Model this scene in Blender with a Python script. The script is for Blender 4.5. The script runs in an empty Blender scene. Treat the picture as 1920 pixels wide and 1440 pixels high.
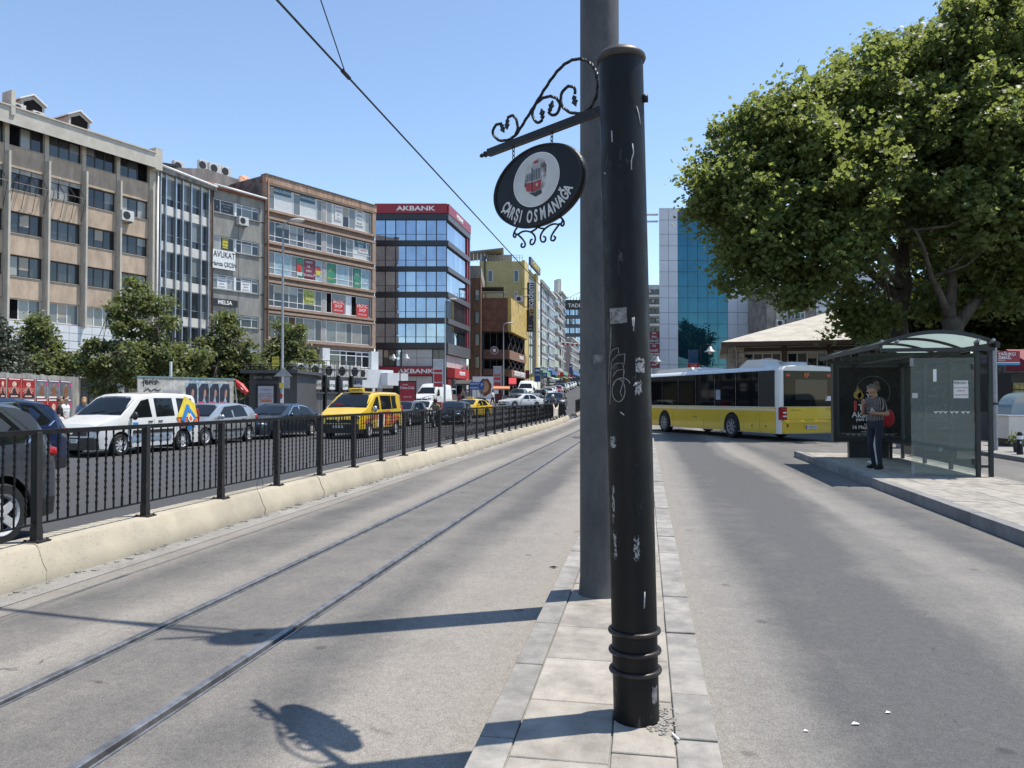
import bpy, bmesh, math, random
import numpy as np
from mathutils import Vector, Matrix, Euler
random.seed(7); RNG = np.random.default_rng(7)
S = bpy.context.scene
COL = S.collection
PI = math.pi
R = math.radians

# ------------------------------------------------------------------ camera, sky, sun, exposure
EYE = 1.65
FPX = 1400.0                      # focal length in photo pixels (photo 1920 x 1440)
YAW = math.atan(250.0 / FPX)      # camera turned left of the road direction (+Y)
PITCH = math.atan(28.0 / FPX)
cam = bpy.data.cameras.new('camera'); camo = bpy.data.objects.new('camera', cam); COL.objects.link(camo)
camo.location = (0, 0, EYE); camo.rotation_euler = (PI / 2 + PITCH, 0, YAW)
cam.sensor_width = 36.0; cam.lens = 36.0 * FPX / 1920.0; cam.clip_start = 0.05; cam.clip_end = 5000
S.camera = camo

SUN_EL = R(67.7)
SUN_DIR = Vector((0.901, 0.433, 0)).normalized()       # horizontal direction towards the sun
sun_vec = Vector((SUN_DIR.x * math.cos(SUN_EL), SUN_DIR.y * math.cos(SUN_EL), math.sin(SUN_EL)))
W = bpy.data.worlds.new('World'); S.world = W; W.use_nodes = True
wn = W.node_tree.nodes; wl = W.node_tree.links
bg = wn['Background']; bg.inputs['Strength'].default_value = 0.15
sky = wn.new('ShaderNodeTexSky'); sky.sky_type = 'NISHITA'; sky.sun_disc = False
sky.sun_elevation = SUN_EL; sky.sun_rotation = math.atan2(SUN_DIR.x, SUN_DIR.y)
sky.altitude = 20; sky.air_density = 1.0; sky.dust_density = 0.0; sky.ozone_density = 1.0
wl.new(sky.outputs[0], bg.inputs[0])
sl = bpy.data.lights.new('sun', 'SUN'); so = bpy.data.objects.new('sun', sl); COL.objects.link(so)
sl.energy = 4.6; sl.angle = R(0.53); sl.color = (1.0, 0.94, 0.845)
so.rotation_euler = (-sun_vec).to_track_quat('-Z', 'Y').to_euler(); so.location = (30, 10, 60)
S.view_settings.view_transform = 'Standard'; S.view_settings.look = 'None'
S.view_settings.gamma = 1.0; S.view_settings.use_curve_mapping = False; S.view_settings.exposure = 0.52
S.cycles.max_bounces = 6; S.cycles.diffuse_bounces = 3; S.cycles.glossy_bounces = 3
S.cycles.transmission_bounces = 6; S.cycles.transparent_max_bounces = 10
S.cycles.caustics_reflective = False; S.cycles.caustics_refractive = False

# ------------------------------------------------------------------ layout helpers
FWD = Vector((-math.sin(YAW), math.cos(YAW), 0)); RGT = Vector((math.cos(YAW), math.sin(YAW), 0))
def hz(y):
    """height of the street: level near us, climbing beyond"""
    t = y - 52.0
    if t < -14: return 0.0
    if t < 14: return 0.034 * (t + 14) ** 2 / 56
    return 0.034 * min(t, 420)
def rd(x, d):
    """world XY of the place seen at picture column x at distance d"""
    p = FWD * d + RGT * ((x - 960) / FPX * d)
    return Vector((p.x, p.y, 0))
def gp(x, d):
    p = rd(x, d); p.z = hz(p.y); return p
def zat(y, d):
    return EYE + (748 - y) / FPX * d

# ------------------------------------------------------------------ mesh builder
class MB:
    def __init__(s): s.v = []; s.f = []; s.m = []
    def add(s, vs, fs, mi=0, mat=None):
        o = len(s.v)
        if mat is not None: vs = [tuple(mat @ Vector(p)) for p in vs]
        s.v += [tuple(p) for p in vs]; s.f += [tuple(i + o for i in f) for f in fs]
        s.m += [mi] * len(fs); return s
    def box(s, x0, x1, y0, y1, z0, z1, mi=0, mat=None, b=0):
        if b <= 0:
            vs = [(x0,y0,z0),(x1,y0,z0),(x1,y1,z0),(x0,y1,z0),(x0,y0,z1),(x1,y0,z1),(x1,y1,z1),(x0,y1,z1)]
            fs = [(0,3,2,1),(4,5,6,7),(0,1,5,4),(1,2,6,5),(2,3,7,6),(3,0,4,7)]
            return s.add(vs, fs, mi, mat)
        # chamfered top and corners
        vs = []
        for z, i in ((z0, 0), (z1 - b, 0), (z1, b)):
            for (x, y) in ((x0+i,y0+i),(x1-i,y0+i),(x1-i,y1-i),(x0+i,y1-i)): vs.append((x, y, z))
        fs = [(3,2,1,0),(8,9,10,11)]
        for k in (0, 4):
            for j in range(4): fs.append((k+j, k+(j+1)%4, k+4+(j+1)%4, k+4+j))
        return s.add(vs, fs, mi, mat)
    def quad(s, a, b, c, d, mi=0): return s.add([a,b,c,d], [(0,1,2,3)], mi)
    def poly(s, pts, mi=0): return s.add(pts, [tuple(range(len(pts)))], mi)
    def prism(s, pts, axis, a, b, mi=0, mat=None):
        """pts 2-D outline pushed from a to b along axis ('x','y','z')"""
        n = len(pts)
        def P(p, t):
            if axis == 'y': return (p[0], t, p[1])
            if axis == 'x': return (t, p[0], p[1])
            return (p[0], p[1], t)
        vs = [P(p, a) for p in pts] + [P(p, b) for p in pts]
        fs = [tuple(range(n))[::-1], tuple(range(n, 2*n))] + [(i, (i+1)%n, n+(i+1)%n, n+i) for i in range(n)]
        return s.add(vs, fs, mi, mat)
    def tube(s, path, r, n=8, mi=0, cap=True, mat=None):
        path = [Vector(p) for p in path]; m = len(path)
        rr = r if isinstance(r, (list, tuple)) else [r] * m
        vs = []; up = None
        for i in range(m):
            t = (path[min(i+1, m-1)] - path[max(i-1, 0)])
            if t.length < 1e-9: t = Vector((0,0,1))
            t.normalize()
            if up is None:
                up = t.cross(Vector((0,0,1)) if abs(t.z) < .9 else Vector((1,0,0))).normalized()
            else:
                up = (up - t * up.dot(t))
                up = up.normalized() if up.length > 1e-6 else t.orthogonal().normalized()
            w = t.cross(up)
            for k in range(n):
                a = 2*PI*k/n; vs.append(tuple(path[i] + (up*math.cos(a) + w*math.sin(a)) * rr[i]))
        fs = [(i*n+k, i*n+(k+1)%n, (i+1)*n+(k+1)%n, (i+1)*n+k) for i in range(m-1) for k in range(n)]
        if cap: fs += [tuple(range(n))[::-1], tuple(range((m-1)*n, m*n))]
        return s.add(vs, fs, mi, mat)
    def lathe(s, prof, n=16, mi=0, mat=None, cap=True):
        """prof (r, z) turned about z"""
        vs = []; m = len(prof)
        for r, z in prof:
            for k in range(n): a = 2*PI*k/n; vs.append((r*math.cos(a), r*math.sin(a), z))
        fs = [(i*n+k, i*n+(k+1)%n, (i+1)*n+(k+1)%n, (i+1)*n+k) for i in range(m-1) for k in range(n)]
        if cap: fs += [tuple(range(n))[::-1], tuple(range((m-1)*n, m*n))]
        return s.add(vs, fs, mi, mat)
    def ball(s, c, r, n=10, mi=0):
        rx, ry, rz = r if isinstance(r, (tuple, list)) else (r, r, r)
        k = n // 2
        prof = [(math.sin(PI*i/k), -math.cos(PI*i/k)) for i in range(k+1)]
        prof[0] = (.02, -1); prof[-1] = (.02, 1)
        return s.lathe(prof, n, mi, Matrix.Translation(c) @ Matrix.Diagonal((rx, ry, rz, 1)))
    def mesh(s, name, mats, smooth=False):
        me = bpy.data.meshes.new(name); me.from_pydata(s.v, [], s.f)
        for m in (mats if isinstance(mats, (list, tuple)) else [mats]): me.materials.append(m)
        if any(s.m): me.polygons.foreach_set('material_index', s.m)
        if smooth:
            me.polygons.foreach_set('use_smooth', [True] * len(s.f))
            if smooth == 'auto': me.set_sharp_from_angle(angle=R(38))
        me.update(); return me
    def build(s, name, mats, parent=None, smooth=False, **kw):
        return ob(name, s.mesh(name, mats, smooth), parent, **kw)
def ob(name, data, parent=None, loc=None, rz=None, mat=None, scale=None):
    o = bpy.data.objects.new(name, data); COL.objects.link(o)
    if parent is not None: o.parent = parent
    if loc is not None: o.location = loc
    if rz is not None: o.rotation_euler = (0, 0, rz)
    if scale is not None: o.scale = scale
    if mat is not None: o.matrix_local = mat
    return o
def tag(o, label, cat, group=None):
    o['label'] = label; o['category'] = cat
    if group: o['group'] = group
    return o
def thing(name, label, cat, loc=(0,0,0), rz=0, group=None):
    return tag(ob(name, None, loc=loc, rz=rz), label, cat, group)
def struct(o): o['kind'] = 'structure'; return o
def stuff(o): o['kind'] = 'stuff'; return o
def bx(name, m, parent, x0, x1, y0, y1, z0, z1, b=0):
    return MB().box(x0, x1, y0, y1, z0, z1, b=b).build(name, m, parent)
_unit = {}
def piece(name, m, parent, x0, x1, y0, y1, z0, z1):
    """a plain box piece that shares one unit-cube mesh per material"""
    k = m.name
    if k not in _unit: _unit[k] = MB().box(0,1,0,1,0,1).mesh('piece', m)
    return ob(name, _unit[k], parent, loc=(x0, y0, z0), scale=(x1-x0, y1-y0, z1-z0))
def copy_tree(o, parent=None, loc=None, rz=None):
    c = o.copy(); COL.objects.link(c); c.parent = parent
    if loc is not None: c.location = loc
    if rz is not None: c.rotation_euler = (0, 0, rz)
    for ch in o.children: copy_tree(ch, c)
    return c
_txt = {}
def text(s, size, m, parent, mat, name='lettering', align='CENTER', depth=0.004, res=3, sx=1.0, bold=0.0):
    key = (s, round(size, 4), align, round(depth, 4), m.name, res, bold)
    if key not in _txt:
        cu = bpy.data.curves.new('t', 'FONT'); cu.body = s; cu.size = size; cu.align_x = align; cu.align_y = 'CENTER'
        cu.extrude = depth; cu.resolution_u = res; cu.offset = bold
        t = bpy.data.objects.new('t', cu)
        me = bpy.data.meshes.new_from_object(t); bpy.data.objects.remove(t); bpy.data.curves.remove(cu)
        me.materials.clear(); me.materials.append(m); _txt[key] = me
    return ob(name, _txt[key], parent, mat=mat @ Matrix.Diagonal((sx, 1, 1, 1)))
def up_xz(x, y, z, rz=0):
    """text plane standing up, reading along +x, facing -y"""
    return Matrix.Translation((x, y, z)) @ Matrix.Rotation(rz, 4, 'Z') @ Matrix.Rotation(PI/2, 4, 'X')

# ------------------------------------------------------------------ materials
def srgb(r, g, b):
    return tuple(((c/255) / 12.92 if c/255 <= .04045 else ((c/255 + .055) / 1.055) ** 2.4) for c in (r, g, b))
MATS = {}
def M(name, col, rough=.6, metal=0.0, var=.18, scale=2.0, bump=0.0, bscale=40.0, spec=.5, coat=0.0, col2=None, streak=0.0, rnd=0.0, ramp=(.35, .65), coord='pos', pits=0):
    if name in MATS: return MATS[name]
    m = bpy.data.materials.new(name); m.use_nodes = True; MATS[name] = m
    n = m.node_tree.nodes; l = m.node_tree.links; p = n['Principled BSDF']
    p.inputs['Roughness'].default_value = rough; p.inputs['Metallic'].default_value = metal
    p.inputs['Specular IOR Level'].default_value = spec; p.inputs['Coat Weight'].default_value = coat
    p.inputs['Coat Roughness'].default_value = .06
    if coord == 'pos': g = n.new('ShaderNodeNewGeometry').outputs['Position']
    else: g = n.new('ShaderNodeTexCoord').outputs['Object']
    nz = n.new('ShaderNodeTexNoise'); nz.inputs['Scale'].default_value = scale; nz.inputs['Detail'].default_value = 6
    nz.inputs['Roughness'].default_value = .62
    if streak:
        mp = n.new('ShaderNodeMapping'); mp.inputs['Scale'].default_value = (1, 1, streak); l.new(g, mp.inputs[0]); l.new(mp.outputs[0], nz.inputs['Vector'])
    else: l.new(g, nz.inputs['Vector'])
    cr = n.new('ShaderNodeValToRGB'); cr.color_ramp.elements[0].position = ramp[0]; cr.color_ramp.elements[1].position = ramp[1]
    c1 = col2 if col2 else tuple(c * (1 - var) for c in col); c2 = col if col2 else tuple(min(1, c * (1 + var)) for c in col)
    cr.color_ramp.elements[0].color = (*c1, 1); cr.color_ramp.elements[1].color = (*c2, 1)
    l.new(nz.outputs['Fac'], cr.inputs[0]); out = cr.outputs[0]
    if rnd:
        oi = n.new('ShaderNodeObjectInfo'); hs = n.new('ShaderNodeHueSaturation'); mr = n.new('ShaderNodeMapRange')
        mr.inputs['To Min'].default_value = 1 - rnd; mr.inputs['To Max'].default_value = 1 + rnd
        l.new(oi.outputs['Random'], mr.inputs['Value']); l.new(mr.outputs[0], hs.inputs['Value']); l.new(out, hs.inputs['Color']); out = hs.outputs[0]
    if pits:   # small dark pits and chips
        pv = n.new('ShaderNodeTexVoronoi'); pv.inputs['Scale'].default_value = pits; l.new(g, pv.inputs['Vector'])
        pn = n.new('ShaderNodeMath'); pn.operation = 'MULTIPLY_ADD'; pn.inputs[1].default_value = .35; l.new(nz.outputs['Fac'], pn.inputs[0]); l.new(pv.outputs['Distance'], pn.inputs[2])
        pm = n.new('ShaderNodeMapRange'); pm.inputs['From Min'].default_value = .27; pm.inputs['From Max'].default_value = .36; pm.inputs['To Min'].default_value = .55; pm.inputs['To Max'].default_value = 1; l.new(pn.outputs[0], pm.inputs['Value'])
        px_ = n.new('ShaderNodeMix'); px_.data_type = 'RGBA'; px_.blend_type = 'MULTIPLY'; px_.inputs[0].default_value = 1; l.new(out, px_.inputs[6]); l.new(pm.outputs[0], px_.inputs[7]); out = px_.outputs[2]
    l.new(out, p.inputs['Base Color'])
    if bump:
        nb = n.new('ShaderNodeTexNoise'); nb.inputs['Scale'].default_value = bscale; nb.inputs['Detail'].default_value = 4; l.new(g, nb.inputs['Vector'])
        b = n.new('ShaderNodeBump'); b.inputs['Strength'].default_value = bump; b.inputs['Distance'].default_value = .02
        l.new(nb.outputs['Fac'], b.inputs['Height']); l.new(b.outputs[0], p.inputs['Normal'])
    return m
def MG(name, col, rough=.03, spec=.8, wave=.0):
    """window glass seen from outside: dark room behind a mirror-like pane"""
    if name in MATS: return MATS[name]
    m = M(name, col, rough, 0, .12, .6, 0, 40, spec, 0)
    if wave:
        n = m.node_tree.nodes; l = m.node_tree.links; p = n['Principled BSDF']
        g = n.new('ShaderNodeNewGeometry'); nb = n.new('ShaderNodeTexNoise'); nb.inputs['Scale'].default_value = .8; l.new(g.outputs['Position'], nb.inputs['Vector'])
        b = n.new('ShaderNodeBump'); b.inputs['Strength'].default_value = wave; b.inputs['Distance'].default_value = .03
        l.new(nb.outputs['Fac'], b.inputs['Height']); l.new(b.outputs[0], p.inputs['Normal'])
    return m
def clear_glass(name, tint=(.85, .93, .9), amt=.86, rough=.02):
    """thin clear pane: mostly see-through with a mirror sheen"""
    if name in MATS: return MATS[name]
    m = bpy.data.materials.new(name); m.use_nodes = True; MATS[name] = m
    n = m.node_tree.nodes; l = m.node_tree.links; n.remove(n['Principled BSDF'])
    t = n.new('ShaderNodeBsdfTransparent'); t.inputs[0].default_value = (*tint, 1)
    d = n.new('ShaderNodeBsdfDiffuse'); d.inputs[0].default_value = (.50, .58, .55, 1)
    gz = n.new('ShaderNodeBsdfGlossy'); gz.inputs['Roughness'].default_value = rough
    fr = n.new('ShaderNodeFresnel'); fr.inputs[0].default_value = 1.45
    m1 = n.new('ShaderNodeMixShader'); m1.inputs[0].default_value = 1 - amt
    l.new(t.outputs[0], m1.inputs[1]); l.new(d.outputs[0], m1.inputs[2])
    m2 = n.new('ShaderNodeMixShader'); l.new(fr.outputs[0], m2.inputs[0]); l.new(m1.outputs[0], m2.inputs[1]); l.new(gz.outputs[0], m2.inputs[2])
    l.new(m2.outputs[0], n['Material Output'].inputs[0]); return m

BLACK_IRON = M('black_iron', (.009, .009, .010), .45, 0, .4, 9, .15, 60, spec=.3)
ALU = M('aluminium', (.42, .44, .46), .38, .8, .1, 5)
GALV = M('galvanised_steel', (.30, .31, .32), .5, .5, .2, 6)
WHITE_PAINT = M('white_paint', (.72, .73, .73), .45, 0, .06, 3)
WHITE_FRAME = M('white_frame', (.68, .69, .70), .4, 0, .06, 4)
DARK_FRAME = M('dark_frame', (.022, .020, .022), .4, 0, .2, 4)
RUBBER = M('rubber', (.013, .013, .014), .8, 0, .3, 12)
PLASTIC = M('black_plastic', (.016, .017, .018), .5, 0, .2, 8)
CHROME = M('chrome', (.7, .7, .72), .15, 1.0, .03, 5)
WHITE_INK = M('white_ink', (.75, .75, .75), .5, 0, .05, 5)
BLACK_INK = M('black_ink', (.02, .02, .022), .5, 0, .05, 5)
RED_INK = M('red_ink', (.45, .02, .025), .5, 0, .08, 5)
GLASS_DARK = MG('glass_dark', (.012, .014, .018), wave=.02)
GLASS_MID = MG('glass_mid', (.045, .055, .06), wave=.02)
GLASS_BLIND = MG('glass_with_blind', (.30, .31, .29), .08, .6)
GLASS_PALE = MG('glass_pale_curtain', (.17, .19, .19), .05, .7)
OPENING = M('open_window', (.006, .006, .007), .9, 0, .2, 3, spec=.1)
GREY_DARK = M('dark_grey_cladding', (.05, .052, .056), .5, 0, .12, 1.2)
CONCRETE = M('concrete', (.30, .29, .27), .85, 0, .2, 1.2, .3, 25)
AC_WHITE = M('air_conditioner_case', (.55, .55, .53), .5, 0, .1, 4)
# ================================================================== SETTING: ground, roads, rails, kerbs
def asphalt(name, light, dark, sx=.9, sy=.07, wear=(.38, .62), speck=.30, bump=.3, spots=True, bands=None):
    m = bpy.data.materials.new(name); m.use_nodes = True; MATS[name] = m
    n = m.node_tree.nodes; l = m.node_tree.links; p = n['Principled BSDF']; p.inputs['Roughness'].default_value = .82
    p.inputs['Specular IOR Level'].default_value = .35
    g = n.new('ShaderNodeNewGeometry').outputs['Position']
    mp = n.new('ShaderNodeMapping'); mp.inputs['Scale'].default_value = (sx, sy, 1); l.new(g, mp.inputs[0])
    a = n.new('ShaderNodeTexNoise'); a.inputs['Scale'].default_value = 1; a.inputs['Detail'].default_value = 5; a.inputs['Roughness'].default_value = .55; l.new(mp.outputs[0], a.inputs['Vector'])
    a2 = n.new('ShaderNodeTexNoise'); a2.inputs['Scale'].default_value = 1.7; a2.inputs['Detail'].default_value = 8; a2.inputs['Roughness'].default_value = .7; l.new(g, a2.inputs['Vector'])
    ad = n.new('ShaderNodeMath'); ad.operation = 'MULTIPLY_ADD'; ad.inputs[1].default_value = .45; l.new(a2.outputs[0], ad.inputs[0])
    sc = n.new('ShaderNodeMath'); sc.operation = 'MULTIPLY'; sc.inputs[1].default_value = .55; l.new(a.outputs[0], sc.inputs[0]); l.new(sc.outputs[0], ad.inputs[2])
    if bands:   # tyre-polished lanes and dusty edges running along the road
        x0, x1 = bands[0][0], bands[-1][0]
        sx_ = n.new('ShaderNodeSeparateXYZ'); l.new(g, sx_.inputs[0])
        wob = n.new('ShaderNodeMath'); wob.operation = 'MULTIPLY_ADD'; wob.inputs[1].default_value = .9; l.new(a.outputs[0], wob.inputs[0]); l.new(sx_.outputs[0], wob.inputs[2])
        mr = n.new('ShaderNodeMapRange'); mr.inputs['From Min'].default_value = x0+.45; mr.inputs['From Max'].default_value = x1+.45; l.new(wob.outputs[0], mr.inputs['Value'])
        rb = n.new('ShaderNodeValToRGB'); rb.color_ramp.interpolation = 'EASE'; el = rb.color_ramp.elements
        while len(el) < len(bands): el.new(.5)
        for e, (bxx, bv) in zip(el, bands): e.position = (bxx-x0)/(x1-x0); e.color = (bv, bv, bv, 1)
        l.new(mr.outputs[0], rb.inputs[0])
        mm = n.new('ShaderNodeMath'); mm.operation = 'MULTIPLY_ADD'; mm.inputs[1].default_value = .62; mm.inputs[2].default_value = -.33; l.new(rb.outputs[0], mm.inputs[0])
        a3 = n.new('ShaderNodeMath'); a3.operation = 'ADD'; l.new(ad.outputs[0], a3.inputs[0]); l.new(mm.outputs[0], a3.inputs[1]); ad = a3
    cr = n.new('ShaderNodeValToRGB'); cr.color_ramp.elements[0].position = wear[0]; cr.color_ramp.elements[1].position = wear[1]
    cr.color_ramp.elements[0].color = (*dark, 1); cr.color_ramp.elements[1].color = (*light, 1); l.new(ad.outputs[0], cr.inputs[0])
    out = cr.outputs[0]
    # stone grains
    f = n.new('ShaderNodeTexVoronoi'); f.inputs['Scale'].default_value = 150; l.new(g, f.inputs['Vector'])
    fr = n.new('ShaderNodeMapRange'); fr.inputs['To Min'].default_value = 1 - speck; fr.inputs['To Max'].default_value = 1 + speck; l.new(f.outputs['Color'], fr.inputs['Value'])
    mx = n.new('ShaderNodeMix'); mx.data_type = 'RGBA'; mx.blend_type = 'MULTIPLY'; mx.inputs[0].default_value = 1; l.new(out, mx.inputs[6]); l.new(fr.outputs[0], mx.inputs[7]); out = mx.outputs[2]
    f2 = n.new('ShaderNodeTexNoise'); f2.inputs['Scale'].default_value = 14; f2.inputs['Detail'].default_value = 6; f2.inputs['Roughness'].default_value = .75; l.new(g, f2.inputs['Vector'])
    fr2 = n.new('ShaderNodeMapRange'); fr2.inputs['From Min'].default_value = .3; fr2.inputs['From Max'].default_value = .7; fr2.inputs['To Min'].default_value = .85; fr2.inputs['To Max'].default_value = 1.13; l.new(f2.outputs[0], fr2.inputs['Value'])
    mx3 = n.new('ShaderNodeMix'); mx3.data_type = 'RGBA'; mx3.blend_type = 'MULTIPLY'; mx3.inputs[0].default_value = 1; l.new(out, mx3.inputs[6]); l.new(fr2.outputs[0], mx3.inputs[7]); out = mx3.outputs[2]
    if spots:   # hair cracks
        dn = n.new('ShaderNodeTexNoise'); dn.inputs['Scale'].default_value = 2.5; dn.inputs['Detail'].default_value = 4; l.new(g, dn.inputs['Vector'])
        va = n.new('ShaderNodeVectorMath'); va.operation = 'MULTIPLY_ADD'; va.inputs[1].default_value = (.5,.5,0); l.new(dn.outputs['Color'], va.inputs[0]); l.new(g, va.inputs[2])
        cv = n.new('ShaderNodeTexVoronoi'); cv.feature = 'DISTANCE_TO_EDGE'; cv.inputs['Scale'].default_value = .42; l.new(va.outputs[0], cv.inputs['Vector'])
        ck = n.new('ShaderNodeMapRange'); ck.inputs['From Min'].default_value = .0015; ck.inputs['From Max'].default_value = .0045; ck.inputs['To Min'].default_value = .45; ck.inputs['To Max'].default_value = 1; l.new(cv.outputs['Distance'], ck.inputs['Value'])
        mk = n.new('ShaderNodeMapRange'); mk.inputs['From Min'].default_value = .56; mk.inputs['From Max'].default_value = .63; l.new(a2.outputs[0], mk.inputs['Value'])
        mxk = n.new('ShaderNodeMix'); mxk.data_type = 'FLOAT'; mxk.inputs[2].default_value = 1; l.new(mk.outputs[0], mxk.inputs[0]); l.new(ck.outputs[0], mxk.inputs[3])
        mx4 = n.new('ShaderNodeMix'); mx4.data_type = 'RGBA'; mx4.blend_type = 'MULTIPLY'; mx4.inputs[0].default_value = 1; l.new(out, mx4.inputs[6]); l.new(mxk.outputs[0], mx4.inputs[7]); out = mx4.outputs[2]
        # old chewing gum and oil drops
        v = n.new('ShaderNodeTexVoronoi'); v.inputs['Scale'].default_value = 1.6; v.inputs['Randomness'].default_value = 1; l.new(g, v.inputs['Vector'])
        nz = n.new('ShaderNodeTexNoise'); nz.inputs['Scale'].default_value = 25; l.new(g, nz.inputs['Vector'])
        sb = n.new('ShaderNodeMath'); sb.operation = 'MULTIPLY_ADD'; sb.inputs[1].default_value = -.05; l.new(nz.outputs[0], sb.inputs[0]); l.new(v.outputs['Distance'], sb.inputs[2])
        st = n.new('ShaderNodeMapRange'); st.inputs['From Min'].default_value = .022; st.inputs['From Max'].default_value = .055; st.inputs['To Min'].default_value = .62; st.inputs['To Max'].default_value = 1; l.new(sb.outputs[0], st.inputs['Value'])
        mx2 = n.new('ShaderNodeMix'); mx2.data_type = 'RGBA'; mx2.blend_type = 'MULTIPLY'; mx2.inputs[0].default_value = 1; l.new(out, mx2.inputs[6]); l.new(st.outputs[0], mx2.inputs[7]); out = mx2.outputs[2]
    l.new(out, p.inputs['Base Color'])
    b = n.new('ShaderNodeBump'); b.inputs['Strength'].default_value = bump; b.inputs['Distance'].default_value = .012
    l.new(f.outputs['Distance'], b.inputs['Height']); l.new(b.outputs[0], p.inputs['Normal'])
    return m
A_TRAM = asphalt('dusty_asphalt', (.245, .224, .196), (.098, .094, .090), .55, .10, (.30, .72), bands=[(-5.0,.85),(-4.55,.35),(-4.1,.45),(-3.75,.75),(-3.2,.36),(-2.8,.38),(-2.35,.5),(-1.9,.25),(-1.35,.75),(-.75,1.0)])
A_RIGHT = asphalt('worn_asphalt', (.222, .207, .186), (.085, .084, .084), .5, .10, (.30, .74), bands=[(.3,1.0),(.62,.8),(1.1,.25),(1.9,.1),(2.45,.45),(2.75,.85),(3.05,.75),(3.5,.25),(4.2,.45),(6,.5)])
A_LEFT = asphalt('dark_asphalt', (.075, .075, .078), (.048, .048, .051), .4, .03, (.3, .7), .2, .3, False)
PAVE = asphalt('square_paving', (.27, .26, .245), (.19, .185, .175), .3, .3, (.35, .65), .12, .1, False)
DIRT = asphalt('cement_strip', (.33, .315, .29), (.20, .19, .175), 1.4, .5, (.35, .6), .25, .6, False)
STONE = M('granite_slab', (.36, .328, .282), .82, 0, .30, 5, .3, 120, rnd=.10, col2=(.22,.20,.172), pits=150)
STONE2 = M('granite_kerb', (.315, .296, .268), .82, 0, .30, 6, .3, 120, rnd=.14, col2=(.19,.18,.165), pits=150)
CREAM = M('cream_concrete', (.40, .355, .27), .92, 0, .3, 1.7, .12, 60, rnd=.06, col2=(.315,.282,.22), pits=30)
STEEL = M('rail_steel', (.21,.21,.215), .32, .5, .4, 7)
RUST = M('rail_web', (.10, .075, .055), .8, .2, .3, 8)
GROOVE = M('groove_dirt', (.045, .04, .034), .95, 0, .3, 10)

def ysteps(y0, y1, n=None):
    ys = [y0] + [y for y in (38, 42, 46, 50, 54, 58, 62, 66, 70, 120, 200, 300, 400, 472) if y0 < y < y1] + [y1]
    return ys
def sheet(name, m, xa, xb, y0, y1, dz):
    """a strip of ground; xa / xb constant or functions of y"""
    fa = xa if callable(xa) else (lambda y: xa); fb = xb if callable(xb) else (lambda y: xb)
    ys = ysteps(y0, y1); mb = MB()
    for a, b in zip(ys[:-1], ys[1:]):
        mb.quad((fa(a), a, hz(a)+dz), (fb(a), a, hz(a)+dz), (fb(b), b, hz(b)+dz), (fa(b), b, hz(b)+dz))
    return struct(mb.build(name, m))
sheet('ground', PAVE, -900, 900, -300, 1500, -.09)
RL, RRX = -3.47, -2.51      # rail running lines
sheet('tram_road', A_TRAM, -5.02, RL-.04, -12, 500, 0)
o = bpy.data.objects['tram_road']
mb = MB()
for xa, xb in ((RL+.075, RRX-.04), (RRX+.075, -.752)):
    ys = ysteps(-12, 500)
    for a, b in zip(ys[:-1], ys[1:]): mb.quad((xa,a,hz(a)),(xb,a,hz(a)),(xb,b,hz(b)),(xa,b,hz(b)))
mb.build('road_strip', A_TRAM, o)
sheet('gutter_strip', DIRT, -5.33, -5.02, -12, 56, .004)
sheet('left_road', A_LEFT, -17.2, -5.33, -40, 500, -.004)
sheet('right_road', A_RIGHT, .32, 60, -12, 80, -.002)
sheet('crossing_road', A_RIGHT, -.752, 60, 80, 500, -.004)
sheet('crossing_apron', A_RIGHT, -.752, .32, 31, 80, -.003)
# raised pavement on the far left, with a kerb
mb = MB(); ys = ysteps(-40, 500)
for a, b in zip(ys[:-1], ys[1:]):
    mb.quad((-120,a,hz(a)+.13),(-17.35,a,hz(a)+.13),(-17.35,b,hz(b)+.13),(-120,b,hz(b)+.13))
lp = struct(mb.build('left_pavement', PAVE))
mb = MB()
for a, b in zip(ys[:-1], ys[1:]):
    mb.quad((-17.35,a,hz(a)+.134),(-17.2,a,hz(a)+.134),(-17.2,b,hz(b)+.134),(-17.35,b,hz(b)+.134))
    mb.quad((-17.2,a,hz(a)+.134),(-17.2,a,hz(a)-.05),(-17.2,b,hz(b)-.05),(-17.2,b,hz(b)+.134))
mb.build('kerb', STONE2, lp)

# rails: head, groove and guard lip let into the road
def rail(x, label):
    t = thing('tram_rail', label, 'rail', (x, 0, 0), 0, 'grooved tram rails')
    ys = [-12, 8, 20, 32] + ysteps(38, 110)
    def strip(name, m, prof):
        mb = MB()
        for a, b in zip(ys[:-1], ys[1:]):
            for (x0, z0), (x1, z1) in zip(prof[:-1], prof[1:]):
                mb.quad((x0,a,z0+hz(a)),(x1,a,z1+hz(a)),(x1,b,z1+hz(b)),(x0,b,z0+hz(b)))
        return mb.build(name, m, t)
    strip('rail_head', STEEL, [(-.04,-.05),(-.04,.002),(-.034,.007),(.004,.007),(.010,.002),(.012,-.03)])
    strip('groove', GROOVE, [(.012,-.03),(.052,-.032)])
    strip('guard_lip', STEEL, [(.052,-.032),(.053,.001),(.056,.004),(.071,.004),(.075,-.05)])
rail(RL, 'left grooved steel tram rail in the grey road, nearer the fence')
rail(RRX, 'right grooved steel tram rail in the grey road, nearer the poles')

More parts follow.
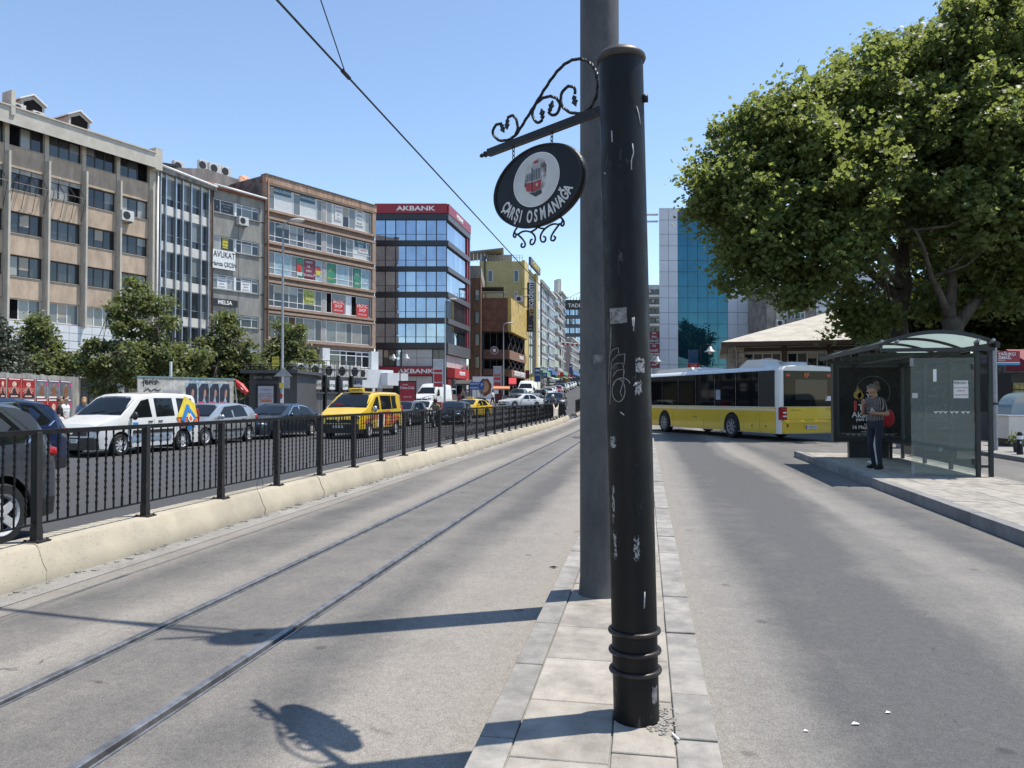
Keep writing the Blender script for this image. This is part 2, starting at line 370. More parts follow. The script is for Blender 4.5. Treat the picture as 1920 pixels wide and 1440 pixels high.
# cream concrete barrier that carries the fence
FX = -5.53
bar = thing('concrete_barrier', 'low cream concrete barrier wall under the black railing along the tram lane', 'barrier')
prof = [(-5.33,0),(-5.325,.10),(-5.365,.16),(-5.42,.31),(-5.455,.335),(-5.78,.335),(-5.82,.30),(-5.84,-.03),(-5.33,-.03)]
segs = {}
y = -2.0; k = 0
while y < 52.5:
    ln = 1.98
    if ln not in segs:
        mb = MB(); mb.prism(prof, 'y', .004, ln-.004); segs[ln] = mb.mesh('barrier_segment', CREAM, 'auto')
    o = ob('barrier_segment', segs[ln], bar, loc=(random.uniform(-.004,.004), y, hz(y)+random.uniform(-.004,.003)))
    o.rotation_euler = (math.atan((hz(y+ln)-hz(y))/ln), 0, random.uniform(-.002,.002)); y += ln; k += 1
# rubble and broken mortar along the foot of the barrier
mb = MB()
for i in range(420):
    yy = random.uniform(1.5, 30) ** 1.0; xx = -5.31 + abs(random.gauss(0, .05)); s = random.uniform(.006, .022)
    a = random.uniform(0, 3); mb.box(-s, s, -s*random.uniform(.6,1.8), s, 0, s*random.uniform(.4,.9), 0, Matrix.Translation((xx, yy, .003)) @ Matrix.Rotation(a, 4, 'Z'))
stuff(tag(mb.build('mortar_crumbs', DIRT), 'grey crumbs of broken mortar along the foot of the concrete barrier', 'rubble'))

# black railing with twisted bars
def twisted_bar(h, r=.0098, n=4, turns=11, seg=30):
    mb = MB(); vs = []
    for i in range(seg+1):
        t = i/seg; tw = 0 if t < .1 or t > .93 else (t-.1)/.83 * turns * PI
        for k in range(n): a = tw + 2*PI*k/n + PI/4; q = r*(1.45 if k % 2 else .95); vs.append((q*math.cos(a), q*math.sin(a), t*h))
    fs = [(i*n+k, i*n+(k+1)%n, (i+1)*n+(k+1)%n, (i+1)*n+k) for i in range(seg) for k in range(n)]
    mb.add(vs, fs); return mb
PITCHP = 1.52; Y1 = 6.03
fen = thing('street_railing', 'long black iron railing with twisted bars on the cream concrete barrier', 'railing', (FX, 0, 0))
ZB, ZT = .335, 1.365
bar_near = twisted_bar(ZT-ZB-.17-.03, seg=84).mesh('twisted_bar', BLACK_IRON, True)
bar_far = twisted_bar(ZT-ZB-.17-.03, seg=10, turns=3).mesh('twisted_bar', BLACK_IRON, True)
RUSTY = M('rusty_black_iron', (.018, .017, .017), .55, 0, .3, 7, .2, 50, col2=(.06, .03, .018), ramp=(.3, .42))
mb = MB(); mb.box(-.033,.033,-.033,.033,.012,ZT-ZB-.02,b=.003); mb.box(-.037,.037,-.037,.037,.012,.13)
post_me = mb.mesh('post', RUSTY)
mb = MB(); mb.box(-.085,.085,-.085,.085,0,.012); 
for a in (-1,1):
    for b in (-1,1): mb.lathe([(.013,.01),(.013,.024),(.006,.028)], 6, 0, Matrix.Translation((a*.062,b*.062,0)))
plate_me = mb.mesh('base_plate', RUSTY)
nb = 0; far_mb = MB()
kmin, kmax = -4, 30
for k in range(kmin, kmax+1):
    y = Y1 + k*PITCHP; z = hz(y)
    p = ob('post', post_me, fen, loc=(0, y, z+ZB)); p.rotation_euler = (random.uniform(-.006,.006), random.uniform(-.008,.008), random.uniform(-.02,.02))
    ob('base_plate', plate_me, p)
    if k == kmax: break
    y2 = y + PITCHP; z2 = hz(y2)
    for (dz, hh, ww) in ((ZT-.045, .045, .026), (ZB+.155, .016, .016)):
            mb = MB()
            vs = [(-ww,y,z+dz),(ww,y,z+dz),(ww,y,z+dz+hh),(-ww,y,z+dz+hh),(-ww,y2,z2+dz),(ww,y2,z2+dz),(ww,y2,z2+dz+hh),(-ww,y2,z2+dz+hh)]
            mb.add(vs, [(0,1,2,3),(7,6,5,4),(0,4,5,1),(1,5,6,2),(2,6,7,3),(3,7,4,0)])
            mb.build('rail', BLACK_IRON, fen)
    for j in range(11):
        t = (j+1)/12; yy = y + PITCHP*t; zz = z + (z2-z)*t + ZB + .165
        if k < 23:
            b = ob('twisted_bar', bar_near if k < 10 else bar_far, fen, loc=(0, yy, zz)); b.rotation_euler = (random.gauss(0,.007), random.gauss(0,.007), random.uniform(0,1)); nb += 1
        else:
            s = twisted_bar(ZT-ZB-.2, seg=8, turns=3); far_mb.add(s.v, s.f, 0, Matrix.Translation((0, yy, zz)))
stuff(far_mb.build('twisted_bar', BLACK_IRON, fen))
# tied wire loop hanging on the railing
mb = MB(); mb.tube([(.02+.01*math.sin(a), 10.05+.07*math.sin(a), .40+.10*math.cos(a)) for a in [i*.35 for i in range(19)]], .003, 5)
tag(mb.build('wire_loop', BLACK_IRON, loc=(FX,0,0)), 'thin black wire loop tied to the bottom rail of the railing', 'wire')
# second stretch of railing farther up the street
fen2 = thing('street_railing', 'short far stretch of black railing beyond the gap, left of the grey pole', 'railing', (FX+.02, 0, 0))
for k in range(5):
    y = 60 + k*1.5; z = hz(y)
    bx('post', BLACK_IRON, fen2, -.03,.03,y-.03,y+.03,z+.2,z+1.25)
    if k < 4:
        for j in range(1, 10): bx('bar', BLACK_IRON, fen2, -.01,.01,y+.15*j-.01,y+.15*j+.01,z+.32,z+1.26)
        bx('rail', BLACK_IRON, fen2, -.025,.025,y,y+1.5,z+1.235,z+1.29); bx('rail', BLACK_IRON, fen2, -.02,.02,y,y+1.5,z+.3,z+.325)
bar2 = thing('concrete_barrier', 'far end piece of cream concrete barrier beyond the gap in the railing', 'barrier')
for k in range(4):
    y = 59.5 + k*1.9
    mb = MB(); mb.prism([(a, b*.7+hz(y)) for a, b in prof], 'y', y, y+1.88); mb.build('barrier_segment', CREAM, bar2)
# dusty banner hung on the end of the railing
mb = MB(); n = 8
for i in range(n+1):
    for j in range(7):
        t = i/n; u = j/6; sag = .5*math.sin(PI*t)*(1-u)*.6
        mb.v.append((.05+.03*math.sin(9*t+3*u), 44.2+t*2.9, ZT-.02-sag-(u*(.95-.55*math.sin(PI*t)*.2))+hz(46)))
for i in range(n):
    for j in range(6): mb.f.append((i*7+j, (i+1)*7+j, (i+1)*7+j+1, i*7+j+1)); mb.m.append(0)
ban = mb.build('hanging_cloth', M('soiled_cloth', (.52,.47,.40), .9, 0, .25, 5), loc=(FX+.06,0,0), smooth=True)
so_ = ban.modifiers.new('s', 'SOLIDIFY'); so_.thickness = .006
tag(ban, 'soiled white cloth banner sagging from the far end of the railing', 'banner')

# raised median strip: granite slabs and kerbs
MZ = .12
med = struct(MB().box(-.74, .305, -4, 31, -.05, MZ-.014).build('median_strip', M('median_mortar', (.26,.245,.22), .95, 0, .2, 6)))
def slabrow(parent, xa, xb, y0, y1, lens, m, z, gap=.004, dz=.003, h=.05, name='slab', b=.004):
    y = y0
    while y < y1:
        ln = random.choice(lens)
        mb = MB(); xm = (xa+xb)/2; mb.box(xa+gap-xm, xb-gap-xm, 0, ln-gap*1.6, -h, 0, b=b)
        o = mb.build(name, m, parent, loc=(xm, y, z+random.uniform(-dz, dz))); o.rotation_euler = (random.uniform(-.003,.003), random.uniform(-.004,.004), 0)
        y += ln
slabrow(med, -.752, -.585, -1.0, 30.9, (.8, .95, .7), STONE2, MZ, name='kerb_stone', h=.17)
slabrow(med, -.585, -.155, -1.0, 22, (.58, .62), STONE, MZ)
slabrow(med, -.155, .125, -1.0, 22, (.58, .66), STONE, MZ)
slabrow(med, .125, .318, -1.0, 30.9, (.46, .52, .62), STONE2, MZ, dz=.005, name='kerb_stone', h=.17)
bx('slab', STONE, med, -.583, .123, 22, 30.9, .02, MZ)

# bus platform: slabs with a kerb
PX0, PX1, PZ = 4.18, 6.63, .165
plat = struct(MB().box(PX0+.02, PX1-.02, -6, 21.9, -.05, PZ-.014).build('bus_platform', MATS['median_mortar']))
KST = M('dark_kerb_stone', (.20, .198, .195), .8, 0, .2, 3, .25, 90, rnd=.12)
slabrow(plat, PX0, PX0+.16, -2, 21.9, (.98,), KST, PZ, h=.24, name='kerb_stone')
slabrow(plat, PX1-.16, PX1, -2, 21.9, (.98,), STONE2, PZ, h=.24, name='kerb_stone')
for i in range(5): slabrow(plat, PX0+.16+i*.426, PX0+.16+(i+1)*.426, -1+.2*(i%2), 21.3, (.62, .6), STONE, PZ)
slabrow(plat, PX0+.16, PX1-.16, 21.3, 21.9, (.6,), STONE, PZ)
# pavement on the far right
mb = MB(); mb.box(9.85, 60, -6, 30, -.05, .12); rp = struct(mb.build('right_pavement', PAVE))
for i in range(36): bx('kerb_stone', KST, rp, 9.68, 9.846, -6+i, -6+i+.99, -.05, .123)
# litter and loose bits near the poles
LIT = M('litter_white', (.7,.7,.68), .8)
for (x, y, s, lab, m) in ((1506,1366,.014,'white scrap of paper on the right lane, nearest the camera', LIT), (1598,1353,.022,'second white paper scrap on the right lane',LIT),(1659,1332,.016,'small white paper scrap at far right of the lane',LIT)):
    d = FPX*EYE/(y-748); p = rd(x, d)
    mb = MB(); mb.poly([(-s,-s*.4,.002),(s*.7,-s*.5,.006),(s,s*.3,.002),(-s*.2,s*.6,.008)])
    tag(mb.build('paper_scrap', m, loc=(p.x,p.y,.002)), lab, 'litter')
p = rd(1037, FPX*EYE/(1063-748))
mb = MB(); mb.poly([(-.05,0,.003),(0,-.015,.02),(.05,.005,.004),(.01,.02,.012)]); mb.poly([(-.02,-.01,.004),(.02,-.04,.015),(.03,.0,.006)])
tag(mb.build('dry_leaf', M('dry_leaf', (.05,.035,.02), .9), loc=(p.x,p.y,.002)), 'dry brown leaf lying on the tram lane beside the median', 'leaf')
mb = MB(); mb.lathe([(.006,0),(.006,.07)], 8, 0, Matrix.Translation((.115,3.50,MZ+.008)) @ Matrix.Rotation(R(88),4,'X') @ Matrix.Rotation(.4,4,'Y'))
tag(mb.build('cigarette_end', LIT), 'white cigarette end lying at the foot of the black sign pole', 'litter')
mb = MB()
for i in range(140):
    a = random.uniform(-1.2, 1.6); rr = .11 + abs(random.gauss(0, .045)); s = random.uniform(.003, .008)
    mb.box(-s,s,-s,s,0,s*.8,0, Matrix.Translation((-.04+rr*math.cos(a), 3.66+rr*math.sin(a), MZ)) @ Matrix.Rotation(a*3,4,'Z'))
stuff(tag(mb.build('mortar_crumbs', MATS['cement_strip']), 'crumbled mortar on the slabs beside the black sign pole base', 'rubble'))
# ================================================================== the two poles, the hanging sign, wires
def worn_black(name, base, scuff, amount=(.62,.70), scale=14, rough=.34):
    m = bpy.data.materials.new(name); m.use_nodes = True; MATS[name] = m
    n = m.node_tree.nodes; l = m.node_tree.links; p = n['Principled BSDF']; p.inputs['Specular IOR Level'].default_value = .28
    g = n.new('ShaderNodeTexCoord').outputs['Object']
    mp = n.new('ShaderNodeMapping'); mp.inputs['Scale'].default_value = (1,1,.45); l.new(g, mp.inputs[0])
    a = n.new('ShaderNodeTexNoise'); a.inputs['Scale'].default_value = scale; a.inputs['Detail'].default_value = 10; a.inputs['Roughness'].default_value = .78; l.new(mp.outputs[0], a.inputs['Vector'])
    big = n.new('ShaderNodeTexNoise'); big.inputs['Scale'].default_value = 2.2; big.inputs['Detail'].default_value = 3; l.new(g, big.inputs['Vector'])
    ad = n.new('ShaderNodeMath'); ad.operation = 'MULTIPLY_ADD'; ad.inputs[1].default_value = .35; l.new(big.outputs[0], ad.inputs[0])
    s2 = n.new('ShaderNodeMath'); s2.operation = 'MULTIPLY'; s2.inputs[1].default_value = .72; l.new(a.outputs[0], s2.inputs[0]); l.new(s2.outputs[0], ad.inputs[2])
    cr = n.new('ShaderNodeValToRGB'); cr.color_ramp.elements[0].position = amount[0]; cr.color_ramp.elements[1].position = amount[1]
    cr.color_ramp.elements[0].color = (*base,1); cr.color_ramp.elements[1].color = (*scuff,1); l.new(ad.outputs[0], cr.inputs[0])
    l.new(cr.outputs[0], p.inputs['Base Color'])
    rr = n.new('ShaderNodeMapRange'); rr.inputs['To Min'].default_value = rough; rr.inputs['To Max'].default_value = .75; l.new(a.outputs[0], rr.inputs['Value'])
    rr.inputs['From Min'].default_value = .35; rr.inputs['From Max'].default_value = .75; l.new(rr.outputs[0], p.inputs['Roughness'])
    b = n.new('ShaderNodeBump'); b.inputs['Strength'].default_value = .12; b.inputs['Distance'].default_value = .01; l.new(a.outputs[0], b.inputs['Height'])
    w2 = n.new('ShaderNodeTexNoise'); w2.inputs['Scale'].default_value = 6; w2.inputs['Detail'].default_value = 3; l.new(mp.outputs[0], w2.inputs['Vector'])
    b2 = n.new('ShaderNodeBump'); b2.inputs['Strength'].default_value = .35; b2.inputs['Distance'].default_value = .02; l.new(w2.outputs[0], b2.inputs['Height']); l.new(b.outputs[0], b2.inputs['Normal']); l.new(b2.outputs[0], p.inputs['Normal'])
    return m
POLE_BLACK = worn_black('scuffed_black_paint', (.0055,.0055,.0062), (.12,.115,.11), (.625,.70), 18, .3)
POLE_GREY = worn_black('weathered_grey_steel', (.060,.062,.064), (.115,.115,.112), (.40,.66), 10, .5)

# grey tram mast behind
GPX, GPY = -.352, 5.95
gpole = thing('tram_mast', 'thick weathered grey tram mast standing behind the black sign pole', 'pole', (GPX, GPY, .112))
mb = MB(); mb.lathe([(.178,0),(.172,.02),(.165,.12),(.163,.13),(.157,3),(.150,6.6)], 40); mb.build('shaft', POLE_GREY, gpole, 'auto')
mb = MB(); mb.tube([(0,0,6.3),(-3.6,.45,6.25)], .03, 8); mb.tube([(0,0,5.7),(-1.2,.16,6.24)], .018, 6); mb.build('cantilever_arm', GALV, gpole, True)
mb = MB(); mb.lathe([(.18,6.2),(.18,6.4)], 24); mb.build('clamp', GALV, gpole)
# oval board high on the mast, above the picture
mb = MB(); e = [(.33*math.cos(a), .20*math.sin(a)) for a in [2*PI*i/28 for i in range(28)]]
mb.prism(e, 'y', -.015, .015, 0, Matrix.Translation((-.48,-.2,5.08)) @ Matrix.Rotation(.45,4,'Z')); mb.build('oval_board', BLACK_IRON, gpole)
mb = MB(); mb.tube([(0,0,5.32),(-.95,-.33,5.32)], .018, 6); mb.tube([(-.45,-.16,5.32),(-.45,-.17,5.25)], .006, 5); mb.build('board_arm', BLACK_IRON, gpole)

# black sign pole in front, leaning a little
BX, BY = -.047, 3.66
bpole = thing('sign_pole', 'black painted iron sign pole with three rings at its foot, in the foreground', 'pole', (BX, BY, .112))
bpole.rotation_euler = (R(-.5), R(-1.2), 0)
PH = 3.21
mb = MB(); mb.lathe([(.1085,0),(.1085,PH)], 48); mb.build('shaft', POLE_BLACK, bpole, 'auto')
mb = MB(); mb.lathe([(.105,PH-.02),(.118,PH-.012),(.123,PH),(.120,PH+.012),(.10,PH+.032),(.06,PH+.05),(.02,PH+.056),(.0,PH+.057)], 48); mb.build('cap', M('pole_cap', (.055,.048,.042), .5, .3, .3, 12), bpole, True)
for i, z in enumerate((.428,.335,.243)):
    mb = MB(); n1, n2 = 44, 10
    for a in range(n1):
        for b in range(n2):
            t = 2*PI*a/n1; q = 2*PI*b/n2; rr = .1135 + .0135*math.cos(q); mb.v.append((rr*math.cos(t), rr*math.sin(t), z + .0125*math.sin(q)))
    for a in range(n1):
        for b in range(n2): mb.f.append((a*n2+b, ((a+1)%n1)*n2+b, ((a+1)%n1)*n2+(b+1)%n2, a*n2+(b+1)%n2)); mb.m.append(0)
    mb.build('ring', M('bare_ring_iron', (.035,.030,.027), .4, .5, .4, 14), bpole, True)
# stickers and scratched letters lying on the paint
def on_pole(ang, z, r=.1095): return (r*math.sin(ang), -r*math.cos(ang), z)
VIEW = math.atan2(-BX*0 + .0, 1)          # angle 0 faces the camera side (-Y)
def patch(a0, a1, z0, z1, m, name, rag=.0, r=.1093, n=10):
    mb = MB()
    for i in range(n+1):
        for j in range(n+1):
            a = a0+(a1-a0)*i/n; z = z0+(z1-z0)*j/n
            if rag and (i in (0,n) or j in (0,n)): a += random.uniform(-rag,rag)*(a1-a0); z += random.uniform(-rag,rag)*(z1-z0)
            mb.v.append(on_pole(a, z, r))
    for i in range(n):
        for j in range(n): mb.f.append((i*(n+1)+j, (i+1)*(n+1)+j, (i+1)*(n+1)+j+1, i*(n+1)+j+1)); mb.m.append(0)
    return mb.build(name, m, bpole, True)
STK = M('torn_sticker_grey', (.22,.215,.205), .9, 0, .5, 55, coord='obj')
STK2 = M('torn_sticker_flaked', (.34,.33,.32), .9, 0, .6, 75, coord='obj', col2=(.02,.02,.02), ramp=(.44,.52))
def pz(y): return 1.65 + (748-y)*3.55/FPX - .112
patch(-.80,.02, pz(606), pz(577), STK, 'sticker', .02)
patch(.35,.80, pz(699), pz(672), STK2, 'sticker', .05)
patch(-.98,-.62, pz(838), pz(818), STK2, 'sticker', .12)
patch(.30,.62, pz(738), pz(716), STK2, 'sticker', .2)
patch(-.95,-.80, pz(975), pz(915), STK2, 'sticker', .2)
patch(-.90,-.72, pz(1042), pz(1000), STK2, 'sticker', .2)
patch(.10,.32, pz(1045), pz(1005), STK2, 'sticker', .2)
patch(.78,1.15, pz(1312), pz(1282), M('bare_grey_patch', (.16,.155,.15), .9, 0, .4, 40, coord='obj'), 'worn_patch', .1)
GRAF = M('scratched_line', (.20,.19,.18), .7, 0, .3, 60, coord='obj')
def px2a(x, y): # photo pixel on the pole to angle
    c = 1126+41 + (y-130)/(1340-130)*21
    return math.asin(max(-.98, min(.98, (x-c)/42.5)))
def graf(pts, w=.0028, m=GRAF):
    mb = MB(); P = []
    for (x, y) in pts: P.append(on_pole(px2a(x, y), pz(y), .1093))
    mb.tube(P, w, 5); mb.build('scratched_mark', m, bpole, True)
def arc(cx, cy, rx, ry, a0, a1, n=14): return [(cx+rx*math.cos(R(a0+(a1-a0)*i/n)), cy+ry*math.sin(R(a0+(a1-a0)*i/n))) for i in range(n+1)]
graf([(1147,612),(1146,640),(1143,680),(1141,720)])
graf([(1142,667),(1150,655),(1160,652),(1161,664)])
graf([(1149,675),(1158,666),(1172,664),(1171,684)])
graf([(1147,690),(1156,681),(1168,681),(1171,700)])
graf([(1149,705),(1158,694),(1170,693),(1169,712)])
graf([(1147,676),(1146,700),(1145,730),(1144,757)])
graf(arc(1160,732,12,21,0,360,22)); graf([(1170,712),(1163,735),(1166,744)]); graf(arc(1166,722,15,13,180,350))
WH = M('white_scrape', (.42,.42,.42), .8, 0, .3, 60, coord='obj')
for pts in ([(1188,268),(1190,285),(1186,300),(1186,318)], [(1196,195),(1200,210),(1203,228)], [(1150,240),(1151,262)], [(1189,596),(1188,622)], [(1186,597),(1187,612)], [(1205,1105),(1204,1135)], [(1163,772),(1170,778)], [(1187,724),(1193,719)], [(1135,315),(1138,318)]):
    graf(pts, .003, WH)
# small curved glyph plate and stickers on the grey mast
def mastpatch(x0, x1, y0, y1, m):
    mb = MB(); n = 5
    for i in range(n+1):
        for j in range(n+1):
            x = x0+(x1-x0)*i/n; y = y0+(y1-y0)*j/n; a = math.asin(max(-.99,min(.99,(x-1127)/38.5)))
            z = 1.65+(748-y)*5.8/FPX-.112
            if i in (0,n) or j in (0,n): a += random.uniform(-.02,.02); z += random.uniform(-.01,.01)
            mb.v.append((.1595*math.sin(a), -.1595*math.cos(a), z))
    for i in range(n):
        for j in range(n): mb.f.append((i*(n+1)+j,(i+1)*(n+1)+j,(i+1)*(n+1)+j+1,i*(n+1)+j+1)); mb.m.append(0)
    mb.build('sticker', m, gpole, True)
mastpatch(1117,1134,681,667,M('torn_paper_grey', (.17,.165,.16), .9, 0, .5, 30, coord='obj'))
mastpatch(1117,1130,748,738,MATS['torn_sticker_flaked']); mastpatch(1110,1116,765,755,MATS['torn_sticker_flaked'])

# wrought-iron arm with scrolls, and the oval board hanging from it
AZ = 3.115
arm = thing('sign_bracket', 'black wrought-iron bracket arm with twisted scrolls on the sign pole', 'bracket', (BX-.045, BY+.03, AZ))
AD = Vector((-.79, .613, 0)).normalized(); arm.rotation_euler = (0, 0, math.atan2(AD.y, AD.x))
mb = MB(); mb.box(-.02,1.04,-.017,.017,-.020,.020); mb.build('bar', BLACK_IRON, arm)
mb = MB(); mb.lathe([(.006,0),(.017,.004),(.011,.012),(.019,.03),(.011,.045),(.009,.055),(.013,.062),(.009,.075),(.002,.08)], 14, 0, Matrix.Translation((1.04,0,0)) @ Matrix.Rotation(PI/2,4,'Y')); mb.build('finial', BLACK_IRON, arm, True)
mb = MB(); mb.tube([(.100,-.02,3.0),(.128,-.02,3.0)], .02, 10); mb.build('clamp_nut', BLACK_IRON, bpole, True)
mb = MB(); mb.box(-.03,.10,-.022,.022,-.032,.032); mb.lathe([(.012,-.03),(.012,.03)], 8, 0, Matrix.Translation((.03,0,0)) @ Matrix.Rotation(PI/2,4,'X')); mb.build('arm_socket', BLACK_IRON, arm)
# scroll curves in the (s, z) plane; s along the arm from the pole, z above the bar
def twist(path, r=.0085, seg=4, n=6):
    P = [Vector((s, 0, z)) for s, z in path]; L = [0]
    for a, b in zip(P[:-1], P[1:]): L.append(L[-1] + (b-a).length)
    N = max(12, int(L[-1]/.012)); Q = []
    for i in range(N+1):
        t = L[-1]*i/N; k = max(j for j in range(len(L)) if L[j] <= t+1e-9); k = min(k, len(P)-2)
        Q.append(P[k].lerp(P[k+1], (t-L[k])/max(1e-9, L[k+1]-L[k])))
    mb = MB(); vs = []
    for i, q in enumerate(Q):
        t = (Q[min(i+1,N)]-Q[max(i-1,0)]).normalized(); u = Vector((0,1,0)); w = t.cross(u); tw = i*.4
        for k in range(n):
            a = tw + 2*PI*k/n; vs.append(tuple(q + (u*math.cos(a)+w*math.sin(a))*r*(1.12 if k % 2 else .88)))
    mb.add(vs, [(i*n+k, i*n+(k+1)%n, (i+1)*n+(k+1)%n, (i+1)*n+k) for i in range(N) for k in range(n)]); return mb
def smooth_pts(pts, it=3):
    for _ in range(it):
        q = [pts[0]]
        for a, b in zip(pts[:-1], pts[1:]): q += [(a[0]*.75+b[0]*.25, a[1]*.75+b[1]*.25), (a[0]*.25+b[0]*.75, a[1]*.25+b[1]*.75)]
        pts = q + [pts[-1]]
    return pts
def leaf(mb, s, z, ang, k=1.0):
    pts = [(0,0),(.012,.012),(.006,.02),(.017,.032),(.008,.04),(.002,.056),(-.008,.042),(-.016,.034),(-.007,.022),(-.012,.012)]
    c, q = math.cos(ang), math.sin(ang); mb.prism([(s+(a*c-b*q)*k, z+(a*q+b*c)*k) for a, b in pts], 'y', -.006, .006)
# s,z read from the photo by foreshortening along the arm
def ap(x, y):
    u = (x-960)/FPX; O = Vector((BX-.045, BY+.03, 0))
    r0 = O.dot(RGT); d0 = O.dot(FWD); ar = AD.dot(RGT); ad = AD.dot(FWD)
    s = (u*d0 - r0)/(ar - u*ad); d = d0 + ad*s
    return (s, EYE + (748-y)*d/FPX - AZ)
main = smooth_pts([ap(*p) for p in [(1082,209),(1100,207),(1117,187),(1124,155),(1117,120),(1096,104),(1072,106),(1050,122),(1028,152),(1005,190),(980,230),(968,250),(953,260),(935,261),(924,250),(924,238),(931,229),(940,228)]])
twist(main).build('scroll', BLACK_IRON, arm)
twist(smooth_pts([ap(*p) for p in [(1004,192),(1016,180),(1032,175),(1046,180),(1052,194),(1047,208),(1037,213),(1029,207)]])).build('scroll', BLACK_IRON, arm)
twist(smooth_pts([ap(*p) for p in [(1005,190),(998,205),(1000,220),(1009,228),(1017,221)]])).build('scroll', BLACK_IRON, arm)
twist(smooth_pts([ap(*p) for p in [(1082,209),(1066,206),(1054,195),(1051,178),(1058,162),(1070,155),(1081,162),(1078,172)]])).build('scroll', BLACK_IRON, arm)
twist(smooth_pts([ap(*p) for p in [(966,252),(972,236),(968,218),(960,211),(952,217)]])).build('scroll', BLACK_IRON, arm)
for (x, y, a) in ((940,228,PI*.9),(952,218,PI*1.05),(1018,220,-.1),(1030,207,.5),(1077,174,PI*.95)):
    s, z = ap(x, y); mb = MB(); leaf(mb, s, z-.0, a, 1.15); mb.build('iron_leaf', BLACK_IRON, arm)

board = thing('hanging_sign', 'oval black sign with red tram picture reading ÇARŞI OSMANAĞA, hanging from the bracket', 'sign', tuple(Vector((BX-.045, BY+.03, 0)) + AD*.62) , math.atan2(AD.y, AD.x) + PI)
SZ = 2.825; board.location.z = SZ
# local: x to the right as read, facing -y
SIGN_BLACK = M('sign_black', (.005,.0055,.009), .35, 0, .15, 3, spec=.22)
def ell(a, b, n=64): return [(a*math.cos(2*PI*i/n), b*math.sin(2*PI*i/n)) for i in range(n)]
mb = MB(); mb.prism(ell(.352,.222), 'y', -.014, .014); 
prof = ell(.352,.222); n = len(prof)
mb2 = MB()
for (k, yy) in ((1.0,.02),(1.02,0),(1.0,-.022),(.965,-.022),(.955,-.014)):
    mb2.v += [(x*k, yy, z*k) for x, z in prof]
for r_ in range(4):
    for i in range(n): mb2.f.append((r_*n+i, r_*n+(i+1)%n, (r_+1)*n+(i+1)%n, (r_+1)*n+i)); mb2.m.append(0)
bo = mb.build('board', SIGN_BLACK, board); mb2.build('raised_rim', BLACK_IRON, board, True)
PIC = M('picture_cream', (.56,.555,.53), .45, 0, .1, 6)
RIMP = M('picture_rim', (.80,.80,.78), .45, 0, .05, 6)
mb = MB(); mb.prism(ell(.183,.148,48), 'y', -.0155, -.0142); o = mb.build('picture_rim', RIMP, board); o.location = (0,0,.035)
mb = MB(); mb.prism(ell(.178,.143,48), 'y', -.0168, -.0157); o = mb.build('picture_ground', PIC, board); o.location = (0,0,.035)
def flat(name, m, pts, y, par=board, dz=.035, dx=0):
    mb = MB(); mb.prism([(a+dx, b+dz) for a, b in pts], 'y', y-.0006, y); return mb.build(name, m, par)
SMUDGE = M('picture_smudge', (.56,.555,.53), .6, 0, .2, 16, col2=(.075,.035,.045), ramp=(.40,.62), coord='obj')
flat('picture_backdrop', SMUDGE, [(-.09,-.02),(-.085,.04),(-.05,.095),(.02,.115),(.065,.10),(.085,.06),(.08,-.02),(.075,-.05),(.03,-.07),(-.02,-.085),(-.06,-.055)], -.0170)
TRED = M('tram_red', (.34,.022,.025), .45, 0, .2, 20); TDARK = M('tram_dark', (.02,.018,.02), .5); TGREY = M('tram_grey', (.42,.42,.42), .5, 0, .2, 10); TGLASS = M('tram_glass', (.10,.11,.13), .4, 0, .4, 20)
flat('tram_shadow', TDARK, [(-.055,-.062),(.0,-.095),(.05,-.085),(.045,-.06),(.0,-.07)], -.0178)
flat('tram_flank', TRED, [(-.075,-.05),(-.025,-.062),(-.025,-.01),(-.075,-.005)], -.0180)
flat('tram_flank_windows', TGREY, [(-.075,-.004),(-.025,-.009),(-.025,.06),(-.068,.045)], -.0180)
for i in range(3): flat('tram_window', TGLASS, [(-.071+i*.015,.0),(-.060+i*.015,.0),(-.060+i*.015,.044),(-.071+i*.015,.042)], -.0188)
flat('tram_front', TRED, [(-.025,-.066),(.043,-.056),(.045,-.008),(-.025,-.012)], -.0186)
flat('tram_front_windows', TGREY, [(-.025,-.011),(.045,-.007),(.04,.075),(-.02,.075)], -.0186)
for i in range(3): flat('tram_window', TGLASS, [(-.019+i*.021,-.002),(-.004+i*.021,-.002),(-.004+i*.021,.058),(-.019+i*.021,.058)], -.0194)
flat('tram_roof', TGREY, [(-.03,.076),(.045,.076),(.035,.088),(-.02,.088)], -.0190)
flat('tram_number', TRED, [(-.012,.089),(.02,.089),(.02,.105),(-.012,.105)], -.0190)
flat('tram_stripe', TDARK, [(-.03,-.06),(-.022,-.062),(-.022,.07),(-.028,.07)], -.0192)
mb = MB(); mb.lathe([(.009,0),(.009,.001)], 14, 0, Matrix.Translation((.014,-.0192,.035-.030)) @ Matrix.Rotation(PI/2,4,'X')); mb.build('tram_headlamp', TGREY, board)
SGREY = M('sign_letter_grey', (.62,.62,.60), .45, 0, .15, 20)
word = 'ÇARŞI OSMANAĞA'
# letters along the lower rim
wd = {'I': .55, ' ': .75, 'M': 1.25}
tot = sum(wd.get(c, 1) for c in word); acc = 0
for c in word:
    w = wd.get(c, 1); t = (acc + w/2)/tot; acc += w
    if c == ' ': continue
    a = R(-163) + R(146)*t
    ex, ez = .268*math.cos(a), .160*math.sin(a)*1.0 - .008
    nx, nz = math.cos(a)/.262, math.sin(a)/.172; tang = math.atan2(nx, -nz)
    o = text(c, .094, SGREY, board, Matrix.Translation((ex, -.0162, ez)) @ Matrix.Rotation(-tang if False else 0, 4, 'Y') @ Matrix.Rotation(PI/2,4,'X') @ Matrix.Rotation(tang,4,'Z'), 'letter', depth=.0015, sx=.60, bold=.0026)
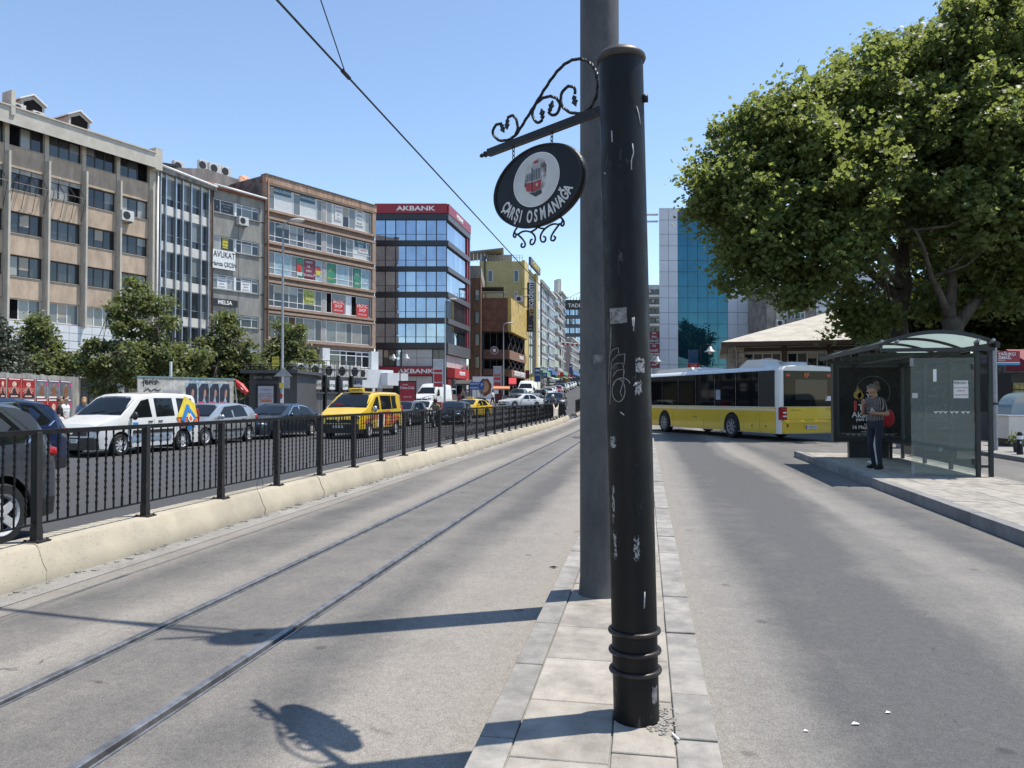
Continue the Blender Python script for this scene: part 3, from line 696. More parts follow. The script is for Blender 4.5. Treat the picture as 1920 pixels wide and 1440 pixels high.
# hanging chains
def chain(x, z0, z1):
    mb = MB(); nlk = max(3, int((z1-z0)/.02)); 
    for i in range(nlk):
        zc = z0 + (z1-z0)*(i+.5)/nlk; hh = (z1-z0)/nlk*.62; ro = 0 if i % 2 else PI/2
        P = [(x+.0075*math.cos(a)*math.cos(ro), .0075*math.cos(a)*math.sin(ro), zc+hh*math.sin(a)) for a in [2*PI*j/10 for j in range(11)]]
        mb.tube(P, .0028, 5)
    mb.build('chain', BLACK_IRON, board, True)
chain(-.20, .175, .27); chain(.11, .205, .27)
# little scrolls under the board
mb = MB()
def sc(pts, r=.0055): mb.tube([(a, 0, b) for a, b in smooth_pts(pts)], r, 6)
for sgn in (-1, 1):
    q = lambda L: [(sgn*a, b) for a, b in L]
    sc(q([(.17,-.200),(.195,-.218),(.175,-.245),(.12,-.225),(.05,-.243),(.015,-.28),(.03,-.315),(.06,-.315),(.062,-.29),(.045,-.285)]))
    sc(q([(.17,-.235),(.135,-.262),(.105,-.29),(.10,-.315),(.125,-.322),(.14,-.305),(.125,-.296)]))
    sc(q([(.19,-.215),(.205,-.24),(.188,-.255),(.178,-.243)]))
    sc(q([(.06,-.244),(.02,-.236),(.0,-.225)]))
mb.build('lower_scroll', BLACK_IRON, board, True)

# overhead tram wire
WX, WZ = -2.97, 4.93
mb = MB(); mb.tube([(WX,-6,WZ+.02),(WX,5.95,WZ),(WX,30,WZ-.02),(WX+.2,60,WZ+hz(60)),(WX+.2,140,WZ+hz(140))], .011, 6)
tag(mb.build('tram_wire', BLACK_INK, smooth=True), 'long thin black overhead tram wire running diagonally across the sky', 'wire')
yj = (FPX*2.97/.985/(1210-646) - 2.97*math.sin(YAW))/math.cos(YAW)
mb = MB(); mb.tube([(WX,yj,WZ),(WX+.30,yj-1.9,WZ+.55)], .006, 5); mb.tube([(WX,yj-.09,WZ),(WX,yj+.09,WZ)], .022, 6)
tag(mb.build('pull_off_wire', BLACK_INK), 'short thin wire joining the overhead tram wire from above', 'wire')
a = rd(1055, 130); b = rd(1130, 60)
mb = MB(); mb.tube([(a.x,a.y,zat(563,130)),(b.x,b.y,zat(528,60))], .03, 5)
tag(mb.build('span_wire', BLACK_INK), 'dark span wire above the far street meeting the grey mast', 'wire')
# ================================================================== BUILDINGS on the left of the street
class Fac:
    """a street front: starts at picture column x0 at distance d0 and runs towards vanishing column vp"""
    def __init__(s, x0, d0, vp=None, dirv=None):
        s.o = rd(x0, d0); s.r0 = s.o.dot(RGT); s.d0 = d0
        if dirv is None:
            u = (vp-960)/FPX; dirv = (FWD + RGT*u).normalized() if vp < 1e5 else RGT.copy()
        s.dir = dirv; s.z0 = hz(s.o.y); s.rz = math.atan2(dirv.y, dirv.x)
        s.ar = dirv.dot(RGT); s.ad = dirv.dot(FWD)
    def t(s, x):
        u = (x-960)/FPX; return (u*s.d0 - s.r0)/(s.ar - u*s.ad)
    def d(s, x): return s.d0 + s.ad*s.t(x)
    def z(s, x, y): return zat(y, s.d(x)) - s.z0
def building(name, label, f, cat='building', group=None):
    return thing(name, label, cat, (f.o.x, f.o.y, f.z0), f.rz, group)
def core(b, m, x0, x1, dep, h, name='wall', y0=.3, z0=-1.0):
    return bx(name, m, b, x0, x1, y0, y0+dep, z0, h)
_pm = {}
BLINDS = [GLASS_BLIND, MG('glass_beige_blind', (.34,.29,.22), .1, .5), MG('glass_grey_blind', (.19,.20,.21), .1, .5)]
def pane(par, m, x0, x1, y, z0, z1, tilt=0):
    k = m.name
    if k not in _pm: _pm[k] = MB().box(0,1,0,.02,0,1).mesh('pane', m)
    o = ob('pane', _pm[k], par, loc=(x0, y, z0), scale=(x1-x0, 1, z1-z0))
    if tilt: o.rotation_euler = (tilt, 0, 0)
    else: o.rotation_euler = (random.uniform(-.006,.006), 0, random.uniform(-.006,.006))
    return o
def window(b, x0, x1, z0, z1, cols=(1,1,1), rows=None, fm=None, pm=None, y=.12, fw=.06, name='window', weights=None):
    """frame with mullions as one mesh, every pane a child; cols/rows are relative sizes"""
    fm = fm or WHITE_FRAME; rows = rows or (1,)
    mb = MB(); D = .07
    xs = [x0]; tot = sum(cols)
    for c in cols: xs.append(xs[-1] + (x1-x0)*c/tot)
    zs = [z0]; tz = sum(rows)
    for c in rows: zs.append(zs[-1] + (z1-z0)*c/tz)
    h = fw/2
    for i, x in enumerate(xs):
        a = x if i == 0 else x-h; c = x if i == len(xs)-1 else x+h
        mb.box(a if i else x0, (x0+fw) if i == 0 else (x1 if i == len(xs)-1 else c), y, y+D, z0, z1) if 0 < i < len(xs)-1 or i == 0 else mb.box(x1-fw, x1, y, y+D, z0, z1)
    for j, z in enumerate(zs):
        a, c = (z0, z0+fw) if j == 0 else ((z1-fw, z1) if j == len(zs)-1 else (z-h, z+h))
        mb.box(x0+fw, x1-fw, y+.004, y+D-.004, a, c)
    w = mb.build(name, fm, b)
    for i in range(len(cols)):
        for j in range(len(rows)):
            m = pm
            if isinstance(pm, (list, tuple)): m = random.choices(pm, weights)[0]
            if callable(pm): m = pm(i, j)
            pane(w, m, xs[i]+.01, xs[i+1]-.01, y+.03, zs[j]+.01, zs[j+1]-.01)
            if j == len(rows)-1 and m.name.startswith('glass_') and random.random() < .22:   # roller blind partly drawn
                hh = (zs[j+1]-zs[j])*random.uniform(.25,.7)
                bl_ = pane(w, BLINDS[random.randrange(3)], xs[i]+fw*.6, xs[i+1]-fw*.6, y+.024, zs[j+1]-hh, zs[j+1]-.02); bl_.name = 'blind'
    return w
def signboard(par, x0, x1, z0, z1, y, m, txt=None, tm=None, size=None, name='signboard', th=.06, font_sx=1.0, bold=.0):
    s = bx(name, m, par, x0, x1, y-th, y, z0, z1)
    if txt:
        lines = txt if isinstance(txt, (list, tuple)) else [txt]; n = len(lines); H = z1-z0
        for i, L in enumerate(lines):
            sz = (size or H*.62/n) if not isinstance(size, (list, tuple)) else size[i]
            text(L, sz, tm, s, up_xz((x0+x1)/2, y-th-.004, z1 - H*(i+.5)/n), depth=.003, sx=font_sx, bold=bold)
    return s
def ac_unit(par, x, y, z, w=.85, h=.6, d=.32, rz=0, name='air_conditioner'):
    a = ob(name, MB().box(-w/2,w/2,-d,0,0,h,b=.015).mesh(name, AC_WHITE), par, loc=(x,y,z), rz=rz)
    mb = MB(); mb.lathe([(h*.38,0),(h*.38,.012),(h*.33,.018)], 20, 0, Matrix.Translation((-w*.12,-d-.001,h/2)) @ Matrix.Rotation(PI/2,4,'X'))
    mb.build('fan_grille', PLASTIC, a)
    mb = MB(); mb.box(-w*.4,-w*.36,-d*.9,.05,-.12,-.002); mb.box(w*.36,w*.4,-d*.9,.05,-.12,-.002); mb.build('wall_bracket', GALV, a)
    return a
TILE = M('roof_tile_red', (.22,.085,.055), .85, 0, .3, 3, .5, 30)
# ---- block 1: beige office block with ribs
SPAN = M('tan_render_panel', (.43,.335,.25), .85, 0, .18, 2.0, .3, 50, rnd=.05, streak=.35)
RIB = M('beige_rib', (.42,.372,.305), .8, 0, .12, 2, .2, 40)
FASC = M('pale_fascia', (.46,.43,.37), .8, 0, .12, 1.2)
f1 = Fac(-215, 55*(1720-140)/(1720+215), 1720)
b1 = building('office_block', 'beige six-storey office block with brown window bands and vertical ribs at far left', f1)
t1e = f1.t(287)
core(b1, RIB, 0, t1e, 12, 20.6)
ribs = [f1.t(x) for x in (-206, -146, -78, 2, 78, 149, 214)] + [t1e-.55]
sills = [19.1, 16.1, 13.1, 10.1, 7.1]
for i, (a, c) in enumerate(zip(ribs[:-1], ribs[1:])):
    a2, c2 = a+.30, c-.02
    for j, s in enumerate(sills):
        piece('spandrel_panel', SPAN, b1, a2, c2, .0, .42, s-1.50, s-.045)
        piece('sill', RIB, b1, a2+.01, c2-.01, -.05, .41, s-.04, s)
        if j < 4:
            def pm(ii, jj, j=j, i=i):
                return random.choices([GLASS_DARK, GLASS_MID, GLASS_BLIND, OPENING], [5, 3, 1.4, .6])[0]
            w = window(b1, a2, c2, s+.0, s+1.5, (1,.9,1), None, DARK_FRAME, pm, .22, .09)
            if j == 1 and 2 <= i <= 4:   # top-hung sashes standing open on a steel awning frame
                n = 3; ww = (c2-a2)/n
                for q in range(n):
                    piece('shutter_box', M('grey_blind', (.36,.35,.33), .7), b1, a2+q*ww+.03, a2+(q+1)*ww-.03, .12, .2, s+1.18, s+1.48)
                    mb = MB()
                    for e in (.05, ww-.05): mb.tube([(a2+q*ww+e, .18, s+1.15),(a2+q*ww+e-.02, -.62, s+.32)], .022, 5)
                    mb.build('open_sash_stay', DARK_FRAME, b1)
                mb = MB(); mb.tube([(a2,-.62,s+.32),(c2,-.62,s+.32)], .025, 5); mb.build('awning_rail', DARK_FRAME, b1)
                for q in range(4):
                    mb = MB(); xx = a2+.05+(c2-a2-.1)*q/3; mb.tube([(xx,-.60,s+.30),(xx+.02,-.03,s-1.3)], .02, 5); mb.build('awning_stay', DARK_FRAME, b1)
        else:
            window(b1, a2, c2, s+.0, s+1.5, (1,.8,1), None, WHITE_FRAME, [GLASS_PALE, GLASS_BLIND, OPENING], .22, .07, weights=[6,3,1])
for i, x in enumerate(ribs):
    piece('rib', RIB, b1, x, x+.28, -.05, .40, 3.2, 20.58)
    piece('outer_rib', FASC, b1, x+.10, x+.24, -.42, -.052, 6.9, 18.6)
piece('end_pier', RIB, b1, t1e-.56, t1e, -.10, .45, 3.2, 20.58)
piece('end_pier_cap', FASC, b1, t1e-.5, t1e+.12, -.75, .5, 20.2, 21.95)
mb = MB(); mb.prism([(-.75,20.3),(-.75,21.45),(.9,21.55),(.9,20.62),(.2,20.62)], 'x', 0, t1e-.5); mb.build('fascia', FASC, b1)
mb = MB(); mb.box(0, t1e-.5, -.85, -.752, 21.46, 21.56); mb.build('gutter', FASC, b1)
mb = MB(); mb.prism([(-.6,21.56),(4.6,22.75),(12,22.0),(12,20.6),(-.6,20.7)], 'x', .1, t1e-1.3); mb.build('roof', TILE, b1)
piece('end_pylon', FASC, b1, f1.t(1), f1.t(9), -.85, .3, 20.9, 22.6)
for xx in (64, 152):
    t = f1.t(xx); dm = ob('dormer', MB().prism([(-.8,0),(-.8,1.0),(0,1.5),(.8,1.0),(.8,0)], 'y', .6, 3.2).mesh('dormer', FASC), b1, loc=(t,0,21.75))
    mb = MB(); mb.prism([(-.62,.1),(-.62,.85),(0,1.2),(.62,.85),(.62,.1)], 'y', .56, .598); mb.build('dormer_opening', OPENING, dm)
    mb = MB(); mb.prism([(-.95,.93),(0,1.5),(.95,.93),(.95,1.03),(0,1.62),(-.95,1.03)], 'y', .45, 3.3); mb.build('dormer_roof', WHITE_PAINT, dm)
ac_unit(b1, f1.t(31), .4, 21.55); ac_unit(b1, f1.t(68), .4, 21.5, .8, .55)
a = ac_unit(b1, f1.t(228), -.05, 15.55, 1.0, .8, .55)
# white clad storey and dark shops below
CLAD = M('white_cladding', (.60,.62,.64), .35, 0, .06, .8)
ta, tb, tc = f1.t(84), f1.t(148), f1.t(212)
for (x0, x1) in ((0, f1.t(2)), (f1.t(2), ta), (ta, tb), (tb, tc), (tc, t1e)):
    n = 3
    for q in range(n):
        for zz in (4.75, 5.32, 5.9, 6.47):
            piece('cladding_panel', CLAD, b1, x0+(x1-x0)*q/n+.015, x0+(x1-x0)*(q+1)/n-.015, -.08, .1, zz+.015, zz+.555)
    window(b1, x0+.3, x1-.3, 0, 3.1, (1,1.3,1), None, DARK_FRAME, [GLASS_DARK, GLASS_MID], .2, .1, 'shop_front')
piece('shop_lintel', GREY_DARK, b1, 0, t1e, -.02, .25, 3.2, 4.7)

# ---- block 2: marble bands and metal mullions
f2 = Fac(287, f1.d(287), 1500)
MARBLE = M('veined_marble', (.56,.545,.505), .4, 0, .2, 2.2, col2=(.36,.31,.26), ramp=(.34,.44), rnd=.05)
DIRTY = M('stained_render', (.24,.225,.205), .9, 0, .4, 2.5, .3, 30, streak=.25)
b2 = building('office_block', 'narrow office block of dark glass, veined marble bands and metal mullions', f2)
e2 = f2.t(395); H2 = f2.z(340, 327)
core(b2, DIRTY, 0, e2, 11, H2-.4)
mul = [f2.t(x) for x in (296, 306, 325, 338, 354, 373, 387)]
p2 = 66.8/FPX*f2.d(340); top = f2.z(340, 344)
for k in range(7):
    zt = top - k*p2; zg = zt - 2.42
    if zg < .2: zg = .2
    for i in range(len(mul)-1):
        piece('marble_panel', MARBLE, b2, mul[i]+.03, mul[i+1]-.03, .0, .25, zt+.02, zt+.80 if k else H2-.45)
        w = window(b2, mul[i]+.03, mul[i+1]-.03, zg, zt, (1,), (.85,1.6), ALU, [GLASS_DARK, GLASS_MID, GLASS_PALE], .10, .05, weights=[6,3,.8])
    piece('slab_band', DIRTY, b2, mul[0], mul[-1], .06, .24, zt+.001, zt+.02)
for x in mul: piece('mullion', ALU, b2, x-.06, x+.06, -.16, .2, 1, top+.9)
piece('end_pier', DIRTY, b2, -.02, mul[0]-.08, -.05, .25, 0, H2-.4)
piece('end_pier', M('rusty_render', (.12,.085,.065), .9, 0, .4, 4, .3, 30), b2, mul[-1]+.15, e2-.1, -.05, .25, 0, H2-.4)
mb = MB(); mb.tube([(-.1,-.45,H2+.05),(e2+.1,-.45,H2-.1)], .11, 8); mb.build('gutter', WHITE_PAINT, b2, True)
piece('eaves', DIRTY, b2, -.1, e2+.1, -.4, .3, H2-.42, H2-.05)
mb = MB(); mb.tube([(.12,-.2,0),(.12,-.2,H2)], .07, 8); mb.build('downpipe', WHITE_PAINT, b2, True)
mb = MB(); mb.prism([(-.4,H2),(5,H2+1.3),(11,H2)], 'x', 0, e2); mb.build('roof', TILE, b2)

# ---- block 3: grey concrete with white windows
f3 = Fac(395, f2.d(395), 1950)
GREYC = M('grey_concrete_front', (.25,.245,.225), .9, 0, .22, 1.5, .4, 25, streak=.35)
b3 = building('office_block', 'grey concrete office block with white windows and a lawyer’s white signboard', f3)
e3 = f3.t(493); H3 = f3.z(440, 356)
core(b3, GREYC, 0, e3, 10, H3-.3)
rows3 = [(379,404),(447,472),(518,545),(590,612),(650,672)]
x1a, x1b, x2a, x2b = f3.t(398), f3.t(438), f3.t(441.5), f3.t(484)
prev = H3-.3
for k, (ya, yb) in enumerate(rows3):
    za, zb = f3.z(440, ya), f3.z(440, yb)
    piece('wall_panel', GREYC, b3, 0, e3/2-.02, .02, .3, za+.02, prev); piece('wall_panel', GREYC, b3, e3/2+.02, e3, .02, .3, za+.02, prev)
    piece('pier', GREYC, b3, 0, x1a, .0, .3, zb, za+.015); piece('pier', GREYC, b3, x2b, e3, .0, .3, zb, za+.015)
    if k == 0: window(b3, x1a, x1b, zb, za, (1,1.9), None, WHITE_FRAME, M('smoked_sign_pane', (.03,.03,.033), .12), .12, .07)
    elif k == 1: window(b3, x1a, x1b, zb-.3, za, (1,1.9), None, WHITE_FRAME, lambda i, j: GLASS_BLIND if i == 0 else M('slate_blind', (.05,.055,.065), .25), .12, .07)
    else: window(b3, x1a, x1b, zb, za, (1,1.7,1.3), (2.6,1), WHITE_FRAME, [GLASS_DARK, GLASS_PALE, GLASS_BLIND], .12, .07)
    window(b3, x2a, x2b, zb, za, (1,1.9,1.2), (2.6,1), WHITE_FRAME, [GLASS_DARK, GLASS_MID, GLASS_PALE], .12, .07)
    piece('mullion_pier', WHITE_FRAME, b3, x1b, x2a, .05, .3, zb, za)
    piece('sill', GREYC, b3, x1a-.1, x2b+.1, -.08, .3, zb-.09, zb-.001)
    prev = zb-.1
piece('wall_panel', GREYC, b3, 0, e3, .02, .3, 3.3, prev)
window(b3, .2, e3-.2, 0, 3.2, (1,1,1), None, DARK_FRAME, [GLASS_DARK], .15, .1, 'shop_front')
GREYINK = M('pale_print', (.5,.5,.5), .6)
for (x, y, s, t) in ((424,386,.22,'HUKUK BÜROSU'),(424,391,.16,'AVUKATLIK'),(418,397,.18,'Avukat  Avukat'),(405,393,.3,'§')):
    text(t, s, GREYINK, b3, up_xz(f3.t(x), .10, f3.z(440, y)), depth=.003, sx=.9)
signboard(b3, f3.t(395.3), f3.t(437.5), f3.z(420, 505), f3.z(420, 470), -.10, WHITE_PAINT, ['AVUKAT', 'Hamza ÇEÇEN'], BLACK_INK, [.78, .56], font_sx=.72, bold=.012)
YEL = M('yellow_card', (.62,.52,.05), .6)
signboard(b3, f3.t(416.5), f3.t(427), f3.z(420, 464), f3.z(420, 446), .13, YEL, ['SATILIK','DAİRE','KİRALIK'], BLACK_INK, .2, 'window_card', .02, .8)
for (x, y) in ((416,524),(461,524)):
    c = signboard(b3, f3.t(x-9), f3.t(x+9), f3.z(440, y+19), f3.z(440, y-2), .15, WHITE_PAINT, ['AVUKATLIK','ARABULUCU','BÜROSU','İŞ HUKUKU'], BLACK_INK, .17, 'window_card', .02, .75)
signboard(b3, f3.t(395), f3.t(443), f3.z(420, 574), f3.z(420, 561), -.05, BLACK_INK, 'MELSA', WHITE_INK, .5, bold=.012)
ac_unit(b3, f3.t(449), -.02, f3.z(440, 420), 1.0, .75, .5)
mb = MB(); mb.prism([(-.3,H3-.3),(-.3,H3),(4,H3+1.5),(10,H3-.3)], 'x', 0, e3); mb.build('roof', TILE, b3)
mb = MB(); mb.tube([(0,-.35,H3),(e3,-.35,H3-.1)], .1, 8); mb.build('gutter', WHITE_PAINT, b3, True)
mb = MB(); mb.tube([(.1,-.02,2),(.1,-.02,H3)], .06, 6); mb.build('downpipe', M('brown_pipe',(.10,.06,.045),.7), b3, True)
# stair house behind with machines and dishes
sh0, sh1 = f3.t(328), f3.t(485)
PL = M('grey_plaster', (.21,.20,.19), .9, 0, .3, 1.5, .2, 20, streak=.3)
hous = thing('stair_house', 'grey plaster rooftop house with air conditioners and dishes above the row', 'building', (f3.o.x, f3.o.y, 0), f3.rz)
hz1 = zat(303, 70); hz0 = zat(350, 70)
mb = MB(); mb.prism([(sh0-3.0,hz0-4),(sh0-3.0,zat(317,68)),(sh0+3.2,zat(308,69)),(sh0+6.2,hz1+.1),(sh0+10.4,hz1-.1),(sh0+10.4,hz0-4)], 'y', 5.5, 12); mb.build('wall', PL, hous)
mb = MB(); mb.prism([(sh0-3.1,zat(317,68)+.03),(sh0+3.2,zat(308,69)+.03),(sh0+3.2,zat(308,69)+.25),(sh0-3.1,zat(317,68)+.25)], 'y', 5.3, 12.1); mb.build('coping', DARK_FRAME, hous)
bx('opening', OPENING, hous, sh0+8.6, sh0+9.5, 5.45, 5.498, hz1-2.2, hz1-1.0)
for (q, w) in ((3.6,1.0),(6.1,.8),(7.4,1.3),(8.6,1.0)): ac_unit(hous, sh0+q, 6.2, hz1-.05-(.75 if q < 5 else 0), w, 1.0, .45)
def dish(par, x, y, z, r, m, rz):
    mb = MB(); mb.lathe([(.02,.22*r),(.5*r,.1*r),(.8*r,-.02*r),(r,-.15*r),(r*.98,-.17*r),(.78*r,-.06*r)], 20, 0, Matrix.Rotation(R(70),4,'X'))
    d_ = mb.build('satellite_dish', m, par, True, loc=(x,y,z), rz=rz)
    mb = MB(); mb.tube([(0,.1,0),(0,.2,-r*1.6)], .03, 5); mb.build('dish_mast', GALV, d_)
DSH = M('rusty_dish', (.30,.17,.11), .7, 0, .3, 4); DSH2 = M('orange_dish', (.55,.22,.12), .6, 0, .4, 3)
dish(hous, sh0+10.0, 4.8, hz1-.6, .75, DSH, .3); dish(hous, sh0+10.6, 5.6, hz1+.1, .6, DSH2, -.4); dish(hous, sh0+11.2, 5.6, hz1-.2, .6, ALU, 1.2)

# ---- block 4: brown rendered block with strip windows
f4 = Fac(493, f3.d(493), 1950)
BRN = M('brown_render', (.205,.145,.115), .9, 0, .16, 2.5, .4, 60, streak=.4)
TANB = M('tan_frame_render', (.335,.24,.18), .85, 0, .14, 2, .2, 40)
b4 = building('office_block', 'brown office block with white strip windows, coloured window posters and white ground storey', f4)
e4 = f4.t(702); H4 = f4.z(494, 326)
core(b4, TANB, 0, e4, 12, H4)
PLD = M('dark_plaster', (.12,.115,.11), .95, 0, .5, 2, .3, 15)
bx('side_wall', PLD, b4, -.06, -.004, .35, 12, 8, H4-.05)
# window bands: top/bottom at column 497
bands = [(345,388),(410,449),(468,511),(530,572),(588,632)]
L0, L1, R0, R1 = f4.t(501), f4.t(603), f4.t(611), f4.t(695)
piece('parapet', M('stained_parapet', (.36,.235,.165), .9, 0, .35, 3, .2, 30, streak=.2), b4, 0, e4, -.25, .32, f4.z(497, 340), H4+.02)
piece('coping', PLD, b4, -.05, e4+.05, -.32, .5, H4+.022, H4+.12)
PANELS = [GLASS_DARK, GLASS_MID, GLASS_PALE, GLASS_BLIND]
tg = M('poster_teal', (.03,.10,.14), .3, 0, .2, 4); wgp = M('poster_white', (.55,.57,.56), .35, 0, .12, 6); gr = M('poster_green', (.05,.22,.14), .4, 0, .3, 5); mar = M('poster_maroon', (.16,.03,.05), .4, 0, .3, 6); bl = M('poster_pale_blue', (.28,.40,.46), .35, 0, .25, 4); rp_ = M('poster_red', (.50,.035,.03), .45, 0, .15, 8); grey_p = M('poster_photo_grey', (.25,.25,.27), .4, 0, .6, 9); lime = M('poster_lime', (.40,.42,.10), .5, 0, .4, 6)
FRAMEM = M('pinkish_frame', (.30,.225,.18), .85, 0, .1, 3)
prevz = f4.z(497, 340)
for k, (ya, yb) in enumerate(bands):
    za, zb = f4.z(497, ya), f4.z(497, yb)
    # moulded frame around the band
    piece('band_frame', TANB, b4, .05, e4-.05, -.22, .3, za+.10, za+.32)
    piece('band_frame', TANB, b4, .05, e4-.05, -.24, .3, zb-.30, zb-.06)
    piece('band_frame', TANB, b4, .05, L0-.02, -.20, .3, zb-.055, za+.095); piece('band_frame', TANB, b4, R1+.02, e4-.05, -.20, .3, zb-.055, za+.095)
    if k: 
        n = 6
        for q in range(n): piece('spandrel_panel', BRN, b4, .06+(e4-.12)*q/n, .06+(e4-.12)*(q+1)/n-.012, .0, .3, za+.325, prevz)
    def pmk(i, j, k=k, side=0):
        if k == 0: return [GLASS_PALE, wgp, GLASS_PALE, wgp, GLASS_PALE][i % 5] if side == 0 else [GLASS_BLIND, wgp, GLASS_DARK, GLASS_PALE, wgp, GLASS_BLIND][i % 6]
        if k == 1: return [GLASS_MID, GLASS_DARK, GLASS_PALE, GLASS_DARK, grey_p, GLASS_DARK][i % 6] if side == 0 else [GLASS_PALE, GLASS_MID, GLASS_DARK, GLASS_PALE, wgp, GLASS_PALE][i % 6]
        if k == 2: return [GLASS_PALE, bl, GLASS_PALE, gr, mar, bl][i % 6] if side == 0 else [gr, bl, GLASS_PALE, gr, bl][i % 5]
        if k == 3: return [GLASS_DARK, GLASS_DARK, GLASS_MID, GLASS_DARK, lime if j else GLASS_DARK, GLASS_MID][i % 6] if side == 0 else [OPENING, GLASS_PALE, WHITE_FRAME, OPENING, GLASS_PALE][i % 5]
        return [GLASS_MID, GLASS_DARK, M('brown_shutter', (.12,.06,.035), .8), GLASS_DARK, GLASS_PALE, GLASS_DARK][i % 6] if side == 0 else [GLASS_PALE, GLASS_BLIND, GLASS_PALE, GLASS_BLIND, GLASS_PALE][i % 5]
    cl = [(.5,1.6,.6,1.5,.5), (.6,1.3,.7,.6,1.2,.6), (.6,1.5,.6,.6,1.2,.6), (.5,1.2,.7,.5,1.0,.6), (.6,1.1,.6,.7,1,.6)][k]
    cr_ = [(.5,1,.6,.6,1,.6), (.6,.8,.6,.7,1.4,.5), (1.0,1.2,.4,.9,1.0), (.5,1.3,.5,.5,1.4), (1,1,.6,1,1)][k]
    rw = (1,2.6) if k in (1,2,3) else None
    window(b4, L0, L1, zb, za, cl, rw, WHITE_FRAME, lambda i, j, k=k: pmk(i, j, k, 0), .05, .07)
    window(b4, R0, R1, zb, za, cr_, rw if k < 3 else None, WHITE_FRAME, lambda i, j, k=k: pmk(i, j, k, 1), .05, .07)
    piece('pier', M('grey_pier', (.33,.32,.31), .7), b4, L1+.02, R0-.02, .02, .3, zb-.05, za+.09)
    prevz = zb-.305
def card(x, k, y0, y1, w, m, lines=None, tm=None, sz=.2, sx=.8):
    return signboard(b4, f4.t(x-w/2), f4.t(x+w/2), f4.z(x, y1), f4.z(x, y0), .04, m, lines, tm, sz, 'window_card', .02, sx)
card(528, 0, 352, 365, 32, tg, 'HUKUK BÜROSU', WHITE_INK, .34); card(575, 0, 364, 378, 28, tg, 'HUKUK BÜROSU', WHITE_INK, .3)
card(633, 0, 384, 412, 13, wgp, ['PASAPORT','OTURMA','İZNİ','VİZE'], RED_INK, .2); card(673, 0, 392, 422, 15, wgp, ['NOTER','YEMİNLİ','TERCÜME','VEKALET'], BLACK_INK, .25)
card(580, 1, 427, 436, 19, BLACK_INK, 'ÖZEL DERS', WHITE_INK, .25); card(675, 1, 450, 463, 20, tg, ['MUSTAFA','KEMAL'], WHITE_INK, .3); card(680, 1, 464, 474, 18, wgp, 'YABANCI', RED_INK, .32)
card(560, 2, 484, 494, 9, gr); card(560, 2, 495, 508, 9, rp_); card(560.5, 2, 510, 516, 10, wgp); card(578, 2, 487, 520, 19, mar, ['YABANCI','DİL','KURSU','0533 204 26 81'], WHITE_INK, .27); card(596, 2, 493, 499, 8, bl); card(596, 2, 500, 506, 8, rp_); card(596, 2, 507, 515, 8, YEL)
card(618.5, 2, 498, 529, 13, gr, ['DİL','OKULU'], YEL, .3); card(669, 2, 505, 540, 13, gr, ['ÖZEL','KURS'], WHITE_INK, .3)
for (x, y) in ((634, 574), (679, 582)):
    card(x, 3, y-12, y+12, 22, rp_, ['EROTIC', 'SHOP', '0532 599 66 96'], WHITE_INK, [.55, .5, .24], .8)
card(580, 3, 550, 570, 16, lime, ['DÖVME','PIERCING'], BLACK_INK, .28)
# lowest storeys
zc = prevz
piece('spandrel_panel', BRN, b4, .05, e4-.05, .0, .3, f4.z(640, 656), zc)
W4 = f4.t(601)
piece('pier', CLAD, b4, W4, W4+.95, -.3, .2, f4.z(640,690), f4.z(640, 655)); piece('pier', CLAD, b4, e4-.75, e4+.3, -.3, .2, f4.z(640,700), f4.z(640, 655))
window(b4, W4+.97, e4-.77, f4.z(640,688), f4.z(640, 657), (1.3,.7,1.1,.7,.9), (2.6,1), WHITE_FRAME, [GLASS_DARK, GLASS_MID], .0, .1)
window(b4, .3, W4-.3, f4.z(640,700), f4.z(640, 657), (1,1,1), None, DARK_FRAME, [GLASS_DARK, GLASS_MID], .1, .1)
piece('white_canopy', CLAD, b4, W4, e4+.9, -2.0, .2, f4.z(640,727), f4.z(640,692)); piece('white_canopy', CLAD, b4, e4-1.0, e4+2.2, -3.0, -2.02, f4.z(690,723), f4.z(690,700))
window(b4, .3, e4-.3, 0, f4.z(640,729)-.02, (1,1,1,1,1,1), None, GREY_DARK, [GLASS_DARK, GREY_DARK], .15, .12, 'shop_front')
mb = MB(); mb.tube([(.25,-.3,3),(.25,-.3,H4-.3)], .07, 6); mb.build('downpipe', M('brown_pipe2',(.16,.085,.06),.7), b4, True)

# ---- block 5: bank with red fascia
DB = 91.0
f5 = Fac(702.5, DB, 1e9); 
b5 = building('bank_building', 'glass bank building with dark bands, red top fascia and red AKBANK signs', f5)
e5 = f5.t(837); k5 = DB/FPX
def z5(y): return zat(y, DB) - f5.z0
BRED = M('bank_red', (.28,.012,.028), .4, 0, .06, 2); BBAND = M('bank_dark_band', (.014,.017,.026), .3, 0, .1, 1); BGREY = M('bank_grey_band', (.085,.082,.09), .45, 0, .1, 2)
BG = MG('bank_glass', (.30,.38,.50), .015, 1.0, .010); BG2 = MG('bank_glass_pale', (.38,.47,.58), .02, .9, .010)
for g_ in (BG, BG2): g_.node_tree.nodes['Principled BSDF'].inputs['Metallic'].default_value = .92
SD = (Vector((0,1,0)))            # the side front runs along the road
side_len = 11.6
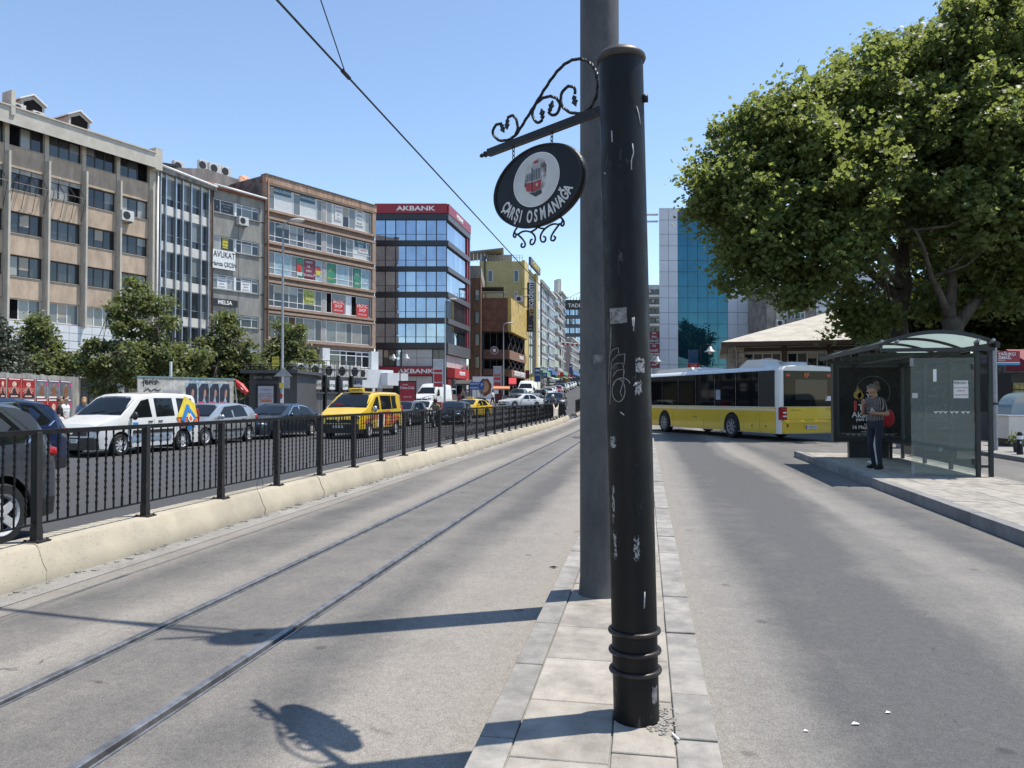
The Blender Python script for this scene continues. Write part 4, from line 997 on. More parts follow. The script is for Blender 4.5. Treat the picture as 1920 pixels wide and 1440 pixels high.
# body as one block: front plus the slanted street side
sdl = Matrix.Rotation(-f5.rz, 3, 'Z') @ SD
dep = 22.0
mb = MB(); P = [(0,.3),(e5-.3,.3),(e5-.3+sdl.x*side_len,.3+sdl.y*side_len),(e5-9,dep),(0,dep)]
mb.prism(P, 'z', -2, z5(383)); mb.build('wall', BBAND, b5)
glz = [(411,450),(460,499),(508,547),(557,596),(606,643)]
nb5 = 7
for (ya, yb) in glz:
    for i in range(nb5):
        xa, xb = e5*i/nb5, e5*(i+1)/nb5
        w = window(b5, xa+.01, xb-.01, z5(yb), z5(ya), (1,), (1,2.2), BBAND, [BG, BG2] , .02, .05, weights=[2.6,1])
for (ya, yb) in ((399,411),(450,460),(499,508),(547,557),(596,606),(643,654)):
    piece('dark_band', BBAND, b5, 0, e5+.12, -.16, .3, z5(yb)+.004, z5(ya)-.004)
fs = piece('red_fascia', BRED, b5, -.05, e5+.05, -.30, .3, z5(399), z5(381)); 
text('AKBANK', .78, WHITE_INK, b5, up_xz(f5.t(779), -.31, z5(390.5)), 'lettering', depth=.02, sx=1.5, bold=.02)
# street side in its own frame
sd5 = ob('street_side', None, b5, loc=(e5, 0, 0), rz=math.atan2(sdl.y, sdl.x))
sd5.empty_display_size = .1
def spart(name, m, x0, x1, y0, y1, z0, z1): return piece(name, m, sd5, x0, x1, y0, y1, z0, z1)
for (ya, yb) in glz:
    n = 8
    for i in range(n):
        xa, xb = .35+(side_len-1.7)*i/n, .35+(side_len-1.7)*(i+1)/n
        mb = MB(); mb.box(xa+.01, xb-.01, .05, .1, z5(yb), z5(ya)); 
        o = mb.build('pane', random.choice([BG, BG, BG2]), sd5)
for (ya, yb) in ((399,411),(450,460),(499,508),(547,557),(596,606),(643,664)):
    spart('grey_band', BGREY, -.1, side_len, -.25, .2, z5(yb)+.004, z5(ya)-.004)
spart('grey_frame', BGREY, side_len-.55, side_len-.01, -.22, .2, z5(664), z5(400)); spart('red_strip', BRED, side_len-1.35, side_len-.6, -.10, .15, z5(643), z5(411))
spart('red_fascia', BRED, -.05, side_len+.05, -.30, .3, z5(399), z5(381))
text('AKBANK', .72, WHITE_INK, sd5, up_xz(5.4, -.31, z5(390.5)), 'lettering', depth=.02, sx=1.2, bold=.02)
# ground storeys of the bank
BWH = M('bank_white_panel', (.46,.455,.45), .5, 0, .06, 1)
for (xa, xb) in ((706,717),(753,781),(781,810)): 
    for (ya, yb) in ((655,671),(671,687)): piece('white_panel', BWH, b5, f5.t(xa)+.02, f5.t(xb)-.02, .1, .4, z5(yb)+.02, z5(ya)-.02)
    for (ya, yb) in ((705,722),(722,745)): piece('white_panel', BWH, b5, f5.t(xa)+.02, f5.t(xb)-.02, .1, .4, z5(yb)+.02, z5(ya)-.02)
window(b5, f5.t(718), f5.t(752), z5(687), z5(655), (1,1.4,1), None, BBAND, [BG2, GLASS_MID], .12, .08)
window(b5, f5.t(811), f5.t(834), z5(687), z5(655), (1,1), None, BBAND, [GLASS_DARK], .12, .08)
window(b5, f5.t(718), f5.t(752), z5(758), z5(705), (1,1.4,1), None, BBAND, [GLASS_DARK], .12, .08, 'shop_front')
window(b5, f5.t(811), f5.t(834), z5(758), z5(705), (1,1), None, BBAND, [GLASS_DARK], .12, .08, 'shop_front')
piece('red_sign_band', BRED, b5, f5.t(706), f5.t(812), -.5, .09, z5(704), z5(688))
text('AKBANK', .72, WHITE_INK, b5, up_xz(f5.t(780.5), -.51, z5(696.5)), 'lettering', depth=.02, sx=1.5, bold=.02)
RB = M('bright_red_sign', (.50,.02,.025), .4, 0, .06, 2)
spart('red_sign_band', RB, .6, 8.2, -.9, .1, z5(708), z5(690))
text('AKBANK', .62, WHITE_INK, sd5, up_xz(4.4, -.91, z5(699)), 'lettering', depth=.02, sx=1.2, bold=.02)
for i in range(5): spart('white_panel', BWH, .5+i*2.1, 2.5+i*2.1, .1, .2, z5(688), z5(665))
spart('red_door', RB, .8, 2.6, .0, .2, z5(758), z5(710)); spart('shop_glass', GLASS_DARK, 2.7, 8, .05, .2, z5(760), z5(710))
ac_unit(sd5, 8.6, -.05, z5(700), 1.1, 1.5, .5)
# ================================================================== far street fronts, and the buildings on the right
def rows_of(b, x0, x1, zs, h, cols, fm, pm, y=.12, fw=.06, gapx=.25, rows=None, w=None, ncol=1):
    for z in zs:
        for i in range(ncol):
            a = x0 + (x1-x0)*i/ncol + gapx/2; c = x0 + (x1-x0)*(i+1)/ncol - gapx/2
            window(b, a, c, z, z+h, cols, rows, fm, pm, y, fw, weights=w)
# ---- brown narrow house beside the bank
fb = Fac(878, 106, 1e9)
BWAL = M('brown_wall', (.17,.09,.05), .9, 0, .25, 2.5, .2, 30, streak=.3)
bb = building('narrow_house', 'narrow brown house with four small windows between the bank and the burger restaurant', fb)
zb_ = lambda y, d=106: zat(y, d) - fb.z0
core(bb, BWAL, 0, 1.75, 14, zb_(520))
for (ya, yb) in ((542,563),(584,606),(626,648),(668,690)): window(bb, .95, 1.55, zb_(yb), zb_(ya), (1,), None, DARK_FRAME, [GLASS_DARK, GLASS_PALE], .22, .06)
piece('parapet', M('weathered_boards', (.30,.26,.22), .9, 0, .35, 4, streak=.3), bb, -.2, 1.8, .25, 14.2, zb_(520), zb_(497))
# ---- burger restaurant with rusty panels
fg = Fac(897, 110, 1e9)
RUSTP = M('rust_panel', (.215,.095,.055), .75, .1, .45, 1.6, .2, 20, col2=(.095,.042,.028), ramp=(.3,.66))
GOLDP = M('golden_panel', (.60,.43,.12), .6, .1, .4, 1.2, .1, 20, col2=(.30,.16,.055), ramp=(.28,.55))
BRBAND = M('brown_band', (.13,.06,.04), .6, 0, .12, 3)
bg_ = building('burger_restaurant', 'corner burger restaurant with rusty and golden panel box over dark glass floors', fg)
DIM = M('dim_glass', (.008,.008,.009), .5, 0, .3, 1, spec=.0)
zg = lambda y, d=110: zat(y, d) - fg.z0
eg = fg.t(952)
core(bg_, M('restaurant_dark', (.02,.018,.018), .5), .1, eg-.4, 12, zg(560), y0=.5)
for i in range(3):
    for (ya, yb) in ((559,580),(580,602),(602,622)): piece('rust_panel', RUSTP, bg_, -.3+(eg+.3)*i/3+.012, -.3+(eg+.3)*(i+1)/3-.012, -.6, .4, zg(yb)+.012, zg(ya)-.012)
for (ya, yb) in ((623,656),(674,692)):
    window(bg_, fg.t(907), eg-.1, zg(yb), zg(ya), (1,1,1,.6), None, DARK_FRAME, [DIM], .2, .08)
piece('grey_corner', GREY_DARK, bg_, -.2, fg.t(906), -.1, .5, 0, zg(623))
for (ya, yb) in ((656,673),(692,704)): piece('brown_band', BRBAND, bg_, fg.t(906), eg, -.3, .45, zg(yb), zg(ya))
mb = MB(); mb.lathe([(.58,0),(.58,.05)], 28, 0, Matrix.Translation((fg.t(927),-.31,zg(657))) @ Matrix.Rotation(PI/2,4,'X')); lg = mb.build('round_logo', WHITE_INK, bg_)
mb = MB(); mb.lathe([(.52,0),(.52,.02)], 28, 0, Matrix.Translation((fg.t(927),-.362,zg(657))) @ Matrix.Rotation(PI/2,4,'X')); mb.build('logo_disc', BRBAND, lg)
mb = MB(); mb.lathe([(.26,0),(.26,.02),(.2,.021)], 20, 0, Matrix.Translation((fg.t(927),-.384,zg(657))) @ Matrix.Rotation(PI/2,4,'X')); mb.build('logo_centre', WHITE_INK, lg)
sg = ob('street_side', None, bg_, loc=(eg, 0, 0), rz=R(90)-fg.rz)
def sp(name, m, x0, x1, y0, y1, z0, z1): return piece(name, m, sg, x0, x1, y0, y1, z0, z1)
SLg = 15.5
for i in range(4):
    for (ya, yb) in ((559,591),(591,622)): sp('golden_panel', GOLDP, -.5+(SLg+.5)*i/4+.02, -.5+(SLg+.5)*(i+1)/4-.02, -.6, .4, zg(yb)+.01, zg(ya)-.01)
for (ya, yb) in ((623,656),(674,692)):
    for i in range(5): sp('pane', DIM, SLg*i/5+.05, SLg*(i+1)/5-.05, .1, .2, zg(yb), zg(ya))
    for i in range(4):
        mb = MB(); a = SLg*i/4; mb.tube([(a,-.05,zg(yb)),(a+SLg/4,-.05,zg(ya))], .07, 5); mb.tube([(a+SLg/4,-.09,zg(yb)),(a,-.09,zg(ya))], .07, 5); mb.build('cross_brace', PLASTIC, sg)
WOODB = M('wood_sign_band', (.24,.12,.07), .6, 0, .12, 4)
sp('brown_band', WOODB, 0, SLg, -.3, .3, zg(673), zg(656)); sp('fascia_sign', WOODB, 0, SLg, -.6, .3, zg(706), zg(693))
text('SAUDRA BERGER', 1.0, WHITE_INK, sg, up_xz(SLg*.5, -.62, zg(699.5)), 'lettering', depth=.03, sx=1.45, bold=.03)
text('BURGER', .75, WHITE_INK, sg, up_xz(SLg*.68, -.32, zg(664.5)), 'lettering', depth=.03, sx=1.4, bold=.02)
sp('shop_glass', DIM, 0, SLg, .1, .2, 0, zg(706))
# terrace rail and pergola on the box
mb = MB()
for i in range(9): mb.tube([(i*eg/8,-.5,zg(558)),(i*eg/8,-.5,zg(548))], .03, 4)
mb.tube([(0,-.5,zg(548)),(eg,-.5,zg(548))], .035, 5); mb.build('terrace_rail', GALV, bg_)
mb = MB(); mb.box(.3, eg-.6, -.2, 5, zg(540), zg(538)); mb.build('pergola_roof', PLASTIC, bg_)
mb = MB()
for x in (.4, eg-.7): mb.box(x, x+.1, -.15, -.05, zg(558), zg(540))
mb.build('pergola_post', PLASTIC, bg_)
ac_unit(bg_, eg+1.8, 6, zg(556), 1.2, .9, .5)
# ---- yellow building behind
fy = Fac(899, 125, 1e9)
YELW = M('ochre_wall', (.46,.375,.17), .85, 0, .10, 1, .1, 20); YELL = M('ochre_pilaster', (.56,.43,.17), .8, 0, .08, 1)
by = building('academy_building', 'ochre yellow building with roof terrace and tall black academy banner', fy)
zy = lambda y, d=125: zat(y, d) - fy.z0
ey = fy.t(980)
core(by, YELW, 0, ey, 16, zy(489), y0=0)
for x in (919, 968):
    window(by, fy.t(x-4.5), fy.t(x+4.5), zy(528), zy(506), (1,), None, WHITE_FRAME, [GLASS_MID], -.06, .08)
window(by, fy.t(965), fy.t(971), zy(562), zy(546), (1,), None, WHITE_FRAME, [GLASS_PALE], -.06, .08)
mb = MB(); mb.tube([(fy.t(909),-.15,0),(fy.t(909),-.15,zy(480))], .12, 6); mb.build('downpipe', PLASTIC, by)
for x in (933, 952):
    mb = MB(); mb.tube([(fy.t(x),0,zy(492)),(fy.t(x+3),-.8,zy(498))], .05, 4); mb.build('bracket', GALV, by)
# terrace
bx('terrace_glass', GLASS_MID, by, 0, fy.t(911), .3, .4, zy(489), zy(476)); 
for i in range(5): bx('post', WHITE_FRAME, by, fy.t(880+i*7), fy.t(880+i*7)+.12, .15, .28, zy(489), zy(474))
mb = MB(); mb.prism([(fy.t(878),zy(474)),(fy.t(942),zy(467)),(fy.t(944),zy(464)),(fy.t(878),zy(471))], 'y', -.3, 7); mb.build('terrace_roof', M('terrace_roof', (.2,.19,.18), .7), by)
bx('terrace_back_wall', M('terrace_wall', (.25,.23,.21), .8), by, fy.t(911), fy.t(960), 3, 7, zy(489), zy(470))
for i in range(14):
    x = fy.t(913+i*5.1); mb = MB(); mb.tube([(x,.1,zy(489)),(x,.1,zy(477))], .035, 4); mb.build('rail_post', GALV, by)
for y_ in (477, 482): 
    mb = MB(); mb.tube([(fy.t(911),.1,zy(y_)),(ey,.1,zy(y_))], .03, 4); mb.build('rail', GALV, by)
bx('chimney', PLD, by, fy.t(933), fy.t(939), 4, 5, zy(470), zy(463))
sy = ob('street_side', None, by, loc=(ey, 0, 0), rz=R(90)-fy.rz)
def sq(name, m, x0, x1, y0, y1, z0, z1): return piece(name, m, sy, x0, x1, y0, y1, z0, z1)
SLy = 20.5
sq('wall', YELW, 0, SLy, .1, .5, -1, zy(489)); sq('pilaster', YELL, -.1, 4.2, -.35, .1, 0, zy(487)); sq('pilaster', YELL, 13.6, 16.2, -.35, .1, 0, zy(487)); sq('white_strip', WHITE_PAINT, 16.2, SLy, -.1, .1, 0, zy(487))
for k in range(5):
    z = 3.6 + k*3.5; sq('pane', GLASS_MID, 4.4, 13.4, -.02, .08, z, z+3.0); sq('pane', GLASS_DARK, 17, 19.2, -.16, -.11, z+.6, z+2.4); sq('band', GREY_DARK, 4.4, 13.4, -.05, .09, z+3.02, z+3.48)
    for q in range(5): sq('mullion', ALU, 4.4+q*2.2, 4.52+q*2.2, -.1, -.03, z, z+3.0)
sq('banner_board', M('roof_banner', (.10,.08,.09), .5, 0, .5, 2), 4, 16, -.8, -.4, zy(487), zy(470)-.2)
text('ydsacademy', 1.3, YEL, sy, up_xz(10, -.82, zy(479)), 'lettering', depth=.02, sx=1.1)
# vertical banner on brackets, facing us
vb = thing('vertical_banner', 'tall black vertical banner reading ydsacademy on the ochre building', 'sign', tuple(rd(988.5, 124)) , YAW)
vb.location.z = 0
vz = lambda y: zat(y, 124)
bw = 11.5*124/FPX
bx('panel', BLACK_INK, vb, 0, bw, 0, .25, vz(622), vz(529))
text('yds', 1.45, M('amber_ink', (.55,.32,.04), .5), vb, Matrix.Translation((bw*.55,-.01,vz(592.5))) @ Matrix.Rotation(-PI/2,4,'Y') @ Matrix.Rotation(PI/2,4,'X'), 'lettering', align='LEFT', depth=.01, sx=.98, bold=.01)
text('academy', 1.45, WHITE_INK, vb, Matrix.Translation((bw*.55,-.01,vz(580))) @ Matrix.Rotation(-PI/2,4,'Y') @ Matrix.Rotation(PI/2,4,'X'), 'lettering', align='LEFT', depth=.01, sx=.98, bold=.01)
for y_ in (610, 616):
    bx('stripe', M('grey_print',(.3,.3,.3),.6), vb, bw*.2, bw*.8, -.02, -.002, vz(y_+2), vz(y_))
for y_ in (541, 556, 575, 609):
    mb = MB(); mb.tube([(-.9,.12,vz(y_)),(0,.12,vz(y_))], .06, 5); mb.build('bracket', BLACK_IRON, vb)
# ---- street row up the hill (all along the road)
XS = -20.3
def along(x): return XS, FPX*abs(XS)/math.cos(YAW)/(1210-x)
def row_house(name, label, xa, xb, top, colm, trim, floors, style, cols=3, signm=None, dx=0.0, group='house fronts up the street'):
    _, da = along(xa); _, db = along(xb)
    pa = rd(xa, da); pb = rd(xb, db); o_ = Vector((XS+dx, pa.y, hz(pa.y))); L = pb.y - pa.y
    b = thing(name, label, 'building', tuple(o_), PI/2, group)
    H = zat(top, da) - o_.z
    bx('wall', colm, b, 0, L, .3, 11, -2, H)
    fh = (H-4.2)/floors
    for k in range(floors):
        z = 4.2 + k*fh
        n = cols
        for i in range(n):
            a = .4 + (L-.8)*i/n; c = .4 + (L-.8)*(i+1)/n
            w = window(b, a+.2, c-.2, z+fh*.28, z+fh*.88, (1,1), None, trim, [GLASS_DARK, GLASS_MID, GLASS_PALE], .1, .12)
            if style == 'balcony': bx('balcony', trim, b, a+.05, c-.05, -.7, .28, z-.05, z+fh*.26)
        if style != 'glass': bx('band', trim, b, 0, L, .05, .32, z+fh*.90, z+fh)
    bx('cornice', trim, b, -.1, L+.1, -.4, .6, H, H+.35)
    bx('shop_front', GLASS_DARK, b, .3, L-.3, .05, .28, .2, 3.2)
    s_ = bx('shop_sign', signm or RB, b, .2, L-.2, -.5, .28, 3.25, 4.15)
    return b, L, H
DARKW = M('black_party_wall', (.022,.021,.022), .8, 0, .4, 1.2, .2, 20)
LG = M('light_grey_front', (.42,.42,.41), .75, 0, .1, 1.5); LW = M('off_white_front', (.58,.57,.54), .75, 0, .1, 1.5); LB = M('pale_blue_front', (.42,.50,.58), .7, 0, .1, 1.5); DG = M('mid_grey_front', (.20,.20,.21), .7, 0, .15, 1.5); PK = M('pinkish_front', (.45,.36,.32), .8, 0, .12, 1.5)
bC, LC, HC = row_house('row_house', 'grey street house with black side wall and red tile top beyond the ochre building', 1013, 1028, 528, LG, LW, 6, 'band', 4, gr)
bx('party_wall', DARKW, bC, -.25, -.02, -.3, 10.5, 5, HC-.3)
mb = MB(); mb.prism([(-.5,HC+.36),(5.5,HC+1.7),(11,HC+.36)], 'x', -.2, LC+.2); mb.build('roof', M('orange_tile', (.35,.13,.07), .85, 0, .3, 3), bC)
mb = MB(); mb.tube([(1,2,HC+1),(1,2,HC+5)], .06, 4); mb.tube([(.2,2,HC+3.6),(1.8,2,HC+3.6)], .05, 4); mb.build('aerial', BLACK_INK, bC)
bD, LD, HD = row_house('row_house', 'pale blue narrow street house with many windows, second up the hill row', 1028, 1040, 548, LB, LW, 6, 'band', 4, M('blue_sign',(.03,.09,.30),.5), .3)
bE, LE, HE = row_house('row_house', 'off-white street house with projecting balconies farther up the hill row', 1040, 1051, 549, LW, LG, 6, 'balcony', 3, RB, .0)
bF, LF, HF = row_house('row_house', 'grey street house with aerials on top, fourth up the hill row', 1051, 1060, 548, DG, LG, 7, 'band', 3, gr, .2)
for q in (2, 5, 8):
    mb = MB(); mb.box(q, q+1.2, 1, 2, HF+.35, HF+3+q*.2); mb.build('roof_tank', LG, bF)
bG, LG_, HG = row_house('row_house', 'pinkish low street house with tall windows near the end of the hill row', 1063, 1079, 634, PK, LW, 4, 'band', 5, M('blue_sign2',(.03,.12,.34),.5), 1.2)
fend = Fac(1058, 262, 1e9)
bend = building('dark_glass_block', 'dark glass block with roof lettering closing the far street end', fend)
ze = lambda y: zat(y, 262) - fend.z0
ee = fend.t(1150)
core(bend, M('slate_front', (.06,.068,.08), .5, 0, .15, .5), 0, ee, 12, ze(578))
for k in range(7):
    y0_ = 580 + k*17; 
    for i in range(9): window(bend, ee*i/9+.1, ee*(i+1)/9-.1, ze(y0_+11), ze(y0_), (1,1), None, DARK_FRAME, [BG, BG2, GLASS_MID], .0, .1)
bx('roof_band', PLASTIC, bend, -.1, ee+.1, -.4, 2, ze(578), ze(562))
text('TADES', 1.9, WHITE_INK, bend, up_xz(fend.t(1080), -.42, ze(573)), 'lettering', depth=.03)
mb = MB()
for i in range(8): a = .6+i*1.0; mb.tube([(fend.t(1062)+a,0,ze(562)),(fend.t(1062)+a,0,ze(556))], .09, 4)
mb.build('roof_rail', PLASTIC, bend)
# bunting across the far street
mb = MB(); a = rd(1052, 175); b = rd(1120, 175)
mb.tube([(a.x,a.y,zat(641,175)),((a.x+b.x)/2,(a.y+b.y)/2,zat(645,175)),(b.x,b.y,zat(640,175))], .05, 4)
bun = thing('bunting', 'red and white bunting strung across the far street', 'bunting'); mb.build('cord', WHITE_INK, bun)
for i in range(16):
    t = i/16; p = a.lerp(b, t); z = zat(642,175) - .3*math.sin(PI*t); bx('flag', RED_INK if i % 2 else WHITE_INK, bun, p.x-.25, p.x+.25, p.y-.02, p.y+.02, z-.55, z)

# ================================================================== right-hand side
# ---- glass and white panel block
DQ = 91.0
fq = Fac(1237, DQ, 1e9)
PANW = M('white_composite_panel', (.55,.58,.63), .35, 0, .05, .3, rnd=.02); TEAL = MG('teal_glass', (.022,.115,.17), .012, 1.0, .008); TEALD = MG('teal_glass_dark', (.02,.03,.05), .015, .9, .008)
TEAL.node_tree.nodes['Principled BSDF'].inputs['Metallic'].default_value = .75
SHUT = M('grey_shutter', (.30,.30,.32), .6, 0, .1, 3)
bq = building('glass_office_block', 'office block of white panels and teal mirror glass behind the bus', fq)
zq = lambda y: zat(y, DQ) - fq.z0
eq = fq.t(1441)
mb = MB(); mb.prism([(0.02,.14),(eq-.02,.14),(eq+2,18),(3.8,18)], 'z', -1, zq(389)); mb.build('wall', M('panel_joint', (.10,.11,.13), .8), bq)
ln = [388,411,438,460,487.5,509,536,558,585.5,607.5,634,656,683.5,706,733,760]
for j in range(len(ln)-1):
    z1, z0 = zq(ln[j]), zq(ln[j+1])
    for (xa, xb, n, kind) in ((1237,1272,2,'w'),(1272,1365.5,5,'g'),(1365.5,1441,4,'w')):
        for i in range(n):
            a = fq.t(xa+(xb-xa)*i/n); c = fq.t(xa+(xb-xa)*(i+1)/n)
            if kind == 'w':
                m = SHUT if (xa > 1300 and i == 2 and j % 2 == 0 and j > 3) else PANW
                piece('panel', m, bq, a+.02, c-.02, .0, .12, z0+.02, z1-.02)
            else:
                o = piece('glass_pane', TEALD if j == 0 else TEAL, bq, a+.02, c-.02, .03, .12, z0+.02, z1-.02); o.rotation_euler = (random.uniform(-.004,.004), 0, random.uniform(-.004,.004))
for y_ in (397, 410):
    mb = MB(); mb.box(-1.6, 0, .5, 1.0, zq(y_+2), zq(y_)); mb.build('roof_bracket', WHITE_PAINT, bq)
# sliver of a far house and its red signs, left of the glass block
fs_ = Fac(1214, 150, 1e9); zs_ = lambda y: zat(y, 150) - fs_.z0
bs = building('far_house', 'narrow grey balcony house glimpsed between the poles and the glass block', fs_)
es = fs_.t(1250); core(bs, LG, 0, es, 20, zs_(533))
for k in range(6):
    ya = 540 + k*18; window(bs, .3, 1.5, zs_(ya+12), zs_(ya+2), (1,1), None, DARK_FRAME, [GLASS_DARK], .1, .1); window(bs, 1.7, es-.2, zs_(ya+12), zs_(ya+2), (1,1), None, DARK_FRAME, [GLASS_DARK], .1, .1)
    bx('balcony', LW, bs, .1, es, -.6, .3, zs_(ya+17), zs_(ya+13))
pr = rd(1216, 88)
rs = thing('sign_tower', 'dark red stacked sign board reading hello SMILE left of the glass block', 'sign', (pr.x, pr.y, hz(pr.y)), YAW)
zr = lambda y: zat(y, 88) - hz(pr.y)
DKR = M('dark_red_board', (.14,.012,.02), .5)
for (ya, yb, m, tx) in ((621,635,DKR,['hello','SMILE']),(636,643,PLASTIC,'AĞIZ DİŞ'),(644,662,DKR,['DİŞ','KLİNİĞİ']),(663,677,M('grey_board',(.3,.28,.28),.6),'OPTİK'),(678,690,DKR,['KAFE'])):
    signboard(rs, 0, 1.32, zr(yb), zr(ya), 0, m, tx, WHITE_INK, .3, 'sign_panel', .1, .8)
bx('post', GALV, rs, .55, .75, .05, .2, 0, zr(640))
# ---- house backs between the glass block and the tree
fh_ = Fac(1441, 84, 1e9); zh = lambda y: zat(y, 84) - fh_.z0
bh = building('old_house', 'old grey plaster house with small red tiled roof behind the market hall', fh_)
eh = fh_.t(1531); OLD = M('old_plaster', (.27,.245,.22), .9, 0, .3, 1, .2, 15)
core(bh, OLD, 0, eh, 10, zh(540)); piece('corner_strip', M('cream_plaster', (.42,.39,.33), .9), bh, fh_.t(1457), fh_.t(1469), .1, .3, 0, zh(540))
window(bh, fh_.t(1471), fh_.t(1478), zh(598), zh(580), (1,), (1,1), WHITE_FRAME, [GLASS_DARK], .1, .08); window(bh, fh_.t(1484), fh_.t(1511), zh(598), zh(580), (1,1.4,1), (2,1), WHITE_FRAME, [GLASS_DARK], .1, .08); window(bh, fh_.t(1481), fh_.t(1488), zh(566), zh(558), (1,), None, WHITE_FRAME, [GLASS_DARK], .1, .08)
mb = MB(); mb.prism([(-1.0,zh(576)),(.3,zh(567)),(.3,zh(576))], 'x', fh_.t(1469), fh_.t(1516)); mb.build('lean_to_roof', TILE, bh)
bx('balcony', OLD, bh, fh_.t(1470), fh_.t(1514), -.9, .3, zh(608), zh(599)); ac_unit(bh, fh_.t(1462), -.1, zh(612), .9, .7, .4)
fw_ = Fac(1531, 86, 1e9); zw = lambda y: zat(y, 86) - fw_.z0
bw_ = building('white_clad_house', 'white clad house with horizontal joints partly hidden by the plane tree', fw_)
ew = fw_.t(1700); core(bw_, LW, 0, ew, 12, zw(505))
for k in range(12):
    for (xa, xb) in ((1532,1565),(1566,1600),(1601,1640),(1641,1698)): piece('cladding_strip', PANW if k % 4 else LG, bw_, fw_.t(xa), fw_.t(xb), .1, .3, zw(640-k*11)+.03, zw(640-k*11)+.66)
# ---- market hall with pale hipped roof
fm_ = Fac(1360, 50, dirv=Matrix.Rotation(R(-15),3,'Z') @ RGT); zm = lambda y, d=50: zat(y, d)
bm = building('market_hall', 'market hall with wide pale hipped roof, stone corner pier and dark window strip', fm_)
em = fm_.t(1830); x0m = fm_.t(1367)
ROOFW = M('pale_roof_sheet', (.40,.37,.31), .8, 0, .14, 1.5, .1, 10)
core(bm, M('hall_wall', (.22,.19,.16), .85, 0, .2, 1.5), x0m+.1, em, 14, zm(646), y0=.9)
# hip roof as separate sheets
apex = [(x0m+9.6, 9.6), (em-4, 9.6)]; ez, az = zm(645), zm(645)+3.4
def hip(name, pts, m):
    mb = MB(); mb.poly(pts); o = mb.build(name, m, bm); s_ = o.modifiers.new('s','SOLIDIFY'); s_.thickness = .1; return o
n = 9; m_ = 5
A = Vector((x0m-.5, -.4, ez)); B_ = Vector((em+1, -.4, ez)); Cc = Vector((em-4, 9.6, az)); D_ = Vector((x0m+9.6, 9.6, az))
for i in range(n):
    for j in range(m_):
        def pt(u, v): return (A.lerp(B_, u)).lerp(D_.lerp(Cc, u), v)
        q = [pt((i+.004)/n, (j+.006)/m_), pt((i+.996)/n, (j+.006)/m_), pt((i+.996)/n, (j+.994)/m_), pt((i+.004)/n, (j+.994)/m_)]
        nn = Vector((0,-.32,.95)); mb = MB(); vs = [tuple(p) for p in q] + [tuple(p - nn*.06) for p in q]; mb.add(vs, [(0,1,2,3),(7,6,5,4),(0,4,5,1),(1,5,6,2),(2,6,7,3),(3,7,4,0)]); mb.build('roof_sheet', ROOFW, bm)
hip('roof_end', [tuple(A), tuple(D_), (x0m-.5, 19.5, ez)], ROOFW); hip('roof_back', [(x0m-.5,19.5,ez), tuple(D_), tuple(Cc), (em+1,19.5,ez)], ROOFW)
mb = MB(); mb.prism([(x0m-.5,ez-.30),(em,ez-.30),(em,ez-.02),(x0m-.5,ez-.02)], 'y', -.42, -.34); mb.build('gutter', M('brown_gutter', (.09,.05,.035), .6), bm)
mb = MB(); mb.tube([(x0m+.35,-.35,ez-.2),(x0m+.5,.25,ez-.6),(x0m+.5,.3,0)], .06, 6); mb.build('downpipe', M('tin_pipe',(.3,.28,.25),.6), bm, True)
STN = M('rough_stone', (.27,.235,.195), .9, 0, .3, 4, .5, 30, rnd=.2)
for k in range(13):
    z = .1 + k*.38
    for (a, c) in (((0,.55),(.56,1.0)) if k % 2 else ((0,.4),(.41,1.0))): piece('stone_block', STN, bm, x0m+a+.01, x0m+c-.01, .4+random.uniform(-.02,.02), 1.0, z, z+.365)
BRW = M('brown_post', (.05,.028,.02), .6)
for x in (1391, 1473, 1560, 1640, 1730): piece('post', BRW, bm, fm_.t(x)-.12, fm_.t(x)+.12, .55, .85, 0, ez-.35)
piece('top_beam', BRW, bm, fm_.t(1391), em, .6, .9, ez-.62, ez-.36)
CRM = M('cream_board', (.45,.42,.36), .7, 0, .08, 3)
xs_ = [1392,1472,1474,1559,1561,1639,1641,1729]
for a, c in zip(xs_[::2], xs_[1::2]):
    piece('cream_board', CRM, bm, fm_.t(a)+.14, fm_.t(c)-.14, .65, .9, zm(664), zm(653)); 
    window(bm, fm_.t(a)+.14, fm_.t(c)-.14, zm(692), zm(665), (1,1,1,1), None, CRM, [GLASS_DARK, GLASS_DARK, M('dark_blind', (.06,.05,.045), .6)], .66, .07)
    piece('cream_board', CRM, bm, fm_.t(a)+.14, fm_.t(c)-.14, .65, .9, .2, zm(693))
# ---- old stone fountain wall at far right
fk = Fac(1795, 31, 1e9); zk = lambda y, d=31: zat(y, d)
bk = building('stone_fountain', 'old grey stone fountain wall with pointed arch niche behind the bus shelter', fk)
ek = fk.t(2150)
STG = M('grey_old_stone', (.115,.108,.10), .95, 0, .35, 3, .6, 25, rnd=.22); STL = M('pale_old_stone', (.24,.235,.225), .95, 0, .25, 4, .5, 30, rnd=.15)
bx('wall', M('stone_mortar', (.085,.08,.075), .95, 0, .3, 4), bk, 0, ek, .5, 3, 0, zk(676))
cx, cw, ztop = fk.t(1880), .92, zk(737)
def in_arch(x, z):
    if z < zk(790): return abs(x-cx) < cw
    return abs(x-cx) < cw*(1-((z-zk(790))/(ztop-zk(790)))**1.4)
z = .12; k = 0
while z < zk(680):
    hgt = .13 if zk(729) < z < zk(706) else .31
    x = -.2*(k % 2)
    while x < ek:
        L = random.uniform(.28,.36) if hgt < .2 else random.uniform(.45,.8)
        if not any(in_arch(x+L*q, z+hgt*.5) for q in (.1,.5,.9)):
            piece('stone_block', STL if hgt < .2 else STG, bk, max(0,x)+.006, min(ek, x+L)-.006, .38+random.uniform(-.025,.02), .52, z+.005, z+hgt-.005)
        x += L
    z += hgt; k += 1
